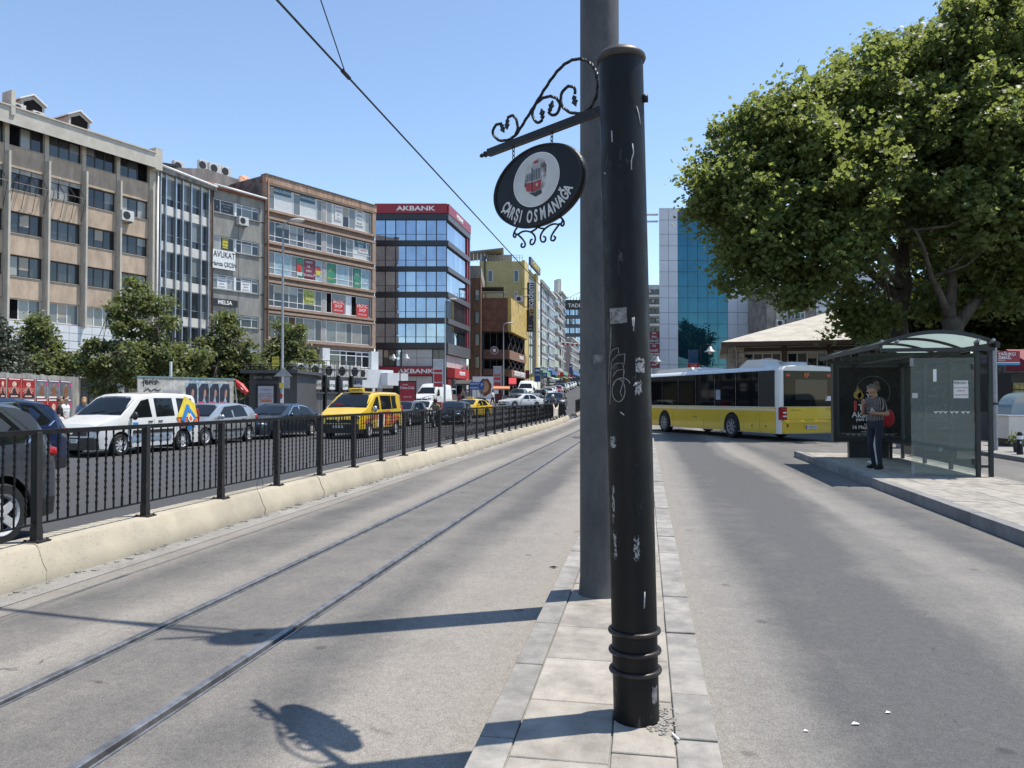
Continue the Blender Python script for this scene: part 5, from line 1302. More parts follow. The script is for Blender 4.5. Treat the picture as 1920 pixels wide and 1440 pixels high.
for s_ in (-1, 1):
    for q in range(4):
        t0, t1 = q/4, (q+1)/4
        def ar(t, e): zz = zk(790)+(ztop-zk(790)+e)*t; return (cx + s_*(cw+e)*(1-t**1.4), zz)
        mb = MB(); P = [ar(t0,.0), ar(t1,.0), ar(t1,.28), ar(t0,.28)]; mb.prism(P if s_ < 0 else P[::-1], 'y', .30, .5); mb.build('arch_stone', STL, bk)
mb = MB(); mb.prism([(-.2,zk(690)),(2.6,zk(672)),(ek,zk(668)),(ek,zk(661)),(2.6,zk(664)),(-.2,zk(682))], 'y', -.1, 3.2); mb.build('eaves', M('lead_eaves', (.07,.068,.066), .8, 0, .2, 3), bk)
piece('niche_back', M('niche_stone', (.06,.057,.054), .95, 0, .3, 5), bk, cx-cw, cx+cw, .51, .55, .1, ztop)
# ---- houses across the square behind the camera (seen mirrored in the glass)
def plain_block(label, x, y, rz, L, D, H, wm, tm, n, fl):
    b = thing('square_block', label, 'building', (x, y, 0), rz)
    bx('wall', wm, b, -L/2, L/2, .3, D, -1, H)
    fh = (H-4)/fl
    for k in range(fl):
        z = 4+k*fh; bx('spandrel', tm, b, -L/2, L/2, .0, .3, z-.02, z+fh*.42)
        for i in range(n): window(b, -L/2+L*i/n+.25, -L/2+L*(i+1)/n-.25, z+fh*.44, z+fh*.98, (1,1,1), None, WHITE_FRAME, [GLASS_DARK, GLASS_PALE], .12, .08)
        for i in range(n+1): bx('pier', wm, b, -L/2+L*i/n-.22*(0 < i), -L/2+L*i/n+.22*(i < n), .02, .3, z+fh*.43, z+fh)
    bx('shop_front', GLASS_DARK, b, -L/2+.5, L/2-.5, .1, .28, .3, 3); bx('parapet', tm, b, -L/2-.1, L/2+.1, -.2, .6, H, H+.7)
plain_block('brown block across the square behind the camera', -52, -62, PI*1.03, 26, 12, 20, TANB, BRN, 5, 5)
plain_block('cream block behind the camera across the road', 30, -75, PI*.97, 30, 14, 18, DG, BRN, 6, 5)
plain_block('pale block far behind the camera on the left', -90, -40, PI*1.25, 30, 14, 21, LG, LW, 6, 6)
# ================================================================== TREES
def leaf_mat(name, dark, light, trans=.35, glow=(.16,.22,.03)):
    m = bpy.data.materials.new(name); m.use_nodes = True; MATS[name] = m
    n = m.node_tree.nodes; l = m.node_tree.links; p = n['Principled BSDF']; p.inputs['Roughness'].default_value = .45
    p.inputs['Specular IOR Level'].default_value = .25
    at = n.new('ShaderNodeAttribute'); at.attribute_name = 'tone'
    cr = n.new('ShaderNodeValToRGB'); cr.color_ramp.elements[0].color = (*dark,1); cr.color_ramp.elements[1].color = (*light,1); l.new(at.outputs['Fac'], cr.inputs[0])
    l.new(cr.outputs[0], p.inputs['Base Color'])
    t = n.new('ShaderNodeBsdfTranslucent'); t.inputs[0].default_value = (*glow,1)
    mx = n.new('ShaderNodeMixShader'); mx.inputs[0].default_value = trans
    l.new(p.outputs[0], mx.inputs[1]); l.new(t.outputs[0], mx.inputs[2]); l.new(mx.outputs[0], n['Material Output'].inputs[0])
    return m
PLANE_LEAF = leaf_mat('plane_leaf', (.055,.078,.030), (.165,.190,.074), .46, (.31,.37,.09))
LIME_LEAF = leaf_mat('lime_leaf', (.075,.095,.036), (.25,.27,.135), .42, (.22,.26,.08))
OLIVE_LEAF = leaf_mat('olive_leaf', (.055,.065,.045), (.13,.145,.11), .15, (.10,.12,.06))
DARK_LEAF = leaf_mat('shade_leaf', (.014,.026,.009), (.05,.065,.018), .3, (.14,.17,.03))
BARK = M('plane_bark', (.075,.064,.05), .95, 0, .45, 3, .6, 14, streak=.4)
BARK_D = M('dark_bark', (.06,.05,.04), .95, 0, .4, 4, .6, 20, streak=.3)
def leaf_shape(kind):
    if kind == 'plane':   # lobed leaf
        v = np.array([(0,0,0),(.48,.16,.06),(.26,.42,.02),(.58,.70,.09),(0,1.0,-.06),(-.58,.70,.09),(-.26,.42,.02),(-.48,.16,.06)])
        f = [(0,1,2),(0,2,4),(2,3,4),(0,4,6),(4,5,6),(0,6,7)]
    else:
        v = np.array([(0,0,0),(.36,.35,.07),(.24,.72,.03),(0,1.0,-.05),(-.24,.72,.03),(-.36,.35,.07)])
        f = [(0,1,2),(0,2,3),(0,3,4),(0,4,5)]
    return v - np.array([0,.4,0]), np.array(f)
def leaves(name, centers, size, mat, parent, kind='plane', up=.45, seed=1):
    rg = np.random.default_rng(seed); N = len(centers); V, F = leaf_shape(kind)
    # random orientation with normals biased upwards
    nrm = rg.normal(size=(N,3)); nrm /= np.linalg.norm(nrm, axis=1)[:,None]; nrm[:,2] = np.abs(nrm[:,2])*(1-up) + up*1.1; nrm /= np.linalg.norm(nrm, axis=1)[:,None]
    t = rg.normal(size=(N,3)); t -= nrm*(t*nrm).sum(1)[:,None]; t /= np.linalg.norm(t, axis=1)[:,None]; b = np.cross(nrm, t)
    s = size*rg.uniform(.5,1.45,size=N)
    P = centers[:,None,:] + s[:,None,None]*(V[None,:,0:1]*t[:,None,:] + V[None,:,1:2]*b[:,None,:] + V[None,:,2:3]*nrm[:,None,:])
    nv, nf = len(V), len(F)
    me = bpy.data.meshes.new(name); me.vertices.add(N*nv); me.vertices.foreach_set('co', P.astype(np.float32).ravel())
    idx = (F[None,:,:] + (np.arange(N)*nv)[:,None,None]).astype(np.int32)
    me.loops.add(N*nf*3); me.loops.foreach_set('vertex_index', idx.ravel())
    me.polygons.add(N*nf); me.polygons.foreach_set('loop_start', (np.arange(N*nf)*3).astype(np.int32)); me.polygons.foreach_set('loop_total', np.full(N*nf, 3, np.int32))
    at = me.attributes.new('tone', 'FLOAT', 'FACE'); at.data.foreach_set('value', np.repeat(np.clip(rg.beta(1.6,2.4,size=N),0,1), nf).astype(np.float32))
    me.materials.append(mat); me.update(calc_edges=True); me.validate()
    return stuff(ob(name, me, parent))
def limb(mb, pts, r0, r1, n=8):
    pts = [Vector(p) for p in pts]; m = len(pts)
    Q = []
    for i in range(m-1):
        for k in range(3): Q.append(pts[i].lerp(pts[i+1], k/3) + Vector((random.uniform(-1,1),random.uniform(-1,1),0))*r0*.25*(1 if (i or k) else 0))
    Q.append(pts[-1]); L = len(Q)
    mb.tube(Q, [r0+(r1-r0)*(i/(L-1))**.8 for i in range(L)], n)
def tree(name, label, base, trunk_r, forks, lobes, nclump, nleaf, lsize, lm, bark, kind='plane', seed=1, group=None, clump_r=.75, cat='tree', shell=.55, up=.45):
    """forks: list of limb paths (first is the trunk); lobes: (cx,cy,cz,rx,ry,rz) of the crown, local coordinates"""
    random.seed(seed); rg = np.random.default_rng(seed)
    t = thing(name, label, cat, tuple(base), 0, group)
    for i, (pts, a, b) in enumerate(forks):
        mb = MB(); limb(mb, pts, a, b, 10 if i == 0 else 8); mb.build('trunk' if i == 0 else 'limb', bark, t, True)
    vol = np.array([l[3]*l[4]*l[5] for l in lobes])**.72; vol /= vol.sum()
    C = []
    for l, v in zip(lobes, vol):
        k = max(4, int(nclump*v)); d = rg.normal(size=(k,3)); d /= np.linalg.norm(d, axis=1)[:,None]
        rad = (shell + (1-shell)*rg.uniform(0,1,size=k))*np.where(rg.uniform(size=k) < .16, rg.uniform(.3,1,size=k), 1)
        rad *= rg.uniform(.80,1.16,size=k)*np.where(rg.uniform(size=k) < .05, 1.18, 1)
        C.append(np.array(l[:3]) + d*rad[:,None]*np.array(l[3:6]))
    C = np.concatenate(C)
    # twigs reaching from limbs to a share of the clumps
    anchors = [Vector(p) for (pts, a, b) in forks[1:] for p in pts[1:]] or [Vector(forks[0][0][-1])]
    mb = MB()
    for c in C[rg.permutation(len(C))[:min(len(C), 150)]]:
        c = Vector(c); a = min(anchors, key=lambda q: (q-c).length)
        mid = a.lerp(c, .5) + Vector((0,0,-.12*(c-a).length)); mb.tube([a, mid, c], [.05*trunk_r/.4+.012, .03*trunk_r/.4+.008, .008], 4)
    stuff(mb.build('twig', bark, t, True))
    per = nleaf//len(C)
    pts = np.repeat(C, per, axis=0); sz = np.repeat(rg.uniform(.6,1.25,size=len(C))*clump_r, per)
    off = rg.normal(size=pts.shape)*sz[:,None]*np.array([.62,.62,.42]); off[:,2] -= .12*np.abs(off[:,0])
    leaves('crown', pts+off, lsize, lm, t, kind, up, seed)
    return t
# two big planes on the right, a third behind them
def loc(x, d, z=0): p = rd(x, d); return Vector((p.x, p.y, z))
def lob(o, x, y, d, rx, rz, ry=None):
    """crown lobe centred where column x / row y at distance d is, relative to tree base o"""
    p = rd(x, d); return (p.x-o.x, p.y-o.y, zat(y, d)-o.z, rx, ry or rx, rz)
o1 = loc(1688, 36)
def L1(x, y, d): p = rd(x, d); return (p.x-o1.x, p.y-o1.y, zat(y, d))
forks1 = [([(0,0,0), L1(1690,600,36), L1(1694,500,36)], .52, .34), ([L1(1692,520,36), L1(1700,420,36), L1(1712,300,36), L1(1700,180,36)], .34, .10), ([L1(1693,500,36), L1(1640,400,35), L1(1560,300,34.5), L1(1480,250,34)], .26, .06),
          ([L1(1690,560,36), L1(1600,480,34.5), L1(1500,420,33.5), L1(1400,400,33)], .24, .05), ([L1(1696,470,36), L1(1750,360,36.5), L1(1810,250,37)], .24, .07), ([L1(1692,540,36), L1(1660,500,33), L1(1620,450,31.5)], .2, .06)]
lobes1 = [lob(o1,1385,340,33.5,2.2,2.1), lob(o1,1340,390,33.5,1.2,1.3), lob(o1,1440,270,34,2.7,2.5), lob(o1,1440,430,33,2.9,2.0), lob(o1,1420,510,32.5,1.6,1.0), lob(o1,1540,330,33.5,4.0,3.6), lob(o1,1550,470,32.5,2.6,1.7), lob(o1,1540,220,34.5,2.2,1.9), lob(o1,1640,200,35,3.6,2.9), lob(o1,1700,130,36,2.8,2.0),
          lob(o1,1680,330,38,4.2,3.6), lob(o1,1490,545,32.5,1.3,.7), lob(o1,1600,560,34,1.3,.8), lob(o1,1620,610,34.5,1.6,.8)]
tree('plane_tree', 'large plane tree with spreading leafy crown, its trunk behind the bus shelter', o1, .5, forks1, lobes1, 1500, 104000, .19, PLANE_LEAF, BARK, seed=3, group='plane trees on the square', clump_r=.55)
o2 = loc(1775, 33)
def L2(x, y, d): p = rd(x, d); return (p.x-o2.x, p.y-o2.y, zat(y, d))
forks2 = [([(0,0,0), L2(1778,640,33), L2(1785,600,33)], .5, .40), ([L2(1780,630,33), L2(1840,560,33), L2(1890,480,33.5), L2(1930,380,34)], .32, .1), ([L2(1783,610,33), L2(1790,500,33.5), L2(1800,380,34), L2(1820,250,34)], .3, .08), ([L2(1785,600,33), L2(1750,520,32), L2(1720,430,31)], .2, .06)]
lobes2 = [lob(o2,1810,110,34,3.2,2.7), lob(o2,1860,60,34,2.8,2.2), lob(o2,1930,60,34,3.6,3.4), lob(o2,1800,260,33,3.8,3.0), lob(o2,1920,260,33,3.8,3.4), lob(o2,1830,400,32.5,3.6,2.4), lob(o2,1950,420,33,3.4,2.8), lob(o2,1990,200,34,3.5,4), lob(o2,1890,540,33.5,2.2,1.2), lob(o2,1780,560,35,1.6,.9)]
tree('plane_tree', 'tall plane tree with forked trunk at the right edge, crown out of the picture', o2, .5, forks2, lobes2, 1300, 92000, .19, PLANE_LEAF, BARK, seed=5, group='plane trees on the square', clump_r=.55)
o3 = loc(1850, 46)
def L3(x, y, d): p = rd(x, d); return (p.x-o3.x, p.y-o3.y, zat(y, d))
forks3 = [([(0,0,0), L3(1850,620,46), L3(1852,540,46)], .5, .3), ([L3(1851,560,46), L3(1900,480,46), L3(1960,400,46)], .25, .08), ([L3(1851,560,46), L3(1800,480,46), L3(1760,420,46)], .25, .08)]
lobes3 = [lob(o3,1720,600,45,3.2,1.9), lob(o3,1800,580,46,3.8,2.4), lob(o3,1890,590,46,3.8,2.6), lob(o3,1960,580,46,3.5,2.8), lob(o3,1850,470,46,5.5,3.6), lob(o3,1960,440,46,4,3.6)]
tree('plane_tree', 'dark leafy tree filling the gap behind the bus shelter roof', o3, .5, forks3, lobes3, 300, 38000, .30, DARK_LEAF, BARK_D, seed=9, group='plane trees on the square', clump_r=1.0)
# young limes on the left pavement
def lime(label, x, d, top, bot, wpx, seed, nl, lm=LIME_LEAF, name='lime_tree', sz=.17):
    o = loc(x, d); o.z = .13; s = d/FPX; zt, zb = zat(top, d)-.13, zat(bot, d)-.13; w = wpx*s/2; H = zt-zb
    def q(fx, fz, rx, rz, fy=0): return (fx*w, fy*w, zb+fz*H, rx*w, rx*w, rz*H)
    lobes = [q(0,.30,.88,.28), q(-.48,.30,.55,.24,-.2), q(.48,.28,.55,.24,.2), q(0,.55,.62,.22), q(.1,.75,.36,.18), q(-.08,.88,.18,.12), q(0,.12,.6,.12,-.3)]
    forks = [([(0,0,0),(.03,.02,zb+.2*H),(0,0,zb+.8*H)], .11, .03)] + [([(0,0,zb+f*H),(a*w*.6,b*w*.6,zb+(f+.15)*H)], .04, .012) for f, a, b in ((.05,1,.3),(.1,-1,.2),(.2,.2,-1),(.3,-.4,.9),(.4,.8,-.4),(.5,-.6,-.5))]
    return tree(name, label, o, .12, forks, lobes, 110, nl, sz, lm, BARK_D, 'lime', seed, 'street trees on the left pavement', .42, 'tree', .5, .3)
lime('broad lime tree with pointed crown in front of the beige office block', 262, 38, 515, 745, 235, 21, 25000)
lime('rounded lime tree in front of the brown-framed office block, right of the broad one', 425, 42, 572, 752, 165, 22, 19000)
lime('small lime tree behind the street lamp post and dark kiosk', 538, 46, 598, 720, 130, 23, 15000)
lime('lime tree behind the poster hoarding at the far left', 68, 36, 590, 735, 130, 24, 15000)
lime('grey-green olive tree cut by the left picture edge', -12, 33, 592, 735, 120, 25, 15000, OLIVE_LEAF, 'olive_tree', .13)
# ================================================================== STREET FURNITURE
# ---- bus shelter on the platform
sh = thing('bus_shelter', 'glass bus shelter with curved roof and dark frame on the platform', 'bus shelter', (5.5, 15.65, PZ))
FR = M('shelter_frame', (.018,.024,.026), .4, 0, .15, 4); SGL = clear_glass('shelter_glass', (.90,.96,.93), .86)
RGL = bpy.data.materials.new('frosted_roof'); RGL.use_nodes = True; MATS['frosted_roof'] = RGL
_n = RGL.node_tree.nodes; _l = RGL.node_tree.links; _t = _n.new('ShaderNodeBsdfTranslucent'); _t.inputs[0].default_value = (.30,.38,.35,1)
_x = _n.new('ShaderNodeMixShader'); _x.inputs[0].default_value = .55; _n['Principled BSDF'].inputs['Base Color'].default_value = (.22,.27,.25,1); _n['Principled BSDF'].inputs['Roughness'].default_value = .15
_l.new(_n['Principled BSDF'].outputs[0], _x.inputs[1]); _l.new(_t.outputs[0], _x.inputs[2]); _l.new(_x.outputs[0], _n['Material Output'].inputs[0])
def zz(y, d): return zat(y, d) - PZ
YE = 4.55; XF, XB = -1.0, .93
# near back double post with rungs
for x in (.76, .985): bx('post', FR, sh, x-.035, x+.035, -.035, .035, 0, 2.58)
for z in (.17, .40, 2.28): bx('rung', FR, sh, .795, .95, -.02, .02, z, z+.05)
# back wall posts, glass
for i, y in enumerate((1.5, 3.0, 4.5)): bx('post', FR, sh, .80, .87, y-.035, y+.035, 0, 2.45)
for i in range(3): bx('glass_pane', SGL, sh, .83, .84, .06+1.49*i, 1.44+1.49*i, .12, 2.28)
bx('top_rail', FR, sh, .78, .89, .04, YE, 2.29, 2.38)
bx('glass_pane', SGL, sh, -.42, .70, -.006, .006, .02, 2.28)
for (x, z) in ((.70,.28),(.70,2.1)): bx('clip', FR, sh, x-.05, x+.03, -.025, .025, z-.05, z+.05)
bx('clip', GALV, sh, -.43, -.37, -.02, .02, 2.12, 2.28); bx('clip', GALV, sh, -.43, -.37, -.02, .02, .0, .18)
# advertising case at the far end
cs = bx('poster_case', FR, sh, -.80, .92, 4.46, 4.72, .40, 2.42)
bx('case_foot', FR, sh, -.42, .52, 4.50, 4.68, 0, .398)
PST = M('poster_black', (.012,.012,.014), .25, 0, .3, 3)
bx('case_border', M('case_border', (.045,.05,.052), .4), cs, -.70, .82, 4.452, 4.459, .52, 2.32); bx('poster_sheet', PST, cs, -.66, .78, 4.446, 4.451, .56, 2.28)
def ptxt(t, s, m, x, z, al='CENTER'): text(t, s, m, cs, up_xz(x, 4.443, z), depth=.001, align=al, bold=.002)
GREYT = M('poster_grey_ink', (.42,.42,.41), .6)
ptxt('Türkiye', .20, WHITE_INK, .10, 1.27); ptxt('Akademisi', .20, WHITE_INK, .05, 1.08); ptxt('yeni hayranı', .12, WHITE_INK, .02, .97); ptxt('BAŞVURU', .055, GREYT, .05, .84); ptxt('16 Mayıs -', .12, WHITE_INK, -.12, .77); ptxt('www.akademi', .055, GREYT, .02, .66); ptxt('İlk', .15, WHITE_INK, -.02, 1.72, 'LEFT'); ptxt('Yeni', .15, WHITE_INK, -.02, 1.56, 'LEFT')
for z in (.62,.60): bx('poster_rule', GREYT, cs, -.64, .70, 4.442, 4.4445, z-.002, z+.002)
GOLD = M('gold_print', (.42,.29,.08), .4, .3, .4, 12)
for (dx, k) in ((0,1.0),(.07,.75)):
    mb = MB(); pts = smooth_pts([(0,0),(-.10,.06),(-.10,.16),(-.02,.26),(.0,.36),(.05,.22),(.10,.12),(.06,.03),(0,0)], 2)[:-1]
    mb.prism([(-.22+dx+a*k, 1.47+b*k) for a, b in pts], 'y', 4.440, 4.4435); mb.build('gold_flame', GOLD, cs)
mb = MB(); mb.tube([(.14+.40*math.cos(a), 4.444, 1.66+.40*math.sin(a)) for a in [R(-60+i*15) for i in range(21)]], .006, 4); mb.build('poster_ring', M('poster_ring',(.12,.12,.12),.5), cs)
for i in range(9): bx('poster_mark', GREYT, cs, -.50+i*.13, -.42+i*.13, 4.442, 4.4445, .575, .59)
# bench
bx('bench_seat', FR, sh, .28, .64, .75, 4.35, .44, .485, b=.01)
mb = MB(); mb.lathe([(.045,0),(.045,.02)], 14, 0, Matrix.Translation((.36,.74,.465)) @ Matrix.Rotation(PI/2,4,'X')); mb.build('bench_cap', GALV, sh)
for y in (1.5, 3.0, 4.3): bx('bench_bracket', FR, sh, .40, .80, y-.03, y+.03, .40, .438)
bx('bench_leg', FR, sh, .42, .48, 4.1, 4.16, 0, .438)
# curved roof
def arcpt(t): a = PI*(.5+.5) ; x = XF + (XB+.16-XF)*t; return x, 2.50 + .24*(1-(2*t-1)**2)
N = 14
def arch(y, w, th, name, m):
    mb = MB()
    for i in range(N+1):
        x, z = arcpt(i/N); mb.v += [(x,y-w,z),(x,y+w,z),(x,y+w,z+th),(x,y-w,z+th)]
    for i in range(N):
        for k in range(4): mb.f.append((i*4+k, i*4+(k+1)%4, (i+1)*4+(k+1)%4, (i+1)*4+k)); mb.m.append(0)
    mb.f += [(3,2,1,0),(N*4,N*4+1,N*4+2,N*4+3)]; mb.m += [0,0]
    mb.build(name, m, sh)
for y in (-.10, 1.5, 3.0, 4.75): arch(y, .035, .07, 'roof_rib', FR)
for (ya, yb) in ((-.06,1.46),(1.54,2.96),(3.04,4.71)):
    mb = MB()
    for i in range(N+1): x, z = arcpt(i/N); mb.v += [(x,ya,z+.05),(x,yb,z+.05)]
    for i in range(N): mb.f.append((2*i,2*i+2,2*i+3,2*i+1)); mb.m.append(0)
    mb.build('roof_pane', RGL, sh, True)
bx('eaves_beam', FR, sh, XF-.04, XF+.03, -.16, 4.86, 2.47, 2.56); bx('back_beam', FR, sh, XB+.10, XB+.17, -.16, 4.86, 2.46, 2.56)
for y in (-.08, 1.5, 3.0, 4.7): bx('tie_beam', FR, sh, XF+.03, XB+.10, y-.03, y+.03, 2.40, 2.47)
bx('light_rail', FR, sh, -.35, -.25, .1, 4.5, 2.30, 2.36)
for (x, y) in ((XF,-.2),(XF+.28,-.2),(.70,-.2),(.96,-.2)):
    mb = MB(); mb.tube([(x,y+.12,2.56),(x,y-.05,2.60)], .03, 8); mb.build('roof_bolt', GALV, sh)
# notices and stickers on the glass
nt = bx('paper_notice', M('notice_paper', (.68,.67,.64), .8, 0, .05, 3), sh, .34, .60, -.012, -.008, 1.50, 1.84)
for (t, s, m, z) in (('PERON 1', .072, BLACK_INK, 1.79), ('BU DURAKTAN SİGARA', .024, RED_INK, 1.70), ('İÇMEK VE', .03, RED_INK, 1.64), ('YAZILAR YAZMAK', .028, RED_INK, 1.56)): text(t, s, m, nt, up_xz(.47, -.015, z), depth=.001)
for i in range(7):
    mb = MB(); x = -.02+i*.085+(.03 if i > 2 else 0)+(.03 if i > 4 else 0); mb.prism([(x,1.25),(x+.04,1.20),(x+.08,1.25),(x+.06,1.25),(x+.04,1.228),(x+.02,1.25)], 'y', -.011, -.008); mb.build('chevron_sticker', WHITE_INK, sh)
bx('sticker', WHITE_INK, sh, -.02, .04, -.011, -.008, 1.82, 2.06); bx('sticker', M('grey_sticker',(.45,.45,.44),.7), sh, -.40, -.30, -.011, -.008, 1.5, 1.6)
mb = MB(); mb.lathe([(.03,0),(.03,.24)], 10, 0, Matrix.Translation((-.5,3.6,1.2))); mb.build('handrail_knob', RED_INK, sh)
# yellow marker post behind the shelter
p = rd(1708, 21.5); mb = MB(); mb.lathe([(.05,0),(.05,.75),(.02,.78)], 10); tag(mb.build('marker_post', M('yellow_post', (.55,.38,.03), .5), loc=(p.x, p.y, 0)), 'short yellow marker post seen through the shelter glass', 'bollard')
# kiosk case seen through the glass
p = rd(1735, 25); kc = thing('glass_counter', 'pale glass counter case seen through the bus shelter glass', 'counter', (p.x, p.y, 0), YAW)
bx('body', M('counter_body',(.22,.25,.25),.5), kc, -.7, .7, 0, .6, 0, .75); bx('glass_top', clear_glass('counter_glass',(.8,.9,.9),.8), kc, -.7, .7, 0, .6, .752, 1.3); bx('lid', ALU, kc, -.72, .72, -.02, .62, 1.302, 1.34)

# ---- right pavement: stop sign, bollards, kiosk and cart
p = rd(1866, 22.3); ss = thing('stop_sign', 'red stop sign panel reading YAĞLIKÇI İSMAİL on a grey pole', 'sign', (p.x, p.y, .12), YAW)
mb = MB(); mb.lathe([(.055,0),(.055,3.05)], 12); mb.build('pole', GALV, ss, 'auto')
pn = bx('panel', M('stop_red',(.26,.018,.035),.45), ss, .06, .74, -.02, .02, zat(679,22.3)-.12, zat(658,22.3)-.12)
bx('white_rule', WHITE_INK, ss, .06, .74, -.02, .02, zat(680.5,22.3)-.12, zat(679.2,22.3)-.12); bx('blue_strip', M('stop_blue',(.03,.22,.42),.45), ss, .06, .74, -.02, .02, zat(684.5,22.3)-.12, zat(680.7,22.3)-.12)
text('YAĞLIKÇI', .12, WHITE_INK, pn, up_xz(.09, -.022, zat(664,22.3)-.12), align='LEFT', depth=.001, bold=.002); text('İSMAİL', .12, WHITE_INK, pn, up_xz(.09, -.022, zat(671,22.3)-.12), align='LEFT', depth=.001, bold=.002); text('KADIKÖY', .05, WHITE_INK, pn, up_xz(.09, -.022, zat(676,22.3)-.12), align='LEFT', depth=.001)
bx('band', BLACK_INK, ss, -.058, .058, -.058, .058, 1.35, 1.42)
def bollard(x, d, lab, hgt=.55, r=.07):
    p = rd(x, d); mb = MB(); mb.lathe([(r*1.1,0),(r*1.1,.08),(r,.1),(r,hgt*.72),(r*.8,hgt*.74),(r*.8,hgt*.8),(r*.95,hgt*.82),(r*.9,hgt*.93),(r*.5,hgt)], 14)
    return tag(mb.build('bollard', BLACK_IRON, None, 'auto', loc=(p.x, p.y, .12)), lab, 'bollard', 'black bollards on the right pavement')
bollard(1857, 22.0, 'low black bollard at the foot of the red stop sign', .42); 
p = rd(1911, 20.6); bo2 = bollard(1911, 20.6, 'taller black bollard with white band at the right edge', .62, .075)
mb = MB(); mb.lathe([(.078,.42),(.078,.52)], 14, cap=False); mb.build('white_band', WHITE_INK, bo2)
text('K', .12, WHITE_INK, bo2, up_xz(.0, -.077, .33), depth=.001)
p = rd(1912, 24); ct = thing('snack_cart', 'white snack cart with curved glass hood, cut by the right edge', 'cart', (p.x, p.y, .12), YAW-.05)
CW = M('cart_white', (.60,.56,.50), .45, 0, .08, 2)
bx('body', CW, ct, -.35, 2.2, 0, .9, .25, .98, b=.02); bx('counter_rim', WHITE_PAINT, ct, -.42, 2.25, -.05, .95, .982, 1.02); bx('plinth', PLASTIC, ct, -.3, 2.1, .06, .85, 0, .248)
mb = MB(); mb.prism(smooth_pts([(-.25,1.02),(-.20,1.4),(.05,1.70),(.6,1.78),(1.9,1.78),(2.1,1.02)],2), 'y', .05, .85); mb.build('glass_hood', MG('hood_glass',(.18,.25,.30),.04,.9), ct)
text('SAKIZLI', .12, BLACK_INK, ct, up_xz(.45, -.004, .78), depth=.001); text('kahve', .14, BLACK_INK, ct, up_xz(.45, -.004, .58), depth=.001)
pot = rd(1906, 21.6); pl = thing('potted_plant', 'small potted plant standing before the white cart', 'plant', (pot.x, pot.y, .12))
mb = MB(); mb.lathe([(.09,0),(.12,.25),(.10,.26)], 12); mb.build('pot', PLASTIC, pl); 
leaves('foliage', np.array([.0,0,.42]) + RNG.normal(size=(160,3))*np.array([.11,.11,.09]), .07, LIME_LEAF, pl, 'lime', .3, 4)
p = rd(1905, 27); kk = thing('snack_kiosk', 'dark kiosk with dark red awning lettered IŞIL at the right edge', 'kiosk', (p.x, p.y, .12), YAW)
AWN = M('awning_red',(.16,.012,.03),.7,0,.1,3)
bx('counter_box', PLASTIC, kk, .1, 3, .4, 2.4, 0, 2.5); 
mb = MB(); mb.prism([(-.7,2.55),(-.7,2.85),(.4,3.35),(.4,2.55)], 'x', -.08, 3.1); mb.build('awning', AWN, kk)
bx('awning_trim', WHITE_INK, kk, -.08, 3.1, -.72, -.702, 2.80, 2.85); text('IŞIL', .26, WHITE_INK, kk, up_xz(.42, -.704, 2.68), depth=.002, bold=.004)
SHELFM = M('snack_packs', (.30,.26,.10), .6, 0, .6, 14)
for i in range(3):
    for j in range(6): piece('snack_box', SHELFM, kk, .15+j*.2, .33+j*.2, .3, .395, 1.35+i*.27, 1.58+i*.27)
bx('barrier_panel', M('dark_panel',(.03,.03,.034),.6), kk, -1.7, .0, .3, .36, .05, 1.05)

# ---- lamps
def street_lamp(label, x, d, ytop, lean=1, arm=1.1, base=.1, r=.09):
    p = gp(x, d); t = thing('street_lamp', label, 'street lamp', (p.x, p.y, p.z), YAW, 'tall arm lamps along the street')
    H = zat(ytop, d)-p.z
    mb = MB(); mb.lathe([(r*1.5,0),(r*1.4,.25),(r,.3),(r*.55,H-.5)], 12); mb.build('post', GALV, t, 'auto')
    mb = MB(); mb.tube([(0,0,H-.55),(.03*lean,0,H-.2),(.25*lean,0,H-.03),(arm*.45*lean,0,H+.03)], r*.5, 8); mb.build('arm', GALV, t, True)
    mb = MB(); mb.ball((arm*.75*lean, 0, H+.05), (arm*.42, .17, .09), 12); mb.build('lamp_head', M('lamp_shell',(.50,.50,.49),.45,0,.1,4), t, True)
    mb = MB(); mb.ball((arm*.82*lean, 0, H+.0), (arm*.28, .13, .07), 12); mb.build('lamp_glass', M('lamp_glass',(.6,.6,.56),.2), t, True)
    return t, H
lp1, H1 = street_lamp('tall grey street lamp in front of the brown office block', 529, 40, 413, 1, 1.0)
s1 = 40/FPX
signboard(lp1, -.52, -.14, zat(687,40), zat(669,40), -.10, YEL, ['OTO','PARK'], BLACK_INK, .15, 'yellow_sign', .02)
mb = MB(); mb.prism([(-.42,zat(706,40)),(.58,zat(706,40)),(.12,zat(690,40))], 'y', -.16, -.13); mb.build('warning_sign_back', GALV, lp1)
bx('yellow_plate', YEL, lp1, -.12, .10, -.13, -.1, zat(728,40), zat(718,40)); bx('grey_plate', GALV, lp1, .12, .45, -.14, -.11, zat(728,40), zat(707,40))
for i in range(6): bx('bill', [WHITE_INK, RED_INK, bl][i % 3], lp1, -.08+.02*(i%2), .06, -.115, -.105, .6+i*.28, .8+i*.28)
street_lamp('thin street lamp before the bank front corner', 834.5, 72, 561, 1, 1.0)
street_lamp('thin street lamp before the rusty burger box', 944, 92, 606, 1, 1.1)
street_lamp('thin street lamp beyond the ochre banner building', 1003, 128, 622, 1, 1.2)
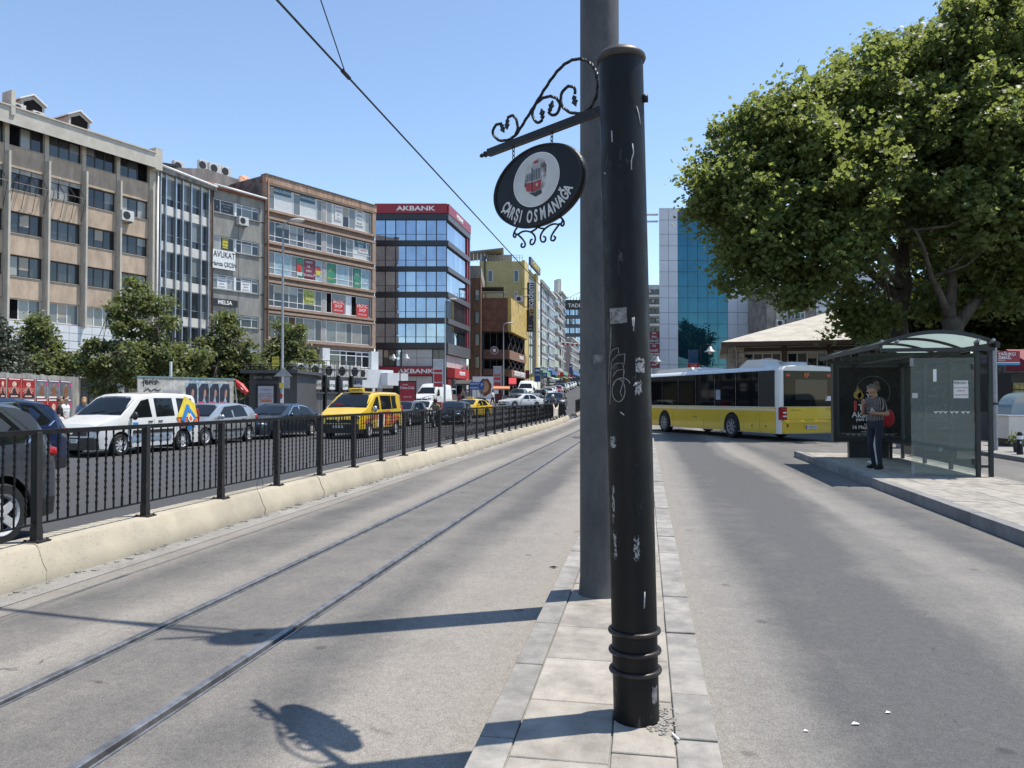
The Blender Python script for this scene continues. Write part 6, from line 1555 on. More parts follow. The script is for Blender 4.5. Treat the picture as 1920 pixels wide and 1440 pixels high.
def bell_lamp(label, x, d, ytop, ybase=None, two=True, s=1.0):
    p = gp(x, d); t = thing('bell_lamp', label, 'street lamp', (p.x, p.y, p.z), YAW, 'ornate bell lamps')
    H = zat(ytop, d)-p.z
    mb = MB(); mb.lathe([(.12,0),(.10,.8),(.05,.9),(.045,H)], 10); mb.build('post', BLACK_IRON, t, 'auto')
    for sg_ in ((-1,1) if two else (1,)):
        mb = MB(); mb.tube([(0,0,H-.5),(.25*sg_*s,0,H-.05),(.5*sg_*s,0,H),(.6*sg_*s,0,H-.2)], .025, 6); mb.build('arm', BLACK_IRON, t, True)
        mb = MB(); mb.lathe([(.03,.0),(.10*s,-.05),(.16*s,-.25),(.34*s,-.42),(.36*s,-.46),(.30*s,-.46)], 14, 0, Matrix.Translation((.6*sg_*s,0,H-.18))); mb.build('lamp_shade', M('bell_shade',(.32,.33,.34),.5,.2), t, True)
        mb = MB(); mb.ball((.6*sg_*s,0,H-.68), .13*s, 10); mb.build('lamp_globe', WHITE_INK, t, True)
    return t
bell_lamp('black twin bell lamp in front of the bank', 750, 70, 660)
bell_lamp('grey bell lamp on a bracket post in front of the teal glass block', 1314, 60, 645, two=False, s=1.3)
bell_lamp('bell lamp half hidden by the black pole above the bus', 1219, 60, 664, two=False, s=1.0)

# ---- hoarding with concert posters at far left
fho = Fac(-70, 25.6, 760); ho = thing('poster_hoarding', 'weathered grey board hoarding pasted with concert posters at far left', 'hoarding', (fho.o.x, fho.o.y, .13), fho.rz)
HB = M('weathered_board', (.26,.255,.245), .9, 0, .3, 3, .3, 20, rnd=.15, streak=.3)
eo = fho.t(147); htop = zat(700, fho.d(40))-.13
n = int(eo/.3)
for i in range(n): piece('board', HB, ho, eo*i/n+.006, eo*(i+1)/n-.006, 0, .03, 0, htop+random.uniform(-.03,.03))
bx('back_frame', GALV, ho, 0, eo, .035, .1, .3, .4)
P_RED = M('poster_crimson', (.28,.02,.02), .5, 0, .4, 5); P_DK = M('poster_navy', (.03,.035,.06), .5, 0, .4, 4); P_GR = M('poster_greyblue', (.13,.14,.16), .5, 0, .35, 4); P_PK = M('poster_pink', (.45,.06,.18), .5); P_CO = M('poster_coat', (.20,.09,.045), .6, 0, .3, 8); P_FL = M('poster_flare', (.62,.42,.34), .5, 0, .3, 8); P_SK = M('poster_skin', (.35,.2,.14), .6); P_PU = M('poster_purple', (.10,.04,.11), .5)
def poster(par, x0, x1, z0, z1, kind, y=-.006):
    w, h = x1-x0, z1-z0; cx_ = (x0+x1)/2
    s_ = bx('poster', P_RED if kind == 'burst' else (P_GR if kind == 'coat' else P_DK), par, x0+.01, x1-.01, y-.003, y, z0, z1)
    def pl_(pts, m, k): mb = MB(); mb.prism([(x0+a*w, z0+b*h) for a, b in pts], 'y', y-.0035-.0012*k, y-.0032-.0012*k); mb.build('print', m, s_)
    if kind == 'burst':
        for a in range(-4, 5):
            t = a*.13; pl_([(.5,.62),(.5+math.sin(t*2.2)*.5-.035, .62-math.cos(t*2.2)*.45),(.5+math.sin(t*2.2)*.5+.035, .62-math.cos(t*2.2)*.45)], P_FL, 1)
        pl_([(.5+.17*math.cos(q), .70+.13*math.sin(q)) for q in [i*PI/6 for i in range(12)]], P_FL, 2)
        pl_([(.1,.12),(.2,.2),(.35,.22),(.42,.42),(.5,.55),(.58,.42),(.66,.22),(.8,.2),(.92,.12),(.9,0.02),(.08,.02)], BLACK_INK, 3)
        pl_([(.1,.93),(.9,.93),(.9,.97),(.1,.97)], WHITE_INK, 1); pl_([(.25,.05),(.75,.05),(.75,.12),(.25,.12)], P_FL, 4)
    elif kind == 'coat':
        pl_([(.35,.05),(.32,.45),(.42,.66),(.6,.66),(.7,.45),(.66,.05)], P_CO, 1); pl_([(.51+.075*math.cos(q), .74+.085*math.sin(q)) for q in [i*PI/5 for i in range(10)]], P_SK, 2)
        pl_([(0,.88),(1,.88),(1,1),(0,1)], P_PU, 1); pl_([(.06,.92),(.94,.92),(.94,.97),(.06,.97)], WHITE_INK, 2); pl_([(.78,.66),(.99,.66),(.99,.86),(.78,.86)], P_PK, 2); pl_([(.06,.0),(.75,.0),(.75,.08),(.06,.08)], WHITE_INK, 2)
    else:
        pl_([(.2,.1),(.15,.5),(.3,.85),(.6,.9),(.85,.65),(.8,.2),(.6,.08)], P_DK, 1); pl_([(.45,.3),(.5,.6),(.6,.72),(.72,.6),(.7,.4),(.58,.25)], P_SK, 2); pl_([(.02,.75),(.3,.97),(.9,.97),(.98,.7),(.98,1),(.02,1)], bl, 1); pl_([(.3,.02),(.5,.30),(.6,.25),(.7,.02)], bl, 3); pl_([(0,.02),(.55,.02),(.55,.10),(0,.10)], P_PK, 4)
    return s_
zp1, zp0 = zat(709, 29)-.13, zat(746, 29)-.13
for (a, b, k) in ((-24,-3,'burst'),(-2,11,'burst'),(13,39,'burst'),(40,65,'burst'),(67,89,'coat'),(90,111,'coat'),(112,134,'coat')): poster(ho, fho.t(a), fho.t(b), zp0, zp1, k)
for (a, b, k) in ((13,39,'coat'),(40,65,'coat'),(67,89,'burst'),(90,111,'burst'),(112,134,'coat')): poster(ho, fho.t(a), fho.t(b), zp0-1.25, zp0-.03, k)
# ---- second hoarding with graffiti and portrait posters
fh2 = Fac(258, 33, 1700); h2 = thing('poster_hoarding', 'pasted and graffitied billboard panel behind the white van', 'hoarding', (fh2.o.x, fh2.o.y, .13), fh2.rz)
e2h = fh2.t(438); ht2 = zat(707, 33)-.13
PAPER = M('pasted_paper', (.42,.41,.38), .8, 0, .3, 3, rnd=.1); PAP2 = M('torn_paper_blue', (.30,.38,.42), .8, 0, .6, 6)
nn_ = 6
for i in range(nn_): piece('panel', PAPER if i != 3 else PAP2, h2, e2h*i/nn_+.004, e2h*(i+1)/nn_-.004, 0, .05, 0, ht2)
bx('top_rail', M('teal_rail',(.14,.24,.25),.7), h2, -.03, e2h+.03, -.03, .08, ht2, ht2+.06)
xq = [348, 370, 372, 392, 393, 411, 412, 431]
for a, b in zip(xq[::2], xq[1::2]): poster(h2, fh2.t(a), fh2.t(b), zat(757, 36)-.13, zat(718, 36)-.13, 'portrait')
for (pts, m) in (([(266,718),(272,712),(275,719),(282,713),(284,719),(292,712),(297,717)], BLACK_INK), ([(270,734),(277,727),(283,735),(289,728),(296,733),(301,729)], BLACK_INK), ([(262,744),(272,739),(284,742),(296,738),(304,743)], M('orange_spray',(.45,.13,.04),.7)), ([(262,749),(280,746),(304,748)], MATS['orange_spray'])):
    mb = MB(); mb.tube([(fh2.t(x), -.004, zat(y, 34)-.13) for x, y in smooth_pts(pts, 2)], .022, 5); mb.build('graffiti', m, h2, True)
text('jeris', .42, BLACK_INK, h2, up_xz(fh2.t(281), -.005, zat(716, 34)-.13), depth=.002, bold=.008)
bx('grey_board', M('grey_sheet',(.30,.31,.33),.7), h2, fh2.t(306), fh2.t(342), -.012, -.002, zat(760,35)-.13, zat(732,35)-.13)
p = rd(320, 35); mb = MB(); mb.lathe([(.06,0),(.06,zat(678,35)-.13)], 8); tag(mb.build('white_pole', WHITE_PAINT, loc=(p.x,p.y,.13)), 'thin white pole rising behind the graffitied billboard', 'pole')
# red parasol folded and flag by the hoarding end
p = rd(449, 38); pf = thing('folded_parasol', 'folded red and white parasol between the billboard and dark kiosk', 'parasol', (p.x, p.y, .13))
mb = MB(); mb.tube([(0,0,0),(-.25,0,2.4)], .025, 6); mb.build('pole', WHITE_PAINT, pf); mb = MB(); mb.tube([(-.28,0,zat(712,38)-.1),(.05,0,zat(725,38)-.1),(.42,0,zat(738,38)-.1)], [.03,.19,.13], 9); mb.build('canopy', RED_INK, pf)
mb = MB(); mb.tube([(-.2,-.05,zat(716,38)-.1),(.3,-.19,zat(732,38)-.1)], .02, 5); mb.build('white_stripe', WHITE_INK, pf)
# ---- dark kiosk (metro head house) and row of grey shop boxes
fki = Fac(456, 41, 1e9); ki = thing('dark_kiosk', 'dark grey kiosk with lit poster case and roof railing behind the cars', 'kiosk', (fki.o.x, fki.o.y, .13), fki.rz)
zki = lambda y, d=41: zat(y, d)-.13
KG = M('kiosk_grey',(.075,.077,.082),.55,0,.12,1.5); KL = M('kiosk_light_grey',(.14,.145,.15),.55,0,.1,2)
ek1 = fki.t(556)
bx('wall', KG, ki, .3, ek1, .1, 4.5, 0, zki(700)); bx('roof_slab', KG, ki, 0, ek1+.2, -.5, 4.7, zki(700), zki(694)); bx('sign_band', PLASTIC, ki, fki.t(480), fki.t(520), .05, .098, zki(714), zki(701))
text('METRO   GİRİŞ', .15, GREYT, ki, up_xz(fki.t(492), .045, zki(708)), depth=.001)
cse = bx('poster_case', PLASTIC, ki, fki.t(480), fki.t(517), -.02, .098, zki(764), zki(720)); bx('poster_sheet', M('lilac_poster',(.50,.48,.54),.5,0,.12,2), cse, fki.t(484), fki.t(513), -.03, -.022, zki(762), zki(724))
text('sütsepeti', .17, M('blue_print',(.08,.2,.4),.6), cse, up_xz(fki.t(498), -.034, zki(730)), depth=.001)
for (t, y, s_, m) in (('KAPIDA SEPET', 739, .10, BLACK_INK), ('İNDİRİM FIRSATI', 743, .10, BLACK_INK), ('%50 İNDİRİM', 748, .11, RED_INK)): text(t, s_, m, cse, up_xz(fki.t(498), -.034, zki(y)), depth=.001)
bx('poster_strip', M('orange_strip',(.55,.2,.1),.6), cse, fki.t(489), fki.t(510), -.034, -.031, zki(754), zki(750))
mb = MB()
for i in range(14): x = .1+i*(ek1)/13; mb.tube([(x,-.4,zki(694)),(x,-.4,zki(683))], .02, 4)
for y in (683, 688): mb.tube([(.1,-.4,zki(y)),(ek1+.1,-.4,zki(y))], .02, 4)
stuff(mb.build('roof_railing', PLASTIC, ki))
fks = Fac(556, 44, 1900); ks = thing('shop_boxes', 'row of grey shutter shop boxes with small signs and rooftop machines', 'kiosk', (fks.o.x, fks.o.y, .13), fks.rz)
zks = lambda x, y: zat(y, fks.d(x))-.13
eks = fks.t(682); hk = zks(600, 706)
bx('wall', KG, ks, 0, eks, .12, 4, 0, hk)
nsh = 5
for i in range(nsh):
    a, b = eks*i/nsh, eks*(i+1)/nsh
    for q in range(4): piece('shutter_panel', KL, ks, a+.12+(b-a-.24)*q/4+.01, a+.12+(b-a-.24)*(q+1)/4-.01, .02, .118, 0, hk-1.05)
    bx('post', PLASTIC, ks, a-.05, a+.07, -.1, .11, 0, hk+.1)
    signboard(ks, a+.3, b-.35, hk-.78, hk-.22, .0, [WHITE_PAINT, M('grey_signplate',(.42,.40,.37),.6), WHITE_PAINT, WHITE_PAINT, M('navy_sign',(.03,.05,.14),.5)][i], ['ecza','BAHAR','kitap','çiçekçi','telefon'][i], [gr, BLACK_INK, BLACK_INK, BLACK_INK, WHITE_INK][i], .3, 'shop_sign', .08)
    bx('roller_box', KG, ks, a+.1, b-.1, -.08, .1, hk-1.05, hk-.95)
    ac_unit(ks, a+.6, .6, hk+.02, .9, .75, .4); ac_unit(ks, a+1.6, .9, hk+.02, .8, .6, .4)
mb = MB()
for i in range(18): x = .1+i*(eks)/17; mb.tube([(x,.05,hk),(x,.05,hk+1.0)], .02, 4)
for z in (.5, 1.0): mb.tube([(0,.05,hk+z),(eks,.05,hk+z)], .02, 4)
stuff(mb.build('roof_railing', PLASTIC, ks))
# ---- advertising pillar in front of the bank
p = rd(747, 66); ad = thing('poster_case', 'red drink poster in a dark free-standing case before the bank', 'poster case', (p.x, p.y, .13), YAW)
zad = lambda y: zat(y, 66)-.13
bx('case', PLASTIC, ad, 0, 1.55, 0, .25, .2, zad(714)); bx('foot', PLASTIC, ad, .4, 1.1, .05, .2, 0, .198); cr2 = bx('poster_sheet', M('drink_red',(.33,.015,.03),.4,0,.12,2), ad, .12, 1.43, -.012, -.002, .4, zad(717))
text('Coca-Cola', .34, WHITE_INK, cr2, up_xz(.78, -.015, zad(727)), depth=.001, sx=.85, bold=.004); text('lezzet', .2, WHITE_INK, cr2, up_xz(.6, -.015, zad(721)), depth=.001); text('serin kal', .2, WHITE_INK, cr2, up_xz(.8, -.015, zad(744)), depth=.001)
# ---- banners on lamp posts
def banner(label, x0, x1, d, y0, y1, m, rows):
    p = rd(x0, d); w = (x1-x0)*d/FPX; t = thing('street_banner', label, 'banner', (p.x, p.y, hz(p.y)), YAW, 'upright banners on lamp posts'); zb0 = hz(p.y)
    bx('cloth', m, t, 0, w, -.01, .01, zat(y1,d)-zb0, zat(y0,d)-zb0); mb = MB(); mb.tube([(-.05,.03,zat(y0,d)-zb0),(w+.05,.03,zat(y0,d)-zb0)], .02, 5); mb.build('rod', GALV, t)
    for (ya, yb, mm) in rows: bx('print', mm, t, w*.1, w*.9, -.016, -.012, zat(yb,d)-zb0, zat(ya,d)-zb0)
    mb = MB(); mb.tube([(w+.06,.05,0),(w+.06,.05,zat(y0,d)-zb0+.1)], .035, 6); mb.build('post', GALV, t)
WB = M('banner_white',(.55,.55,.58),.7,0,.1,2); GB = M('banner_grey',(.30,.32,.35),.7,0,.1,2); BLB = M('banner_blue',(.03,.09,.26),.6,0,.3,1.5)
banner('white and red street banner beside the bank corner lamp', 812, 831, 68, 674, 726, WB, ((693,698,RB),(701,716,RB),(718,725,RB),(678,688,GREYINK)))
banner('grey street banner with red foot before the burger restaurant', 925, 940, 90, 687, 724, GB, ((717,723,RB),(702,712,RED_INK),(704,708,WHITE_INK)))
banner('large blue street banner in front of the house row', 1003, 1013, 118, 689, 716, BLB, ((693,696,WHITE_INK),(701,704,bl)))
banner('second blue street banner farther up the hill', 1067, 1073, 170, 682, 700, BLB, ((686,688,WHITE_INK),))
# ---- shops, mural and signs at street level in the distance
p = rd(886, 98); mu = thing('mural_wall', 'white hoarding wall painted with a round brown lion-like mane', 'mural', (p.x, p.y, hz(p.y)), YAW)
zmu = lambda y: zat(y, 98)-hz(p.y)
bx('wall', WHITE_PAINT, mu, 0, 3.4, 0, .15, 0, zmu(706))
MAN = M('mane_brown',(.16,.06,.035),.7,0,.3,4); FAC = M('face_tan',(.42,.24,.12),.7,0,.3,4)
def blob(cx_, cz_, rx, rz_, m, k, wob=0): 
    mb = MB(); mb.prism([(cx_+rx*(1+wob*math.sin(7*q))*math.cos(q), cz_+rz_*(1+wob*math.sin(7*q))*math.sin(q)) for q in [i*2*PI/42 for i in range(42)]], 'y', -.004-.006*k, -.001-.006*k+.001); mb.build('paint', m, mu)
blob(1.65, zmu(726), .85, 1.15, MAN, 0, .05); blob(1.65, zmu(725), .48, .75, FAC, 1)
def shopsign(label, x0, x1, y0, y1, d, m, txt=None, tm=None, cat='sign', name='road_sign', post=True, sz=None):
    p = rd(x0, d); w = (x1-x0)*d/FPX; t = thing(name, label, cat, (p.x, p.y, hz(p.y)), YAW); zb0 = hz(p.y)
    signboard(t, 0, w, zat(y1,d)-zb0, zat(y0,d)-zb0, 0, m, txt, tm or WHITE_INK, sz, 'panel', .06)
    if post:
        for q in (.25, .75): bx('post', GALV, t, w*q-.04, w*q+.04, .01, .08, 0, zat(y0,d)-zb0)
    return t
shopsign('blue direction sign with white lines left of the mural', 881, 898, 716, 731, 80, BLB, ['RIHTIM','HAREM'], WHITE_INK)
shopsign('smaller blue direction sign right of the first', 899, 908, 715, 730, 80.5, BLB, ['P'], WHITE_INK)
shopsign('small dark red shop sign right of the burger restaurant', 985, 993, 694, 710, 112, DKR, None)
shopsign('small amber shop sign beside the dark red one', 994, 998, 700, 708, 114, YEL, None)
shopsign('round blue shop sign up the street', 1017, 1026, 699, 709, 130, BLB, 'M', WHITE_INK)
shopsign('red and blue round shop sign farther up', 1050, 1056, 698, 706, 165, RB, None)
# awnings and stalls
def stall(label, x0, x1, d, y0, y1, m, name='market_stall'):
    p = rd(x0, d); w = (x1-x0)*d/FPX; t = thing(name, label, 'stall', (p.x, p.y, hz(p.y)), YAW); z1 = zat(y0,d)-hz(p.y); z0 = zat(y1,d)-hz(p.y)
    mb = MB(); mb.prism([(-.9,z0),(-.9,z0+.15),(.9,z1),(.9,z0)], 'x', 0, w); mb.build('canopy', m, t)
    for q in (.05, .95): bx('post', GALV, t, w*q-.03, w*q+.03, -.8, -.74, 0, z0)
    bx('counter', M('stall_counter',(.16,.03,.03),.6,0,.3,3), t, w*.1, w*.55, -.4, .4, 0, 1.1); bx('goods', grey_p, t, w*.6, w*.95, -.4, .4, 0, .9)
stall('orange awning stall with red counter near the crossing', 925, 956, 88, 724, 731, M('orange_awning',(.50,.20,.10),.7,0,.2,2))
stall('striped red awning stall under the burger sign', 954, 968, 100, 708, 722, RED_INK)
stall('dark goods stall with coloured boxes beside the bank', 855, 884, 88, 712, 722, M('dark_awning',(.05,.045,.04),.8))
AWG = M('green_awning',(.04,.16,.10),.7); 
for (lab, xa, m) in (('white shop awning up the street, nearest', 1020, WHITE_PAINT), ('green shop awning up the street, second', 1033, AWG), ('yellow shop awning up the street, third', 1044, YEL), ('white shop awning up the street, fourth', 1054, LW), ('red shop awning up the street, farthest', 1062, RED_INK)):
    _, da = along(xa); p = rd(xa, da); t = thing('shop_awning', lab, 'awning', (XS-.1, p.y, hz(p.y)), PI/2, 'shop awnings up the street')
    mb = MB(); mb.prism([(-1.8,2.5),(-1.8,2.62),(.1,3.2),(.1,2.9)], 'x', 0, 9); mb.build('canopy', m, t); bx('arm', GALV, t, .1, .16, -1.7, 0, 2.5, 2.54)
# dark parasol by the hall, red notice board by the glass block
p = rd(1440, 43); pa = thing('cafe_parasol', 'dark cafe parasol in front of the market hall above the bus roof', 'parasol', (p.x, p.y, 0))
mb = MB(); mb.lathe([(1.6,zat(692,43)),(1.2,zat(683,43)),(.6,zat(675,43)),(.05,zat(671,43))], 8, cap=False); mb.build('canopy', M('parasol_dark',(.02,.02,.026),.8), pa); mb = MB(); mb.lathe([(.03,0),(.03,zat(672,43))], 8); mb.build('pole', GALV, pa)
shopsign('small red notice board in front of the teal glass', 1290, 1311, 682, 690, 58, RB, 'KAFE', WHITE_INK)
shopsign('tall dark blue poster board in front of the teal glass', 1291, 1309, 656, 681, 60, M('deep_blue_board',(.03,.08,.16),.3), None)
# ================================================================== VEHICLES
def paint(name, col, metal=.0, rough=.28): return M('paint_'+name, col, rough, metal, .05, 1.2, 0, 40, .5, .7, coord='obj')
CAR_GLASS = MG('car_glass', (.008,.010,.011), .03, .42); HEAD = MG('headlamp_glass', (.35,.37,.38), .08, .8); TAIL = M('tail_lamp', (.28,.012,.015), .15, 0, .1, 8); AMB = M('indicator', (.5,.2,.02), .2)
PLATE = M('number_plate', (.62,.62,.60), .5); RIMM = M('alloy_rim', (.52,.53,.54), .4, .25, .08, 6); DISC = M('wheel_well_dark', (.012,.012,.013), .8); UNDER = M('underbody', (.010,.010,.011), .9)
def lerp_prof(P, s):
    if s <= P[0][0]: return P[0][1]
    for (a, za), (b, zb) in zip(P[:-1], P[1:]):
        if s <= b: return za + (zb-za)*(s-a)/(b-a) if b > a else zb
    return P[-1][1]
class CarSpec:
    def __init__(s, **k): s.__dict__.update(k)
def section(c, s):
    """half cross-section from sill to roof centre at distance s from the nose"""
    w = c.W/2*lerp_prof(c.plan, s); zs = lerp_prof(c.belt, s); zt = lerp_prof(c.top, s); zb = c.zb
    for sc_ in (c.sf, c.sr):
        q = c.Ra**2 - (s-sc_)**2
        if q > 0: zb = max(zb, c.Rw + math.sqrt(q))
    zb = min(zb, zs-.06); zc = max(zb+.005, min(c.clad, zs-.05)); zm = max(zc+.01, zb+(zs-zb)*.62)
    h = max(.0, zt-zs); wr = w*.985 - c.tumble*h
    return [(w*.965, zb), (w*.99, zc), (w, zm), (w*.985, zs), ((w*.985+wr)/2, zs+h*.45), (wr, zs+h*.88), (wr*.90, zs+h*.97), (wr*.55, zt), (0, zt+.012)]
def side_y(c, s, z):
    S_ = section(c, s); 
    for (ya, za), (yb, zb_) in zip(S_[2:6], S_[3:7]):
        if z <= zb_ + 1e-6: return ya + (yb-ya)*(z-za)/max(1e-6, zb_-za)
    return S_[5][0]
def top_z(c, s, y):
    S_ = section(c, s)[3:]; y = abs(y)
    for (ya, za), (yb, zb_) in zip(S_[:-1], S_[1:]):
        if yb <= y <= ya: return za + (zb_-za)*(ya-y)/max(1e-6, ya-yb)
    return S_[-1][1]
def car_body(c):
    L = c.L; st = set(np.linspace(0, L, c.n).round(4)); 
    for P in (c.top, c.belt, c.plan): st |= {round(p[0],4) for p in P if 0 <= p[0] <= L}
    for s0 in (c.sf, c.sr):
        for a in np.linspace(-1,1,9): st.add(round(s0 + c.Ra*a*.999, 4))
    st = sorted(x for x in st if 0 <= x <= L); st = [st[0]] + [b for a, b in zip(st[:-1], st[1:]) if b-a > .012]
    mb = MB(); K = 9; ring = 2*K-1
    for s in st:
        S_ = section(c, s); x = L/2 - s
        for (y, z) in S_: mb.v.append((x, y, z))
        for (y, z) in S_[-2::-1]: mb.v.append((x, -y, z))
    for i in range(len(st)-1):
        for k in range(ring-1):
            mb.f.append((i*ring+k, i*ring+k+1, (i+1)*ring+k+1, (i+1)*ring+k)); mb.m.append(1 if (k == 0 or k == ring-2) and c.cladmat else 0)
    mb.f.append(tuple(range(ring))[::-1]); mb.m.append(0); b = (len(st)-1)*ring; mb.f.append(tuple(range(b, b+ring))); mb.m.append(0)
    return mb
def side_pane(c, poly, sgn, off, m, par, name):
    pts = [(c.L/2 - s, sgn*(side_y(c, s, z)+off), z) for s, z in poly]
    if sgn > 0: pts = pts[::-1]
    mb = MB(); mb.poly(pts); return mb.build(name, m, par)
def top_pane(c, s0, s1, m, par, name, inset=.10, off=.008, n=8):
    mb = MB(); 
    for i in range(n+1):
        s = s0+(s1-s0)*i/n; S_ = section(c, s); yw = max(S_[5][0], S_[4][0]*.0) - inset*.5
        for j in range(n+1):
            y = yw*(2*j/n-1); z = top_z(c, s, y); g = (lerp_prof(c.top, s+.05)-lerp_prof(c.top, s-.05))/.1
            L_ = math.sqrt(1+g*g); mb.v.append((c.L/2-s+off*g/L_, y, z+off/L_))
    for i in range(n):
        for j in range(n): a = i*(n+1)+j; mb.f.append((a, a+n+1, a+n+2, a+1)); mb.m.append(0)
    return mb.build(name, m, par, True)
_wheels = {}
def wheel_mesh(R_, w, spokes, rm):
    key = (R_, w, spokes, rm.name)
    if key not in _wheels:
        rot = Matrix.Rotation(-PI/2, 4, 'X')
        mb = MB(); mb.lathe([(R_*.64,-w/2),(R_*.93,-w/2),(R_*.985,-w*.36),(R_,-w*.15),(R_,w*.15),(R_*.985,w*.36),(R_*.93,w/2),(R_*.64,w/2)], 28, 0, rot, cap=False)
        ty = mb.mesh('wheel', RUBBER, 'auto')
        mb = MB(); mb.lathe([(R_*.66,w/2-.005),(R_*.66,w/2+.004),(R_*.60,w/2-.01),(R_*.57,w/2-.06)], 28, 0, rot, cap=False)
        mb.lathe([(R_*.16,w/2-.05),(R_*.15,w/2-.008),(R_*.06,w/2-.002),(.001,w/2-.002)], 14, 0, rot, cap=False)
        for k in range(spokes):
            a = 2*PI*k/spokes; q = .5*2*PI*R_*.36/spokes*.62
            mb.box(R_*.12, R_*.60, -q, q*.8, w/2-.05, w/2-.018, 0, rot @ Matrix.Rotation(a,4,'Z'))
        mb.lathe([(R_*.6,w/2-.07),(.001,w/2-.065)], 24, 1, rot, cap=False)
        _wheels[key] = (ty, mb.mesh('rim', [rm, DISC], False))
    return _wheels[key]
def make_car(c, name, label, cat, body, group=None, plate='34 KD 41'):
    t = thing(name, label, cat, (0,0,0), 0, group); L, W_ = c.L, c.W
    car_body(c).build('body', [body, c.cladmat or body], t, True)
    bo_ = t.children[0]; bo_.data.set_sharp_from_angle(angle=R(32))
    bx('underbody', UNDER, t, -L/2+.25, L/2-.25, -W_/2+.26, W_/2-.26, c.zb-.02, c.zb+.34)
    wn_ = top_pane(c, c.ws[0], c.ws[1], CAR_GLASS, t, 'windscreen')
    if c.rs: top_pane(c, c.rs[0], c.rs[1], CAR_GLASS, t, 'rear_window')
    for q in (-.35, .35):   # wipers lying at the foot of the windscreen
        s0_ = c.ws[0]+.03; mb = MB(); mb.tube([(L/2-s0_-.0, q*W_*.5, top_z(c, s0_, q*W_*.5)+.03), (L/2-s0_-.07, q*W_*.5+.45, top_z(c, s0_+.07, min(q*W_*.5+.45, W_*.4))+.03)], .010, 4); mb.build('wiper', UNDER, t)
    if getattr(c, 'cowl', None): top_pane(c, c.cowl[0], c.cowl[1], PLASTIC, t, 'cowl_panel', .04, .006)
    for sg_ in (-1, 1):
        for poly in c.trim: side_pane(c, poly, sg_, .003, getattr(c, 'trimmat', None) or PLASTIC, t, 'window_trim')
        for poly in c.win: side_pane(c, poly, sg_, .007, CAR_GLASS, t, 'side_window')
        # door gaps and handles
        for s in c.doors:
            zs = lerp_prof(c.belt, s); mb = MB(); P = [(c.zb+.12+(zs-c.zb-.14)*q/5) for q in range(6)]
            mb.tube([(L/2-s, sg_*(side_y(c, s, max(z, c.zb+(zs-c.zb)*.62)) if z > c.zb+(zs-c.zb)*.62 else W_/2*lerp_prof(c.plan,s)*.995), z) for z in P], .005, 4); mb.build('door_gap', UNDER, t)
        for s in c.handles:
            z = lerp_prof(c.belt, s)-.09; bx('door_handle', c.handmat, t, L/2-s-.09, L/2-s+.09, sg_*(W_/2)-.022, sg_*(W_/2)+.014, z-.014, z+.014, b=.006)
        mb = MB(); mx_ = L/2-c.mir; mb.ball((mx_, sg_*(W_/2+.10), c.mz), (.07,.11,c.mh), 10); mb.box(mx_-.03, mx_+.03, min(sg_*(W_/2-.06), sg_*(W_/2+.06)), max(sg_*(W_/2-.06), sg_*(W_/2+.06)), c.mz-.06, c.mz-.02); mb.build('wing_mirror', c.mirmat or body, t, True)
        hx, hy, hz_, rx, ry, rz_ = c.head; mb = MB(); mb.ball((L/2-hx, sg_*hy, hz_), (rx, ry, rz_), 12); mb.build('headlight', HEAD, t, True)
        hx, hy, hz_, rx, ry, rz_ = c.tail; mb = MB(); mb.ball((-L/2+hx, sg_*hy, hz_), (rx, ry, rz_), 12); mb.build('tail_light', TAIL, t, True)
        if c.sidestrip: z0, z1 = c.sidestrip; bx('side_strip', PLASTIC, t, L/2-c.sr+c.Ra+.05, L/2-c.sf-c.Ra-.05, sg_*(W_/2)-.012, sg_*(W_/2)+.015, z0, z1)
    for s, y in ((c.sf,1),(c.sf,-1),(c.sr,1),(c.sr,-1)):
        ty, rm = wheel_mesh(c.Rw, c.tw, c.spokes, c.rim)
        w = ob('wheel', ty, t, loc=(L/2-s, y*(W_/2-c.tw/2-.015), c.Rw), rz=0 if y > 0 else PI); ob('rim', rm, w)
    # front: grille, plate, lower intake
    gx = L/2
    gz0, gz1, gw = c.grille; bx('grille', PLASTIC, t, gx-.10, gx+.012, -gw, gw, gz0, gz1, b=.01)
    mb = MB(); mb.lathe([(.06,0),(.06,.012)], 14, 0, Matrix.Translation((gx+.012,0,(gz0+gz1)/2+.02)) @ Matrix.Rotation(PI/2,4,'Y')); mb.build('badge', CHROME, t)
    bx('lower_intake', PLASTIC, t, gx-.12, gx+.006, -W_*.36, W_*.36, c.zb+.06, c.zb+.20)
    pf_ = bx('number_plate', PLATE, t, gx+.0, gx+.022, -.26, .26, c.pz, c.pz+.11); text(plate, .085, BLACK_INK, pf_, Matrix.Translation((gx+.024,0,c.pz+.055)) @ Matrix.Rotation(PI/2,4,'Z') @ Matrix.Rotation(PI/2,4,'X'), depth=.001, res=2)
    pr_ = bx('number_plate', PLATE, t, -L/2-.02, -L/2+.02, -.26, .26, c.rz, c.rz+.11)
    bx('rear_bumper', c.bump or PLASTIC, t, -L/2-.012, -L/2+.15, -W_*.36, W_*.36, c.zb+.02, c.zb+.22, b=.02)
    return t
def S_(**k):
    base = dict(n=30, tumble=.24, clad=.3, cladmat=None, cowl=None, rs=None, trim=[], win=[], doors=[], handles=[], handmat=PLASTIC, mir=1.6, mz=1.0, mh=.09, mirmat=None, sidestrip=None, tw=.21, spokes=10, rim=RIMM, bump=None, pz=.42, rz=.7, Rw=.31, Ra=.37, zb=.2)
    base.update(k); return CarSpec(**base)
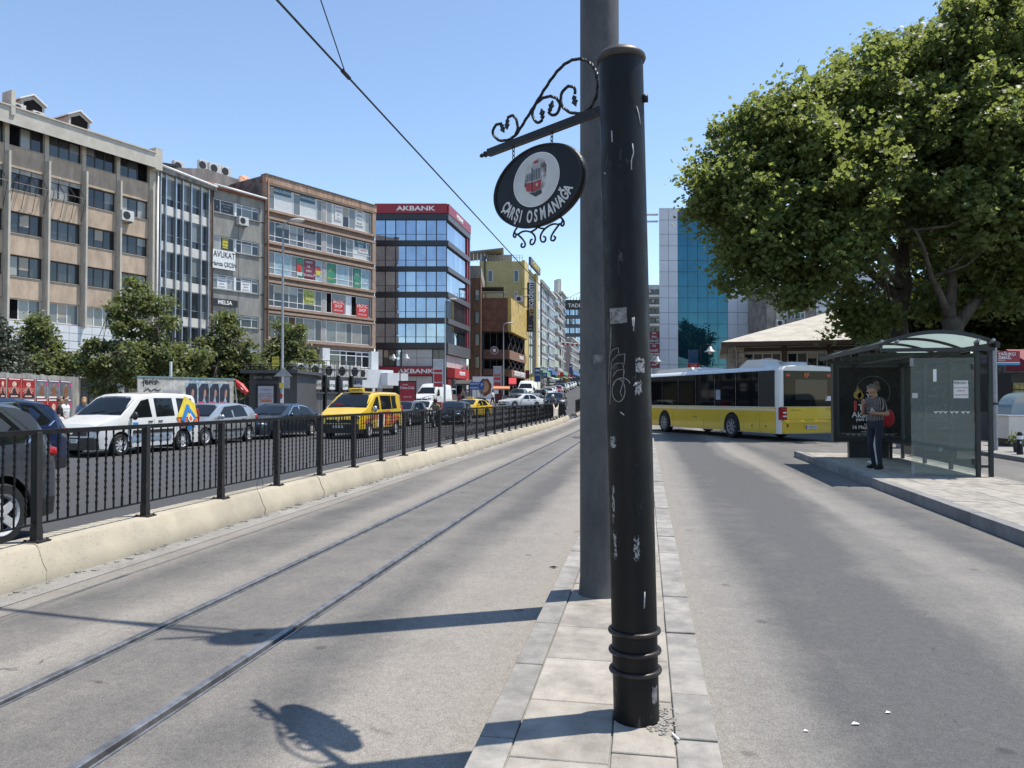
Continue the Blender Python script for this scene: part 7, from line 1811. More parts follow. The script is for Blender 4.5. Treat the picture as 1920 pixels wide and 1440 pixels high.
SUVS = S_(L=4.58, W=1.86, Rw=.355, Ra=.43, zb=.24, clad=.46, cladmat=PLASTIC, sf=.92, sr=3.58, tumble=.30, spokes=5, tw=.235,
  top=[(0,.62),(.04,.82),(.14,.95),(1.1,1.08),(1.2,1.10),(1.95,1.60),(2.3,1.67),(3.3,1.68),(3.95,1.60),(4.12,1.52),(4.42,1.10),(4.54,.95),(4.58,.70)],
  belt=[(0,.58),(.1,.80),(.5,.92),(1.2,1.00),(2.5,1.03),(3.6,1.09),(4.2,1.10),(4.5,.98),(4.58,.68)], plan=[(0,.72),(.08,.83),(.3,.93),(.8,.99),(2.2,1.0),(3.6,1.0),(4.2,.96),(4.45,.88),(4.58,.78)],
  ws=(1.25,1.98), rs=(4.06,4.42), trim=[[(1.62,1.04),(2.25,1.56),(3.3,1.60),(3.72,1.55),(4.12,1.22),(3.95,1.12)]],
  win=[[(1.72,1.06),(2.28,1.53),(2.62,1.56),(2.66,1.07)],[(2.74,1.08),(2.72,1.56),(3.28,1.565),(3.44,1.11)],[(3.52,1.13),(3.36,1.555),(3.66,1.52),(3.98,1.22),(3.9,1.15)]], trimmat=CHROME,
  doors=[1.6,2.70,3.42], handles=[2.5,3.32], handmat=CHROME, mir=1.75, mz=1.12, mh=.10, head=(.22,.66,.80,.22,.16,.08), tail=(.20,.79,1.0,.17,.06,.07), grille=(.62,.80,.55), pz=.48, rz=.80)
DOB = S_(L=4.25, W=1.83, Rw=.315, Ra=.385, zb=.22, clad=.45, cladmat=None, sf=.86, sr=3.44, tumble=.17, spokes=9,
  top=[(0,.55),(.05,.80),(.15,.93),(.78,1.12),(.9,1.16),(1.55,1.70),(1.85,1.81),(2.6,1.85),(3.7,1.83),(4.08,1.78),(4.2,1.60),(4.25,.80)],
  belt=[(0,.52),(.1,.78),(.4,.92),(.9,1.02),(2.0,1.06),(4.1,1.08),(4.25,.78)], plan=[(0,.70),(.08,.82),(.28,.93),(.7,.99),(2,1),(3.9,1),(4.15,.97),(4.25,.93)],
  ws=(.92,1.60), rs=None, trim=[], win=[[(1.16,1.08),(1.70,1.60),(2.02,1.66),(2.08,1.10)],[(2.26,1.10),(2.24,1.68),(3.02,1.68),(3.06,1.12)],[(3.24,1.12),(3.22,1.68),(3.92,1.66),(3.96,1.14)]],
  doors=[1.12,2.16,3.14], handles=[2.0,2.42], mir=1.25, mz=1.15, mh=.13, mirmat=PLASTIC, head=(.16,.66,.78,.16,.17,.10), tail=(.04,.82,1.05,.06,.08,.30), sidestrip=(.62,.72), grille=(.60,.76,.5), pz=.40, bump=PLASTIC)
HAT = S_(L=4.08, W=1.74, sf=.82, sr=3.40, Rw=.305, Ra=.36, zb=.2, spokes=12, tumble=.26,
  top=[(0,.52),(.05,.72),(.14,.80),(.95,.98),(1.05,1.00),(1.75,1.42),(2.1,1.49),(2.9,1.50),(3.5,1.42),(3.72,1.34),(3.98,.98),(4.06,.85),(4.08,.6)],
  belt=[(0,.50),(.1,.70),(.4,.80),(1.0,.90),(2.2,.94),(3.4,.99),(3.9,.98),(4.08,.6)], plan=[(0,.70),(.08,.82),(.28,.93),(.75,.99),(2,1),(3.4,1),(3.85,.95),(4.08,.80)],
  ws=(1.08,1.78), rs=(3.68,3.97), trim=[[(1.45,.93),(2.0,1.36),(2.9,1.42),(3.35,1.36),(3.62,1.05),(3.5,1.0)]], win=[[(1.55,.95),(2.04,1.34),(2.34,1.38),(2.40,.96)],[(2.48,.97),(2.44,1.385),(2.94,1.39),(3.14,1.34),(3.30,1.0)]],
  doors=[1.4,2.44,3.2], handles=[2.26,3.02], mir=1.55, mz=1.0, mh=.09, head=(.17,.62,.66,.18,.16,.09), tail=(.08,.72,.92,.10,.10,.16), grille=(.52,.64,.45), sidestrip=(.48,.54))
SED = S_(L=4.70, W=1.82, sf=.90, sr=3.62, Rw=.32, Ra=.375, zb=.19, spokes=8, tumble=.30,
  top=[(0,.48),(.05,.66),(.14,.74),(1.1,.94),(1.22,.96),(1.98,1.36),(2.35,1.45),(3.0,1.45),(3.4,1.38),(4.1,1.06),(4.2,1.04),(4.62,.99),(4.68,.85),(4.70,.6)],
  belt=[(0,.46),(.1,.64),(.5,.76),(1.2,.87),(2.5,.91),(3.8,.96),(4.6,.93),(4.70,.58)], plan=[(0,.70),(.08,.82),(.3,.93),(.8,.99),(2.2,1.0),(3.6,1.0),(4.2,.96),(4.55,.88),(4.70,.76)],
  ws=(1.26,2.0), rs=(3.44,4.08), trim=[[(1.65,.90),(2.28,1.34),(3.0,1.37),(3.38,1.30),(3.92,1.00),(3.8,.96)]], win=[[(1.75,.92),(2.3,1.315),(2.66,1.34),(2.70,.93)],[(2.78,.94),(2.75,1.34),(3.02,1.34),(3.34,1.275),(3.6,1.06),(3.5,.97)]], trimmat=CHROME,
  doors=[1.6,2.74,3.55], handles=[2.55,3.36], mir=1.76, mz=.98, mh=.085, head=(.20,.66,.62,.22,.17,.075), tail=(.10,.72,.86,.12,.16,.09), grille=(.46,.60,.5), rz=.62, bump=None)
VAN = S_(L=5.08, W=1.95, sf=1.02, sr=4.12, Rw=.335, Ra=.40, zb=.24, clad=.40, cladmat=PLASTIC, spokes=10, tumble=.13,
  top=[(0,.60),(.05,.88),(.16,1.02),(.72,1.22),(.82,1.26),(1.62,1.80),(1.95,1.93),(2.7,1.97),(4.5,1.96),(4.9,1.90),(5.03,1.6),(5.08,.8)],
  belt=[(0,.58),(.1,.86),(.4,1.0),(.9,1.12),(2.0,1.16),(4.9,1.16),(5.08,.78)], plan=[(0,.70),(.08,.82),(.3,.93),(.8,.985),(2,1),(4.7,1),(4.95,.975),(5.08,.93)],
  ws=(.86,1.66), rs=None, cowl=(1.67,1.92), trim=[], win=[[(1.20,1.18),(1.86,1.72),(2.10,1.76),(2.14,1.20)],[(2.34,1.19),(2.34,1.80),(3.58,1.80),(3.58,1.20)],[(3.66,1.20),(3.66,1.80),(4.84,1.78),(4.84,1.22)]],
  doors=[1.12,2.24,3.62], handles=[2.06,2.5], mir=1.30, mz=1.22, mh=.14, mirmat=ALU, head=(.20,.70,.90,.20,.18,.10), tail=(.04,.88,1.1,.06,.08,.26), grille=(.66,.80,.55), pz=.46)
PANEL = S_(L=5.5, W=2.05, sf=1.0, sr=4.3, Rw=.345, Ra=.41, zb=.26, spokes=6, tumble=.10,
  top=[(0,.65),(.05,.95),(.18,1.10),(.75,1.35),(.85,1.40),(1.5,2.05),(1.9,2.42),(2.4,2.52),(5.2,2.50),(5.42,2.40),(5.5,.9)],
  belt=[(0,.62),(.1,.92),(.4,1.08),(.9,1.22),(2.0,1.25),(5.3,1.25),(5.5,.85)], plan=[(0,.72),(.08,.84),(.3,.94),(.8,.99),(2,1),(5.2,1),(5.5,.96)],
  ws=(.88,1.52), rs=None, trim=[], win=[[(1.22,1.28),(1.72,1.86),(2.05,1.92),(2.1,1.30)]], doors=[1.15,2.2,3.4], handles=[2.0,2.4], mir=1.3, mz=1.35, mh=.17, mirmat=PLASTIC, head=(.2,.74,.98,.2,.17,.13), tail=(.04,.92,1.2,.06,.08,.3), grille=(.7,.9,.55), pz=.5, bump=PLASTIC)
def put(t, x, y, rz, lab=None):
    t.location = (x, y, hz(y)); t.rotation_euler = (math.atan(.034)*0, 0, rz); return t
def at_wheel(t, c, xf, df, rz):
    """place so that the front left wheel stands where column xf at distance df is"""
    p = rd(xf, df); l = Vector((c.L/2-c.sf, c.W/2-.1, 0)); q = Matrix.Rotation(rz, 3, 'Z') @ l
    return put(t, p.x-q.x, p.y-q.y, rz)
GRAPH = paint('graphite', (.085,.095,.110), .6, .3); NAVY = paint('navy', (.012,.022,.065), .4, .28); WHT = paint('white', (.66,.66,.64)); SILV = paint('silver', (.42,.44,.46), .6, .3); SLATE = paint('slate_blue', (.035,.050,.072), .5, .28); TAXI = paint('taxi_yellow', (.66,.44,.02)); ORNG = paint('orange', (.62,.13,.03)); BLK = paint('black', (.012,.012,.014)); GREYC_ = paint('grey', (.12,.125,.13), .5); REDC = paint('red', (.35,.015,.02)); BGREYC = paint('champagne', (.33,.32,.30), .5)
D_ = -PI/2
# near SUV cut by the left edge
c1 = make_car(SUVS, 'parked_car', 'dark grey SUV cut by the left edge behind the railing, rear wheel showing', 'car', GRAPH)
put(c1, -7.95, 5.92, D_+.02)
c2 = make_car(SUVS, 'passing_car', 'navy blue SUV at the left edge behind the grey one', 'car', NAVY, plate='34 BLU 07')
put(c2, -12.6, 11.4, D_-.03)
# white van with logo
c3 = make_car(DOB, 'delivery_van', 'white delivery van with blue and orange diamond logo on its rear flank', 'van', WHT, plate='06 BJ 341')
at_wheel(c3, DOB, 224, 21.8, D_-.10)
lgm = {'y': M('logo_yellow',(.62,.48,.04),.4), 'o': M('logo_orange',(.60,.16,.04),.4), 'b': M('logo_blue',(.03,.18,.48),.4), 'w': WHITE_INK}
def flank(c, t, poly, m, off, name='logo', sg_=1): side_pane2(c, t, poly, m, off, name, sg_)
def side_pane2(c, t, poly, m, off, name, sg_=1):
    pts = []
    for s, z in poly:
        zs = lerp_prof(c.belt, s); y = side_y(c, s, z) if z > c.zb+(zs-c.zb)*.62 else c.W/2*lerp_prof(c.plan, s)*.999
        pts.append((c.L/2-s, sg_*(y+off), z))
    mb = MB(); mb.poly(pts[::-1] if sg_ > 0 else pts); mb.build(name, m, t)
flank(DOB, c3, [(3.12,1.06),(3.62,1.75),(4.06,1.50),(4.12,1.06)], lgm['y'], .030); flank(DOB, c3, [(3.12,1.06),(4.12,1.06),(4.10,.86),(3.70,.66),(3.26,.80)], lgm['o'], .016)
for (poly, m) in (([(3.30,.98),(3.66,1.50),(3.78,1.40),(3.44,.90)], 'b'), ([(3.66,1.50),(4.02,1.06),(3.92,.96),(3.62,1.36)], 'b'), ([(3.36,.80),(3.62,.66),(4.0,.72),(3.74,.84)], 'b'), ([(3.60,1.02),(3.74,1.20),(3.90,1.00),(3.74,.84)], 'w'), ([(3.66,1.02),(3.74,1.13),(3.84,1.00),(3.74,.90)], 'o')): flank(DOB, c3, poly, lgm[m], .040)
flank(DOB, c3, [(1.10,.40),(1.10,.55),(2.9,.55),(2.9,.40)], M('flank_blue_grey',(.20,.26,.32),.4), .004, 'flank_band'); bx('lower_bumper', PLASTIC, c3, DOB.L/2-.45, DOB.L/2+.02, -.78, .78, .20, .56, b=.03)
flank(DOB, c3, [(1.30,.78),(1.30,.95),(1.5,.95),(1.5,.78)], lgm['b'], .006, 'door_logo')
mb = MB(); mb.tube([(.9,0,1.84),(1.0,0,2.0)], .008, 4); mb.build('aerial', PLASTIC, c3)
c4 = make_car(HAT, 'parked_car', 'silver hatchback parked between the white van and the dark saloon', 'car', SILV, plate='34 SLV 22')
at_wheel(c4, HAT, 383, 26.5, D_-.08)
c5 = make_car(SED, 'parked_car', 'dark slate blue saloon parked in front of the kiosk', 'car', SLATE, plate='34 DK 510')
at_wheel(c5, SED, 517, 31.0, D_-.10)
# minibus taxi, yellow above, orange and striped below
c6 = make_car(VAN, 'taxi_minibus', 'yellow and orange shared taxi minibus with roof sign on the left carriageway', 'minibus', TAXI, plate='34 M 6417')
at_wheel(c6, VAN, 690, 31.6, D_-.03)
for sg_ in (1, -1):
    flank(VAN, c6, [(.34,.62),(1.0,.86),(2.1,1.08),(3.2,1.14),(5.0,1.14),(5.02,.74),(4.62,.76),(3.6,.52),(2.0,.50),(1.5,.60),(.62,.62)], ORNG, .004, 'orange_flank', sg_)
    for k in range(9): flank(VAN, c6, [(1.62+k*.22,.46),(1.72+k*.22,.46),(1.80+k*.22,.92+.1*math.sin(k*2)),(1.72+k*.22,.98)], [lgm['y'], WHITE_INK, RED_INK][k % 3], .008, 'flank_stripe', sg_)
bx('front_bumper', PLASTIC, c6, VAN.L/2-.40, VAN.L/2+.02, -.84, .84, .24, .62, b=.03)
rs_ = bx('roof_sign', TAXI, c6, .55, .80, -.32, .32, 1.96, 2.12, b=.03); text('TAKSİ', .13, BLACK_INK, rs_, Matrix.Translation((.803,0,2.04)) @ Matrix.Rotation(PI/2,4,'Z') @ Matrix.Rotation(PI/2,4,'X'), depth=.001)
bx('dash_card', RED_INK, c6, VAN.L/2-1.02, VAN.L/2-1.00, -.62,-.28, 1.36, 1.46)
# traffic behind
def far(c, name, label, cat, col, x, d, rz, plate='34 AA 11', grp='traffic coming down the street'):
    t = make_car(c, name, label, cat, col, grp, plate); p = rd(x, d); put(t, p.x, p.y, rz); sl_ = (hz(p.y+1)-hz(p.y-1))/2
    t.rotation_euler = (0, math.atan(sl_)*-math.sin(rz)*-1 if False else math.atan(sl_)*(-math.sin(rz))*-1, rz); return t
far(HAT, 'moving_car', 'grey car half hidden behind the taxi minibus', 'car', GREYC_, 758, 46, D_-.05)
far(HAT, 'moving_car', 'white hatchback right behind the taxi minibus', 'car', WHT, 792, 50, D_-.05)
far(PANEL, 'panel_van', 'white high panel van parked before the bank', 'van', WHT, 812, 74, D_-.12)
far(SED, 'moving_car', 'black saloon ahead of the yellow taxi car', 'car', BLK, 852, 49, D_+.05)
tx = far(SED, 'taxi_car', 'bright yellow taxi car with small roof sign near the railing middle', 'taxi', TAXI, 882, 58, D_-.25, '34 TAK 58')
bx('roof_sign', TAXI, tx, -.1, .1, -.25, .25, 1.46, 1.58, b=.02)
far(SED, 'moving_car', 'white saloon seen from its side turning near the far railing end', 'car', WHT, 977, 74, D_-.75, '34 MGN 31')
far(SUVS, 'moving_car', 'grey people carrier behind the turning white saloon', 'car', GREYC_, 972, 88, D_)
far(PANEL, 'panel_van', 'white high van behind the turning saloon up the street', 'van', WHT, 989, 98, D_)
far(HAT, 'moving_car', 'silver grey car right of the white high van', 'car', BGREYC, 1014, 92, D_)
far(SUVS, 'moving_car', 'dark blue car just beyond the far end of the railing', 'car', SLATE, 1042, 70, D_)
for (lab, c, col, x, d) in (('white car in the hill queue, nearest of the row', HAT, WHT, 1027, 103), ('white saloon second in the hill queue', SED, WHT, 1033, 114), ('red car in the hill queue', HAT, REDC, 1045, 118), ('silver saloon third in the hill queue', SED, SILV, 1043, 128), ('dark car at the top of the queue\'s near half', SUVS, GREYC_, 1052, 132), ('white car fourth in the hill queue', HAT, WHT, 1058, 144), ('silver car fifth in the hill queue', HAT, SILV, 1064, 156), ('white car sixth in the hill queue', SED, WHT, 1069, 168), ('white car seventh in the hill queue', HAT, WHT, 1074, 182), ('dark blue last car of the hill queue by the mast', SUVS, SLATE, 1081, 196)):
    far(c, 'queued_car', lab, 'car', col, x, d, D_, grp='cars queuing on the hill')

# ---- the yellow city bus turning away at the right
BYEL = paint('bus_yellow', (.66,.45,.018), 0, .35); BWHT = paint('bus_white', (.64,.64,.62), 0, .35); BUSG = MG('bus_glass', (.004,.005,.006), .04, .22)
bus = thing('city_bus', 'yellow, white and black city bus turning away on the right road', 'bus')
BL, BW2, BH = 12.0, 1.275, 3.0     # length, half width, height
hd = Vector((-math.sin(R(17)), math.cos(R(17))))          # heading in (right, forward)
hw = RGT*hd.x + FWD*hd.y; brz = math.atan2(hw.y, hw.x)
pr = rd(1463, 28.7); left = Vector((-hw.y, hw.x, 0)); ctr = pr + hw*(BL/2) - left*BW2
bus.location = (ctr.x, ctr.y, 0); bus.rotation_euler = (0, 0, brz)
def bus_sec(mb, x, k=1.0, dz=0):
    pts = [(-BW2*k,.30),(-BW2*k,1.28),(-BW2*k,2.62),(-BW2*.97*k,2.80+dz),(-BW2*.84*k,2.95+dz),(0,3.0+dz)]
    mb.v += [(x, y, z) for y, z in pts] + [(x, -y, z) for y, z in pts[-2::-1]]
mb = MB(); xs = [-6,-5.93,-5.7,-4,-2,0,2,4,5.7,5.93,6]; ks = [.955,.985,1,1,1,1,1,1,1,.98,.94]; dz = [-.05,-.02,0,0,0,0,0,0,0,-.03,-.07]
for x, k, q in zip(xs, ks, dz): bus_sec(mb, x, k, q)
for i in range(len(xs)-1):
    for k in range(10): mb.f.append((i*11+k, (i+1)*11+k, (i+1)*11+k+1, i*11+k+1)); mb.m.append(0)
mb.f += [tuple(range(11)), tuple(range(110,121))[::-1]]; mb.m += [0,0]
o = mb.build('body', [BWHT], bus, True); o.data.set_sharp_from_angle(angle=R(50))
# wheel wells cut as dark arches proud of nothing: yellow skirt panels leave them open
wx = [-2.75, 3.1]; RA = .60
def skirt(sg_):
    y0, y1 = (BW2+.002, BW2+.014) if sg_ > 0 else (-BW2-.014, -BW2-.002)
    edges = [-5.96,-4.75,-3.45]; pan = [(-5.72,-4.72),(-4.71,-3.62),(-3.60,-1.88),(-1.86,-.55),(-.54,2.3),(2.31,3.9),(3.91,5.7)]
    for (a, b) in pan:
        top = 1.30; pts = [(a+.006,.32)]
        n_ = 24
        for i in range(n_+1):
            x = a+.006+(b-a-.012)*i/n_; z = .32
            for w in wx:
                q = RA**2-(x-w)**2
                if q > 0: z = max(z, .50+math.sqrt(q))
            pts.append((x, min(z, 1.2)))
        pts += [(b-.006,top),(a+.006,top)]
        mb = MB(); mb.prism(pts[1:], 'y', y0, y1); mb.build('skirt_panel', BYEL, bus)
skirt(1); skirt(-1)
for sg_ in (1,-1):
    for w in wx:
        mb = MB(); mb.prism([(w+RA*math.cos(q), .50+RA*math.sin(q)) for q in [PI*i/16 for i in range(17)]] + [(w-RA,.31),(w+RA,.31)], 'y', sg_*(BW2+.0015)-.0005, sg_*(BW2+.0015)+.0005); mb.build('wheel_well', UNDER, bus)
        ty, rm = wheel_mesh(.49, .30, 8, GALV); o = ob('wheel', ty, bus, loc=(w, sg_*(BW2-.10), .49), rz=0 if sg_ > 0 else PI); ob('rim', rm, o)
    # window band of dark panes
    nn_ = [(-4.62,-3.05),(-3.03,-1.45),(-1.43,.15),(.17,1.75),(1.77,3.35),(3.37,4.95),(4.97,5.72)]
    for (a, b) in nn_: bx('side_window', BUSG, bus, a+.008, b-.008, *sorted((sg_*(BW2+.003), sg_*(BW2+.016))), 1.345, 2.77)
    bx('engine_louvre', PLASTIC, bus, -5.66, -4.64, *sorted((sg_*(BW2+.003), sg_*(BW2+.016))), 1.345, 2.77)
    for k in range(16): bx('louvre_slat', M('louvre',(.022,.022,.024),.5), bus, -5.28, -4.72, *sorted((sg_*(BW2+.017), sg_*(BW2+.024))), 1.48+k*.065, 1.515+k*.065)
    # chequer strip
    mb = MB()
    for k in range(132):
        for r_ in range(2):
            if (k+r_) % 2 == 0: x = -5.7+k*.086; mb.box(x, x+.084, *sorted((sg_*(BW2+.014), sg_*(BW2+.018))), 1.18+r_*.05, 1.228+r_*.05)
    stuff(mb.build('chequer_strip', WHITE_INK, bus))
bx('chassis', UNDER, bus, -5.8, 5.8, -1.0, 1.0, .28, .40)
for (x0, x1, z1, m) in ((1.0,4.8,.20,BWHT),):
    mb = MB(); mb.prism([(x0,2.96),(x0+.25,2.96+z1),(x1-.4,2.96+z1),(x1,2.96)], 'y', -.85, .85); mb.build('roof_pod', m, bus)
mb = MB(); mb.prism([(-4.6,2.90),(-4.3,3.26),(-3.4,3.28),(-2.7,2.92)], 'y', .15, .95); mb.build('roof_pod', BWHT, bus)
mb = MB(); mb.prism([(-4.9,2.93),(-4.7,3.16),(-3.6,3.16),(-3.2,2.97)], 'y', -.95, -.15); mb.build('roof_pod', BWHT, bus); bx('pod_grille', PLASTIC, bus, -4.6, -3.7, -.85, -.25, 3.162, 3.18)
# rear
rx_ = -6.0
bx('rear_window', BUSG, bus, rx_-.03, rx_+.01, -1.12, 1.12, 1.36, 2.74); bx('rear_panel', BYEL, bus, rx_-.045, rx_+.01, -1.16, 1.16, .86, 1.34); bx('rear_bumper', BYEL, bus, rx_-.09, rx_+.02, -1.2, 1.2, .34, .84, b=.03); bx('bumper_ridge', BYEL, bus, rx_-.15, rx_-.09, -1.16, 1.16, .72, .77)
bx('inner_pane', MG('bus_rear_pane',(.02,.024,.026),.04,.35), bus, rx_-.036, rx_-.0305, -.86, .62, 1.62, 2.40)
for sg_ in (1,-1):
    mb = MB(); mb.prism([(.86,.72),(.86,1.16),(1.05,1.32),(1.205,1.38),(1.205,.72)] if sg_ > 0 else [(-.86,.72),(-1.205,.72),(-1.205,1.38),(-1.05,1.32),(-.86,1.16)], 'x', rx_-.07, rx_+.06) if False else mb.box(rx_-.06, rx_+.22, *sorted((sg_*1.02, sg_*1.262)), .84, 1.34, b=.02)
    tl = mb.build('tail_light', TAIL, bus)
    for z in (.96,1.10): bx('lamp_bar', WHITE_INK, tl, rx_-.066, rx_-.06, *sorted((sg_*1.04, sg_*1.20)), z, z+.045)
    bx('brake_display', M('led_red',(.5,.06,.02),.4), bus, rx_-.036, rx_-.0305, *sorted((sg_*.86, sg_*1.02)), 2.52, 2.62); bx('reflector', TAIL, bus, rx_-.096, rx_-.089, *sorted((sg_*.98, sg_*1.06)), .56, .68)
def rtext(t, s, m, y, z): text(t, s, m, bus, Matrix.Translation((rx_-.155 if z < .7 else rx_-.048, y, z)) @ Matrix.Rotation(-PI/2,4,'Z') @ Matrix.Rotation(PI/2,4,'X'), depth=.001)
rtext('8F', .27, M('led_orange',(.7,.16,.03),.4), .1, 2.56); rtext('C-521', .14, BLACK_INK, -.98, 1.25); rtext('belediye  otobüs', .07, BLACK_INK, .60, 1.22)
np_ = bx('number_plate', PLATE, bus, rx_-.15, rx_-.09, -.30, .22, .50, .64); rtext('34 HO 3265', .10, BLACK_INK, -.02, .57); bx('plate_band', M('plate_blue',(.03,.08,.4),.5), bus, rx_-.152, rx_-.15, .19, .235, .50, .64)
bx('rear_notice', WHITE_INK, bus, rx_-.036, rx_-.0305, -1.06, -.78, 1.58, 1.76)
mb = MB(); mb.tube([(rx_+.1,-.1,2.95),(rx_+.02,-.1,3.06)], .05, 8); mb.build('rear_camera', PLASTIC, bus)
text('belediye', .13, M('faint_print',(.20,.14,.02),.5), bus, Matrix.Translation((.2,BW2+.0155,.84)) @ Matrix.Rotation(PI,4,'Z') @ Matrix.Rotation(PI/2,4,'X'), 'side_print', depth=.001)
for x in (-5.1,-4.2): bx('latch', PLASTIC, bus, x-.05, x+.05, BW2+.0145, BW2+.02, .55, .60)
bx('side_notice', M('paper_blue',(.28,.32,.40),.5), bus, -1.9, -1.55, BW2+.0165, BW2+.019, 1.62, 2.05)
# ================================================================== PEOPLE and motorcycles
SKIN = M('skin', (.36,.205,.14), .55, 0, .1, 8, coord='obj'); HAIR_D = M('hair_dark', (.022,.016,.013), .6, 0, .3, 40, .4, 90, coord='obj'); HAIR_B = M('hair_brown', (.11,.055,.03), .6, 0, .3, 40, .4, 90, coord='obj'); HAIR_L = M('hair_blond', (.30,.19,.09), .6, 0, .3, 40, .4, 90, coord='obj'); HAIR_G = M('hair_greying', (.10,.085,.075), .6, 0, .4, 60, .4, 90, coord='obj')
def cloth(name, c, var=.15): return M('cloth_'+name, c, .9, 0, var, 9, .25, 60, coord='obj')
JEAN = cloth('navy_trousers', (.018,.022,.038)); BLKC = cloth('black', (.014,.014,.016)); WHC = cloth('white', (.55,.55,.54)); BLUC = cloth('blue', (.10,.17,.28)); GRYC = cloth('grey', (.14,.14,.15)); REDCL = cloth('red', (.38,.02,.03)); KHA = cloth('khaki', (.20,.16,.10)); SHOE_B = cloth('black_shoe', (.012,.011,.011)); SHOE_W = cloth('white_shoe', (.60,.60,.58))
STRIPE = bpy.data.materials.new('striped_shirt'); STRIPE.use_nodes = True
_n = STRIPE.node_tree.nodes; _l = STRIPE.node_tree.links; _p = _n['Principled BSDF']; _p.inputs['Roughness'].default_value = .9
_tc = _n.new('ShaderNodeTexCoord'); _sp = _n.new('ShaderNodeSeparateXYZ'); _l.new(_tc.outputs['Object'], _sp.inputs[0])
_at = _n.new('ShaderNodeMath'); _at.operation = 'ARCTAN2'; _l.new(_sp.outputs[1], _at.inputs[0]); _l.new(_sp.outputs[0], _at.inputs[1])
_mu = _n.new('ShaderNodeMath'); _mu.operation = 'MULTIPLY'; _mu.inputs[1].default_value = 34; _l.new(_at.outputs[0], _mu.inputs[0])
_si = _n.new('ShaderNodeMath'); _si.operation = 'SINE'; _l.new(_mu.outputs[0], _si.inputs[0])
_cr = _n.new('ShaderNodeValToRGB'); _cr.color_ramp.elements[0].position = .62; _cr.color_ramp.elements[0].color = (.022,.020,.022,1); _cr.color_ramp.elements[1].position = .80; _cr.color_ramp.elements[1].color = (.36,.33,.30,1)
_l.new(_si.outputs[0], _cr.inputs[0]); _l.new(_cr.outputs[0], _p.inputs['Base Color'])
PEOPLE = []
STAND = dict(lk=(.03,.10,.49), la=(0,.11,.085), rk=(.03,-.10,.49), ra=(-.03,-.11,.085), le=(-.03,.26,1.14), lw=(.06,.27,.90), re=(-.03,-.26,1.14), rw=(.06,-.27,.90), head=(.03,0,1.63), hip=(0,0,.92), neck=(0,0,1.47), look=0.0)
WALK = dict(STAND, lk=(.18,.09,.50), la=(.22,.09,.09), rk=(-.06,-.09,.49), ra=(-.30,-.10,.16), le=(-.12,.24,1.14), lw=(.02,.25,.92), re=(.06,-.24,1.13), rw=(.20,-.24,.95))
PHONE = dict(STAND, le=(-.02,.27,1.13), lw=(.23,.16,1.15), re=(.07,-.25,1.14), rw=(.23,-.10,1.32), head=(.085,0,1.60), neck=(.03,0,1.46), look=.55, lk=(.04,.10,.49), la=(.02,.12,.085), rk=(.02,-.12,.49), ra=(-.10,-.14,.085))
RIDE = dict(STAND, hip=(0,0,.82), lk=(.40,.22,.74), la=(.28,.22,.36), rk=(.40,-.22,.74), ra=(.28,-.22,.36), le=(.22,.30,1.12), lw=(.46,.30,.98), re=(.22,-.30,1.12), rw=(.46,-.30,.98), neck=(.10,0,1.38), head=(.15,0,1.54))
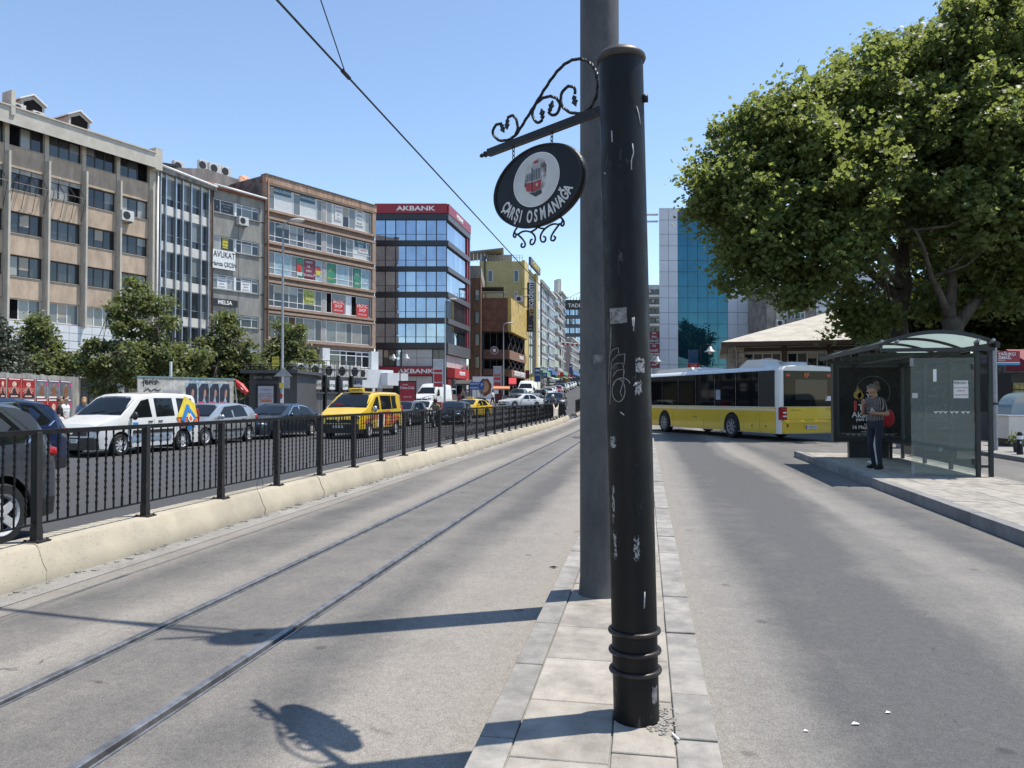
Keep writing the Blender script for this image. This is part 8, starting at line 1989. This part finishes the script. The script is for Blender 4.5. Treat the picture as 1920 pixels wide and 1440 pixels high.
def person(label, pos, rz, H=1.74, pose=STAND, shirt=WHC, trous=JEAN, shoe=SHOE_B, hair=HAIR_D, vox=.026, sleeve='short', bun=False, longhair=False, bag=None, phone=False, helmet=None, group='people on foot in the street', fat=1.0, hands=True):
    t = thing('person', label, 'person', tuple(pos), rz, group); s = H/1.745; P = {k: (Vector(v)*s if isinstance(v, tuple) else v) for k, v in pose.items()}
    prims = []      # (a, b, ra, rb, region, squash)
    V = lambda *a: Vector(a)*s
    def cap(a, b, ra, rb, reg): prims.append((Vector(a), Vector(b), ra*s, rb*s, reg))
    hip, neck, head = P['hip'], P['neck'], P['head']; up = (neck-hip); 
    def tor(f, x=0, y=0): return hip + up*f + V(x, y, 0)
    # torso rows, left and right lobes make it wider than deep
    for f, w, r_, reg in ((-.02,.085,.105,1),(.10,.08,.108,1),(.22,.07,.108,0),(.40,.075,.108,0),(.58,.09,.112,0),(.76,.105,.105,0)):
        cap(tor(f,.005*fat,-w), tor(f,.005*fat,w), r_*(fat if reg == 0 else 1), r_*(fat if reg == 0 else 1), reg)
    cap(tor(.25,.03*fat), tor(.6,.02), .10*fat, .10*fat, 0)
    cap(tor(.90,0,-.165), tor(.90,0,.165), .062, .062, 0); cap(tor(.95,0,-.07), tor(.95,0,.07), .06, .06, 0)
    cap(tor(.97), neck.lerp(head,.5), .056, .052, 2)
    # head: skull, jaw, nose, ears
    f3_ = Vector((math.cos(P['look']),0,-math.sin(P['look']))); u3 = Vector((math.sin(P['look']),0,math.cos(P['look'])))
    hd = lambda a, b, c: head + (f3_*a + u3*c)*s + V(0,b,0)
    cap(hd(-.015,0,.035), hd(.0,0,.03), .090, .086, 2); cap(hd(.025,0,-.055), hd(.035,0,-.06), .062, .055, 2)
    cap(hd(.088,0,.0), hd(.104,0,-.028), .011, .016, 2)
    for q in (-1,1): cap(hd(-.005,q*.083,-.015), hd(-.012,q*.086,.012), .014, .017, 2); cap(hd(.078,q*.032,.014), hd(.080,q*.034,.014), .011, .011, 4)
    cap(hd(.085,-.02,-.062), hd(.085,.02,-.062), .010, .010, 5)
    for (sd, e, w) in ((1,'le','lw'),(-1,'re','rw')):
        sh_ = tor(.88,0,sd*.185); el = P[e]; wr = P[w]; mid = sh_.lerp(el,.72)
        cap(sh_, mid, .060, .052, 0); cap(mid, el, .047, .042, 0 if sleeve == 'long' else 2); cap(el, wr, .043, .029, 0 if sleeve == 'long' else 2)
        d_ = (wr-el).normalized(); up_ = Vector((0,0,1)); sidev = d_.cross(up_); sidev = sidev.normalized() if sidev.length > .1 else Vector((0,1,0)); nv = sidev.cross(d_)
        pm_ = wr + d_*.05*s; cap(wr, pm_, .030, .034, 2)
        if hands:
            for k in range(4):
                b0 = wr + d_*(.085*s) + sidev*((k-1.5)*.019*s); ln_ = (.032,.038,.036,.028)[k]*s; curl = nv*(-.35 if not phone else .5)
                b1 = b0 + (d_ + curl*.3).normalized()*ln_; b2 = b1 + (d_*.6 + curl).normalized()*ln_*.9
                cap(pm_, b0, .012, .0105, 2); cap(b0, b1, .0105, .0095, 2); cap(b1, b2, .0095, .008, 2)
            t0 = wr + d_*.03*s - sidev*.03*s; cap(t0, t0 + (d_*.7 - sidev*.5 + nv*.3)*.045*s, .012, .010, 2)
    for (sd, k, a) in ((1,'lk','la'),(-1,'rk','ra')):
        hj = hip + V(0, sd*.095, -.03); cap(hj, P[k], .088, .060, 1); cap(P[k], P[a]+V(0,0,.03), .058, .046, 1); cap(P[k].lerp(P[a],.25), P[k].lerp(P[a],.5), .058, .052, 1)
        an = P[a]; cap(an + V(-.045,0,-.045), an + V(.06,.0,-.045), .040, .044, 3); cap(an + V(.06,0,-.05), an + V(.15,sd*.015,-.055), .042, .030, 3); cap(an+V(0,0,-.02), an+V(0,0,.02), .045, .046, 3)
    mb = MB()
    for (a, b, ra, rb, reg) in prims:
        d_ = b-a; L = d_.length
        if L < 1e-5: d_ = Vector((0,0,1)); L = 1e-4; b = a + d_*L
        d_ = d_.normalized(); n_ = 12; path = []; rr = []
        for q in (-1,-.87,-.5): path.append(a + d_*ra*q); rr.append(max(.08*ra, ra*math.sqrt(max(0,1-q*q))))
        path.append(a); rr.append(ra); path.append(b); rr.append(rb)
        for q in (.5,.87,1): path.append(b + d_*rb*q); rr.append(max(.08*rb, rb*math.sqrt(max(0,1-q*q))))
        mb.tube(path, rr, n_)
    mats = [shirt, trous, SKIN, shoe, BLACK_INK, M('lips', (.22,.07,.06), .5)]
    o = mb.build('body', mats, t, True); o.modifiers.new('r', 'REMESH').mode = 'VOXEL'; o.modifiers['r'].voxel_size = vox; o.modifiers['r'].use_smooth_shade = True
    sm = o.modifiers.new('s', 'SMOOTH'); sm.factor = .5; sm.iterations = 2
    PEOPLE.append((o, prims, mats))
    # hair
    mb = MB()
    if helmet:
        mb.ball(tuple(hd(-.005,0,.03)), (.135*s,.125*s,.14*s), 16); mb.build('helmet', helmet, t, True)
    else:
        c0 = hd(-.028,0,.048); n_ = 18; pts = []
        for i in range(n_):
            for j in range(9):
                a = 2*PI*i/n_; e = PI/2 - (PI*.66 if math.cos(a) < .35 else PI*.33)*j/8
                rr = .100*(1+.05*math.sin(5*a+j)) * s
                v_ = Vector((math.cos(a)*math.cos(e), math.sin(a)*math.cos(e)*.95, math.sin(e)))*rr
                pts.append(c0 + f3_*v_.x + Vector((0,v_.y,0)) + u3*v_.z)
        mb.add([tuple(p) for p in pts], [(i*9+j, ((i+1)%n_)*9+j, ((i+1)%n_)*9+j+1, i*9+j+1) for i in range(n_) for j in range(8)])
        if bun: mb.ball(tuple(hd(-.06,0,.15)), (.06*s,.06*s,.055*s), 12)
        if longhair: mb.tube([hd(-.08,0,.04), hd(-.11,0,-.08), hd(-.11,0,-.22)], [.07*s,.085*s,.04*s], 10)
        mb.build('hair', hair, t, True)
    if phone:
        w = P['lw']; d_ = Vector((.10,-.075,.02))*s; mb = MB(); mb.box(-.078,.078,-.038,.038,-.005,.005,0, Matrix.Translation(w+d_) @ Matrix.Rotation(.5,4,'Z') @ Matrix.Rotation(-.5,4,'Y'))
        tag(mb.build('mobile_phone', PLASTIC, mat=Matrix.Translation(pos) @ Matrix.Rotation(rz,4,'Z')), 'black mobile phone held by the man in the striped shirt', 'phone')
    if bag:
        bm_, off, sc_, blab, strap = bag; q = V(*off); mb = MB(); mb.ball((0,0,0), tuple(x*s for x in sc_), 12)
        bo_ = thing('shoulder_bag', blab, 'bag', tuple(Vector(pos) + Matrix.Rotation(rz,3,'Z') @ q), rz); mb.build('pouch', bm_, bo_, True)
        mb = MB(); mb.tube([(0,0,sc_[2]*.8*s), ((Vector(strap)*s-q)*.5)+Vector((0,0,.02)), Vector(strap)*s-q], .008, 5); mb.build('strap', bm_, bo_)
    return t
# man in striped shirt in front of the shelter
pm_ = rd(1641, 15.95); man = person('man in black striped shirt and navy trousers looking at his phone by the shelter', (pm_.x, pm_.y, PZ), YAW+PI-.35+.75, 1.80, PHONE, STRIPE, JEAN, SHOE_B, HAIR_G, .0095, 'short', phone=True, fat=1.08, group='people waiting at the shelter')
text('A', .13, WHC, man, Matrix.Translation((.165,.07,1.25)) @ Matrix.Rotation(R(18),4,'Y') @ Matrix.Rotation(PI/2+.35,4,'Z') @ Matrix.Rotation(PI/2,4,'X'), 'shirt_letter', depth=.002, bold=.004)
pw_ = rd(1641, 17.0); person('woman with brown hair bun and white trousers standing behind the man in stripes', (pw_.x, pw_.y, PZ), YAW+PI-.1, 1.80, STAND, BLKC, WHC, SHOE_W, HAIR_B, .016, 'short', bun=True, group='people waiting at the shelter',
    bag=(REDCL, (-.20,.18,1.02), (.14,.07,.20), 'red shoulder bag hanging beside the man in stripes', (-.05,.17,1.45)))
# people by the hoarding on the left
def pers(label, x, d, z, rz, **k): p = gp(x, d); p.z = p.z + z; return person(label, (p.x, p.y, p.z), rz, **k)
pers('woman in black with pale shoulder bag by the poster hoarding', 112, 24.5, 0, YAW+.6, pose=STAND, shirt=BLKC, trous=BLKC, hair=HAIR_B, H=1.68, vox=.02, bag=(WHC, (.0,-.28,.95), (.16,.06,.17), 'pale cloth bag carried by the woman in black', (0,-.17,1.4)))
pers('person in white top walking past the poster hoarding', 122, 26, 0, YAW, pose=WALK, shirt=WHC, trous=BLUC, hair=HAIR_D, H=1.72, vox=.02)
pers('blond person in blue top behind the white van bonnet', 158, 28, .0, YAW+2, pose=STAND, shirt=BLUC, trous=BLUC, hair=HAIR_L, H=1.70, vox=.02, longhair=True)
# far walkers
pers('person in grey standing at the red bank door', 845, 86, .0, YAW-1.6, shirt=GRYC, trous=BLKC, vox=.035, hands=False)
pers('person in white shirt and dark trousers crossing by the orange stall', 924, 78, 0, YAW+2.6, pose=WALK, shirt=WHC, trous=BLKC, vox=.035, hands=False)
pers('person in pale clothes stepping off at the far railing end', 1055, 53, 0, YAW-.5, pose=WALK, shirt=WHC, trous=BLKC, vox=.03, H=1.72, hands=False)
pers('person in dark top walking under the burger sign', 962, 104, 0, YAW-1.6, pose=WALK, shirt=BLKC, trous=GRYC, vox=.04, hands=False)
pers('person in red top up the hill pavement', 1046, 138, 0, YAW-1.5, pose=WALK, shirt=REDCL, trous=BLKC, vox=.04, hands=False)
pers('person in white up the hill pavement beyond the blue banner', 1021, 120, 0, YAW-1.5, shirt=WHC, trous=KHA, vox=.04, hands=False)
pers('person in khaki near the stall boxes by the bank', 868, 84, 0, YAW-2, shirt=KHA, trous=JEAN, vox=.035, hands=False)
# motorcycles
def motorbike(label, x, d, rz, box=None, riderlab=None, shirt=KHA, helm=PLASTIC, col=PLASTIC):
    p = gp(x, d); t = thing('motorcycle', label, 'motorcycle', tuple(p), rz, 'motorcycles in the traffic')
    for wx_ in (-.62,.68):
        ty, rm = wheel_mesh(.29, .11, 6, RIMM); o = ob('wheel', ty, t, loc=(wx_,0,.29)); ob('rim', rm, o)
    mb = MB(); mb.tube([(.68,0,.29),(.52,0,.75),(.42,0,1.0)], [.045,.04,.03], 8); mb.build('fork', GALV, t, True)
    mb = MB(); mb.tube([(.40,.36,1.02),(.44,.12,1.0),(.44,-.12,1.0),(.40,-.36,1.02)], .018, 6); mb.build('handlebar', PLASTIC, t, True)
    mb = MB(); mb.tube([(.50,0,.75),(.25,0,.62),(-.1,0,.50),(-.55,0,.55)], [.12,.16,.17,.10], 10); mb.build('engine_body', col, t, True)
    mb = MB(); mb.tube([(.20,0,.78),(-.15,0,.76),(-.65,0,.84)], [.09,.13,.09], 10); mb.build('seat', RUBBER, t, True)
    mb = MB(); mb.ball((.56,0,.88), (.09,.1,.1), 10); mb.build('headlight', HEAD, t, True); mb = MB(); mb.ball((.74,0,.50), (.2,.06,.12), 10); mb.build('mudguard', col, t, True)
    for sg_ in (-1,1):
        mb = MB(); mb.tube([(.42,sg_*.3,1.02),(.44,sg_*.36,1.2)], .008, 4); mb.ball((.44,sg_*.37,1.22), (.02,.06,.04), 8); mb.build('mirror', PLASTIC, t, True)
    if box: 
        q = Matrix.Rotation(rz,3,'Z') @ Vector((-.62,0,.95)); b_ = thing('delivery_box', box[1], 'box', tuple(p+q), rz); bx('case', box[0], b_, -.24,.24,-.25,.25,0,.46,b=.04); bx('lid', box[0], b_, -.25,.25,-.26,.26,.465,.52,b=.02)
    if riderlab: person(riderlab, tuple(p), rz, 1.72, RIDE, shirt, JEAN, SHOE_B, HAIR_D, .03, 'long', helmet=helm, group='motorcycle riders')
motorbike('delivery motorcycle with red box in front of the bank', 817, 43, D_+.1, (REDC, 'red delivery box strapped on the nearest motorcycle'), 'rider in khaki jacket and black helmet on the delivery motorcycle')
motorbike('dark motorcycle between the queued cars up the street', 1019, 84, D_, None, 'rider in dark jacket on the motorcycle up the street', BLKC)
motorbike('motorcycle before the dark blue car at the railing end', 1037, 62, D_, None, 'rider with pale helmet at the far railing end', GRYC, WHT)
motorbike('parked scooter beside the white mural', 904, 80, D_+1.0, None, None)
# turn the joined shapes into one skin per body and colour it by nearest limb
bpy.context.view_layer.update(); dg = bpy.context.evaluated_depsgraph_get()
for (o, prims, mats) in PEOPLE:
    me = bpy.data.meshes.new_from_object(o.evaluated_get(dg)); n_ = len(me.polygons)
    co = np.empty(n_*3, np.float32); me.polygons.foreach_get('center', co); co = co.reshape(-1,3)
    best = np.full(n_, 1e9); reg = np.zeros(n_, np.int32)
    for (a, b, ra, rb, rg_) in prims:
        a_, b_ = np.array(a), np.array(b); d_ = b_-a_; L2 = max(1e-9, (d_*d_).sum()); tt = np.clip(((co-a_)@d_)/L2, 0, 1)
        dist = np.linalg.norm(co-(a_+tt[:,None]*d_), axis=1) - (ra+(rb-ra)*tt) - (.004 if rg_ >= 4 else 0)
        k = dist < best; best[k] = dist[k]; reg[k] = rg_
    old = o.data; o.modifiers.clear(); o.data = me; me.materials.clear()
    for m in mats: me.materials.append(m)
    me.polygons.foreach_set('material_index', reg); me.polygons.foreach_set('use_smooth', [True]*n_); me.update(); bpy.data.meshes.remove(old)
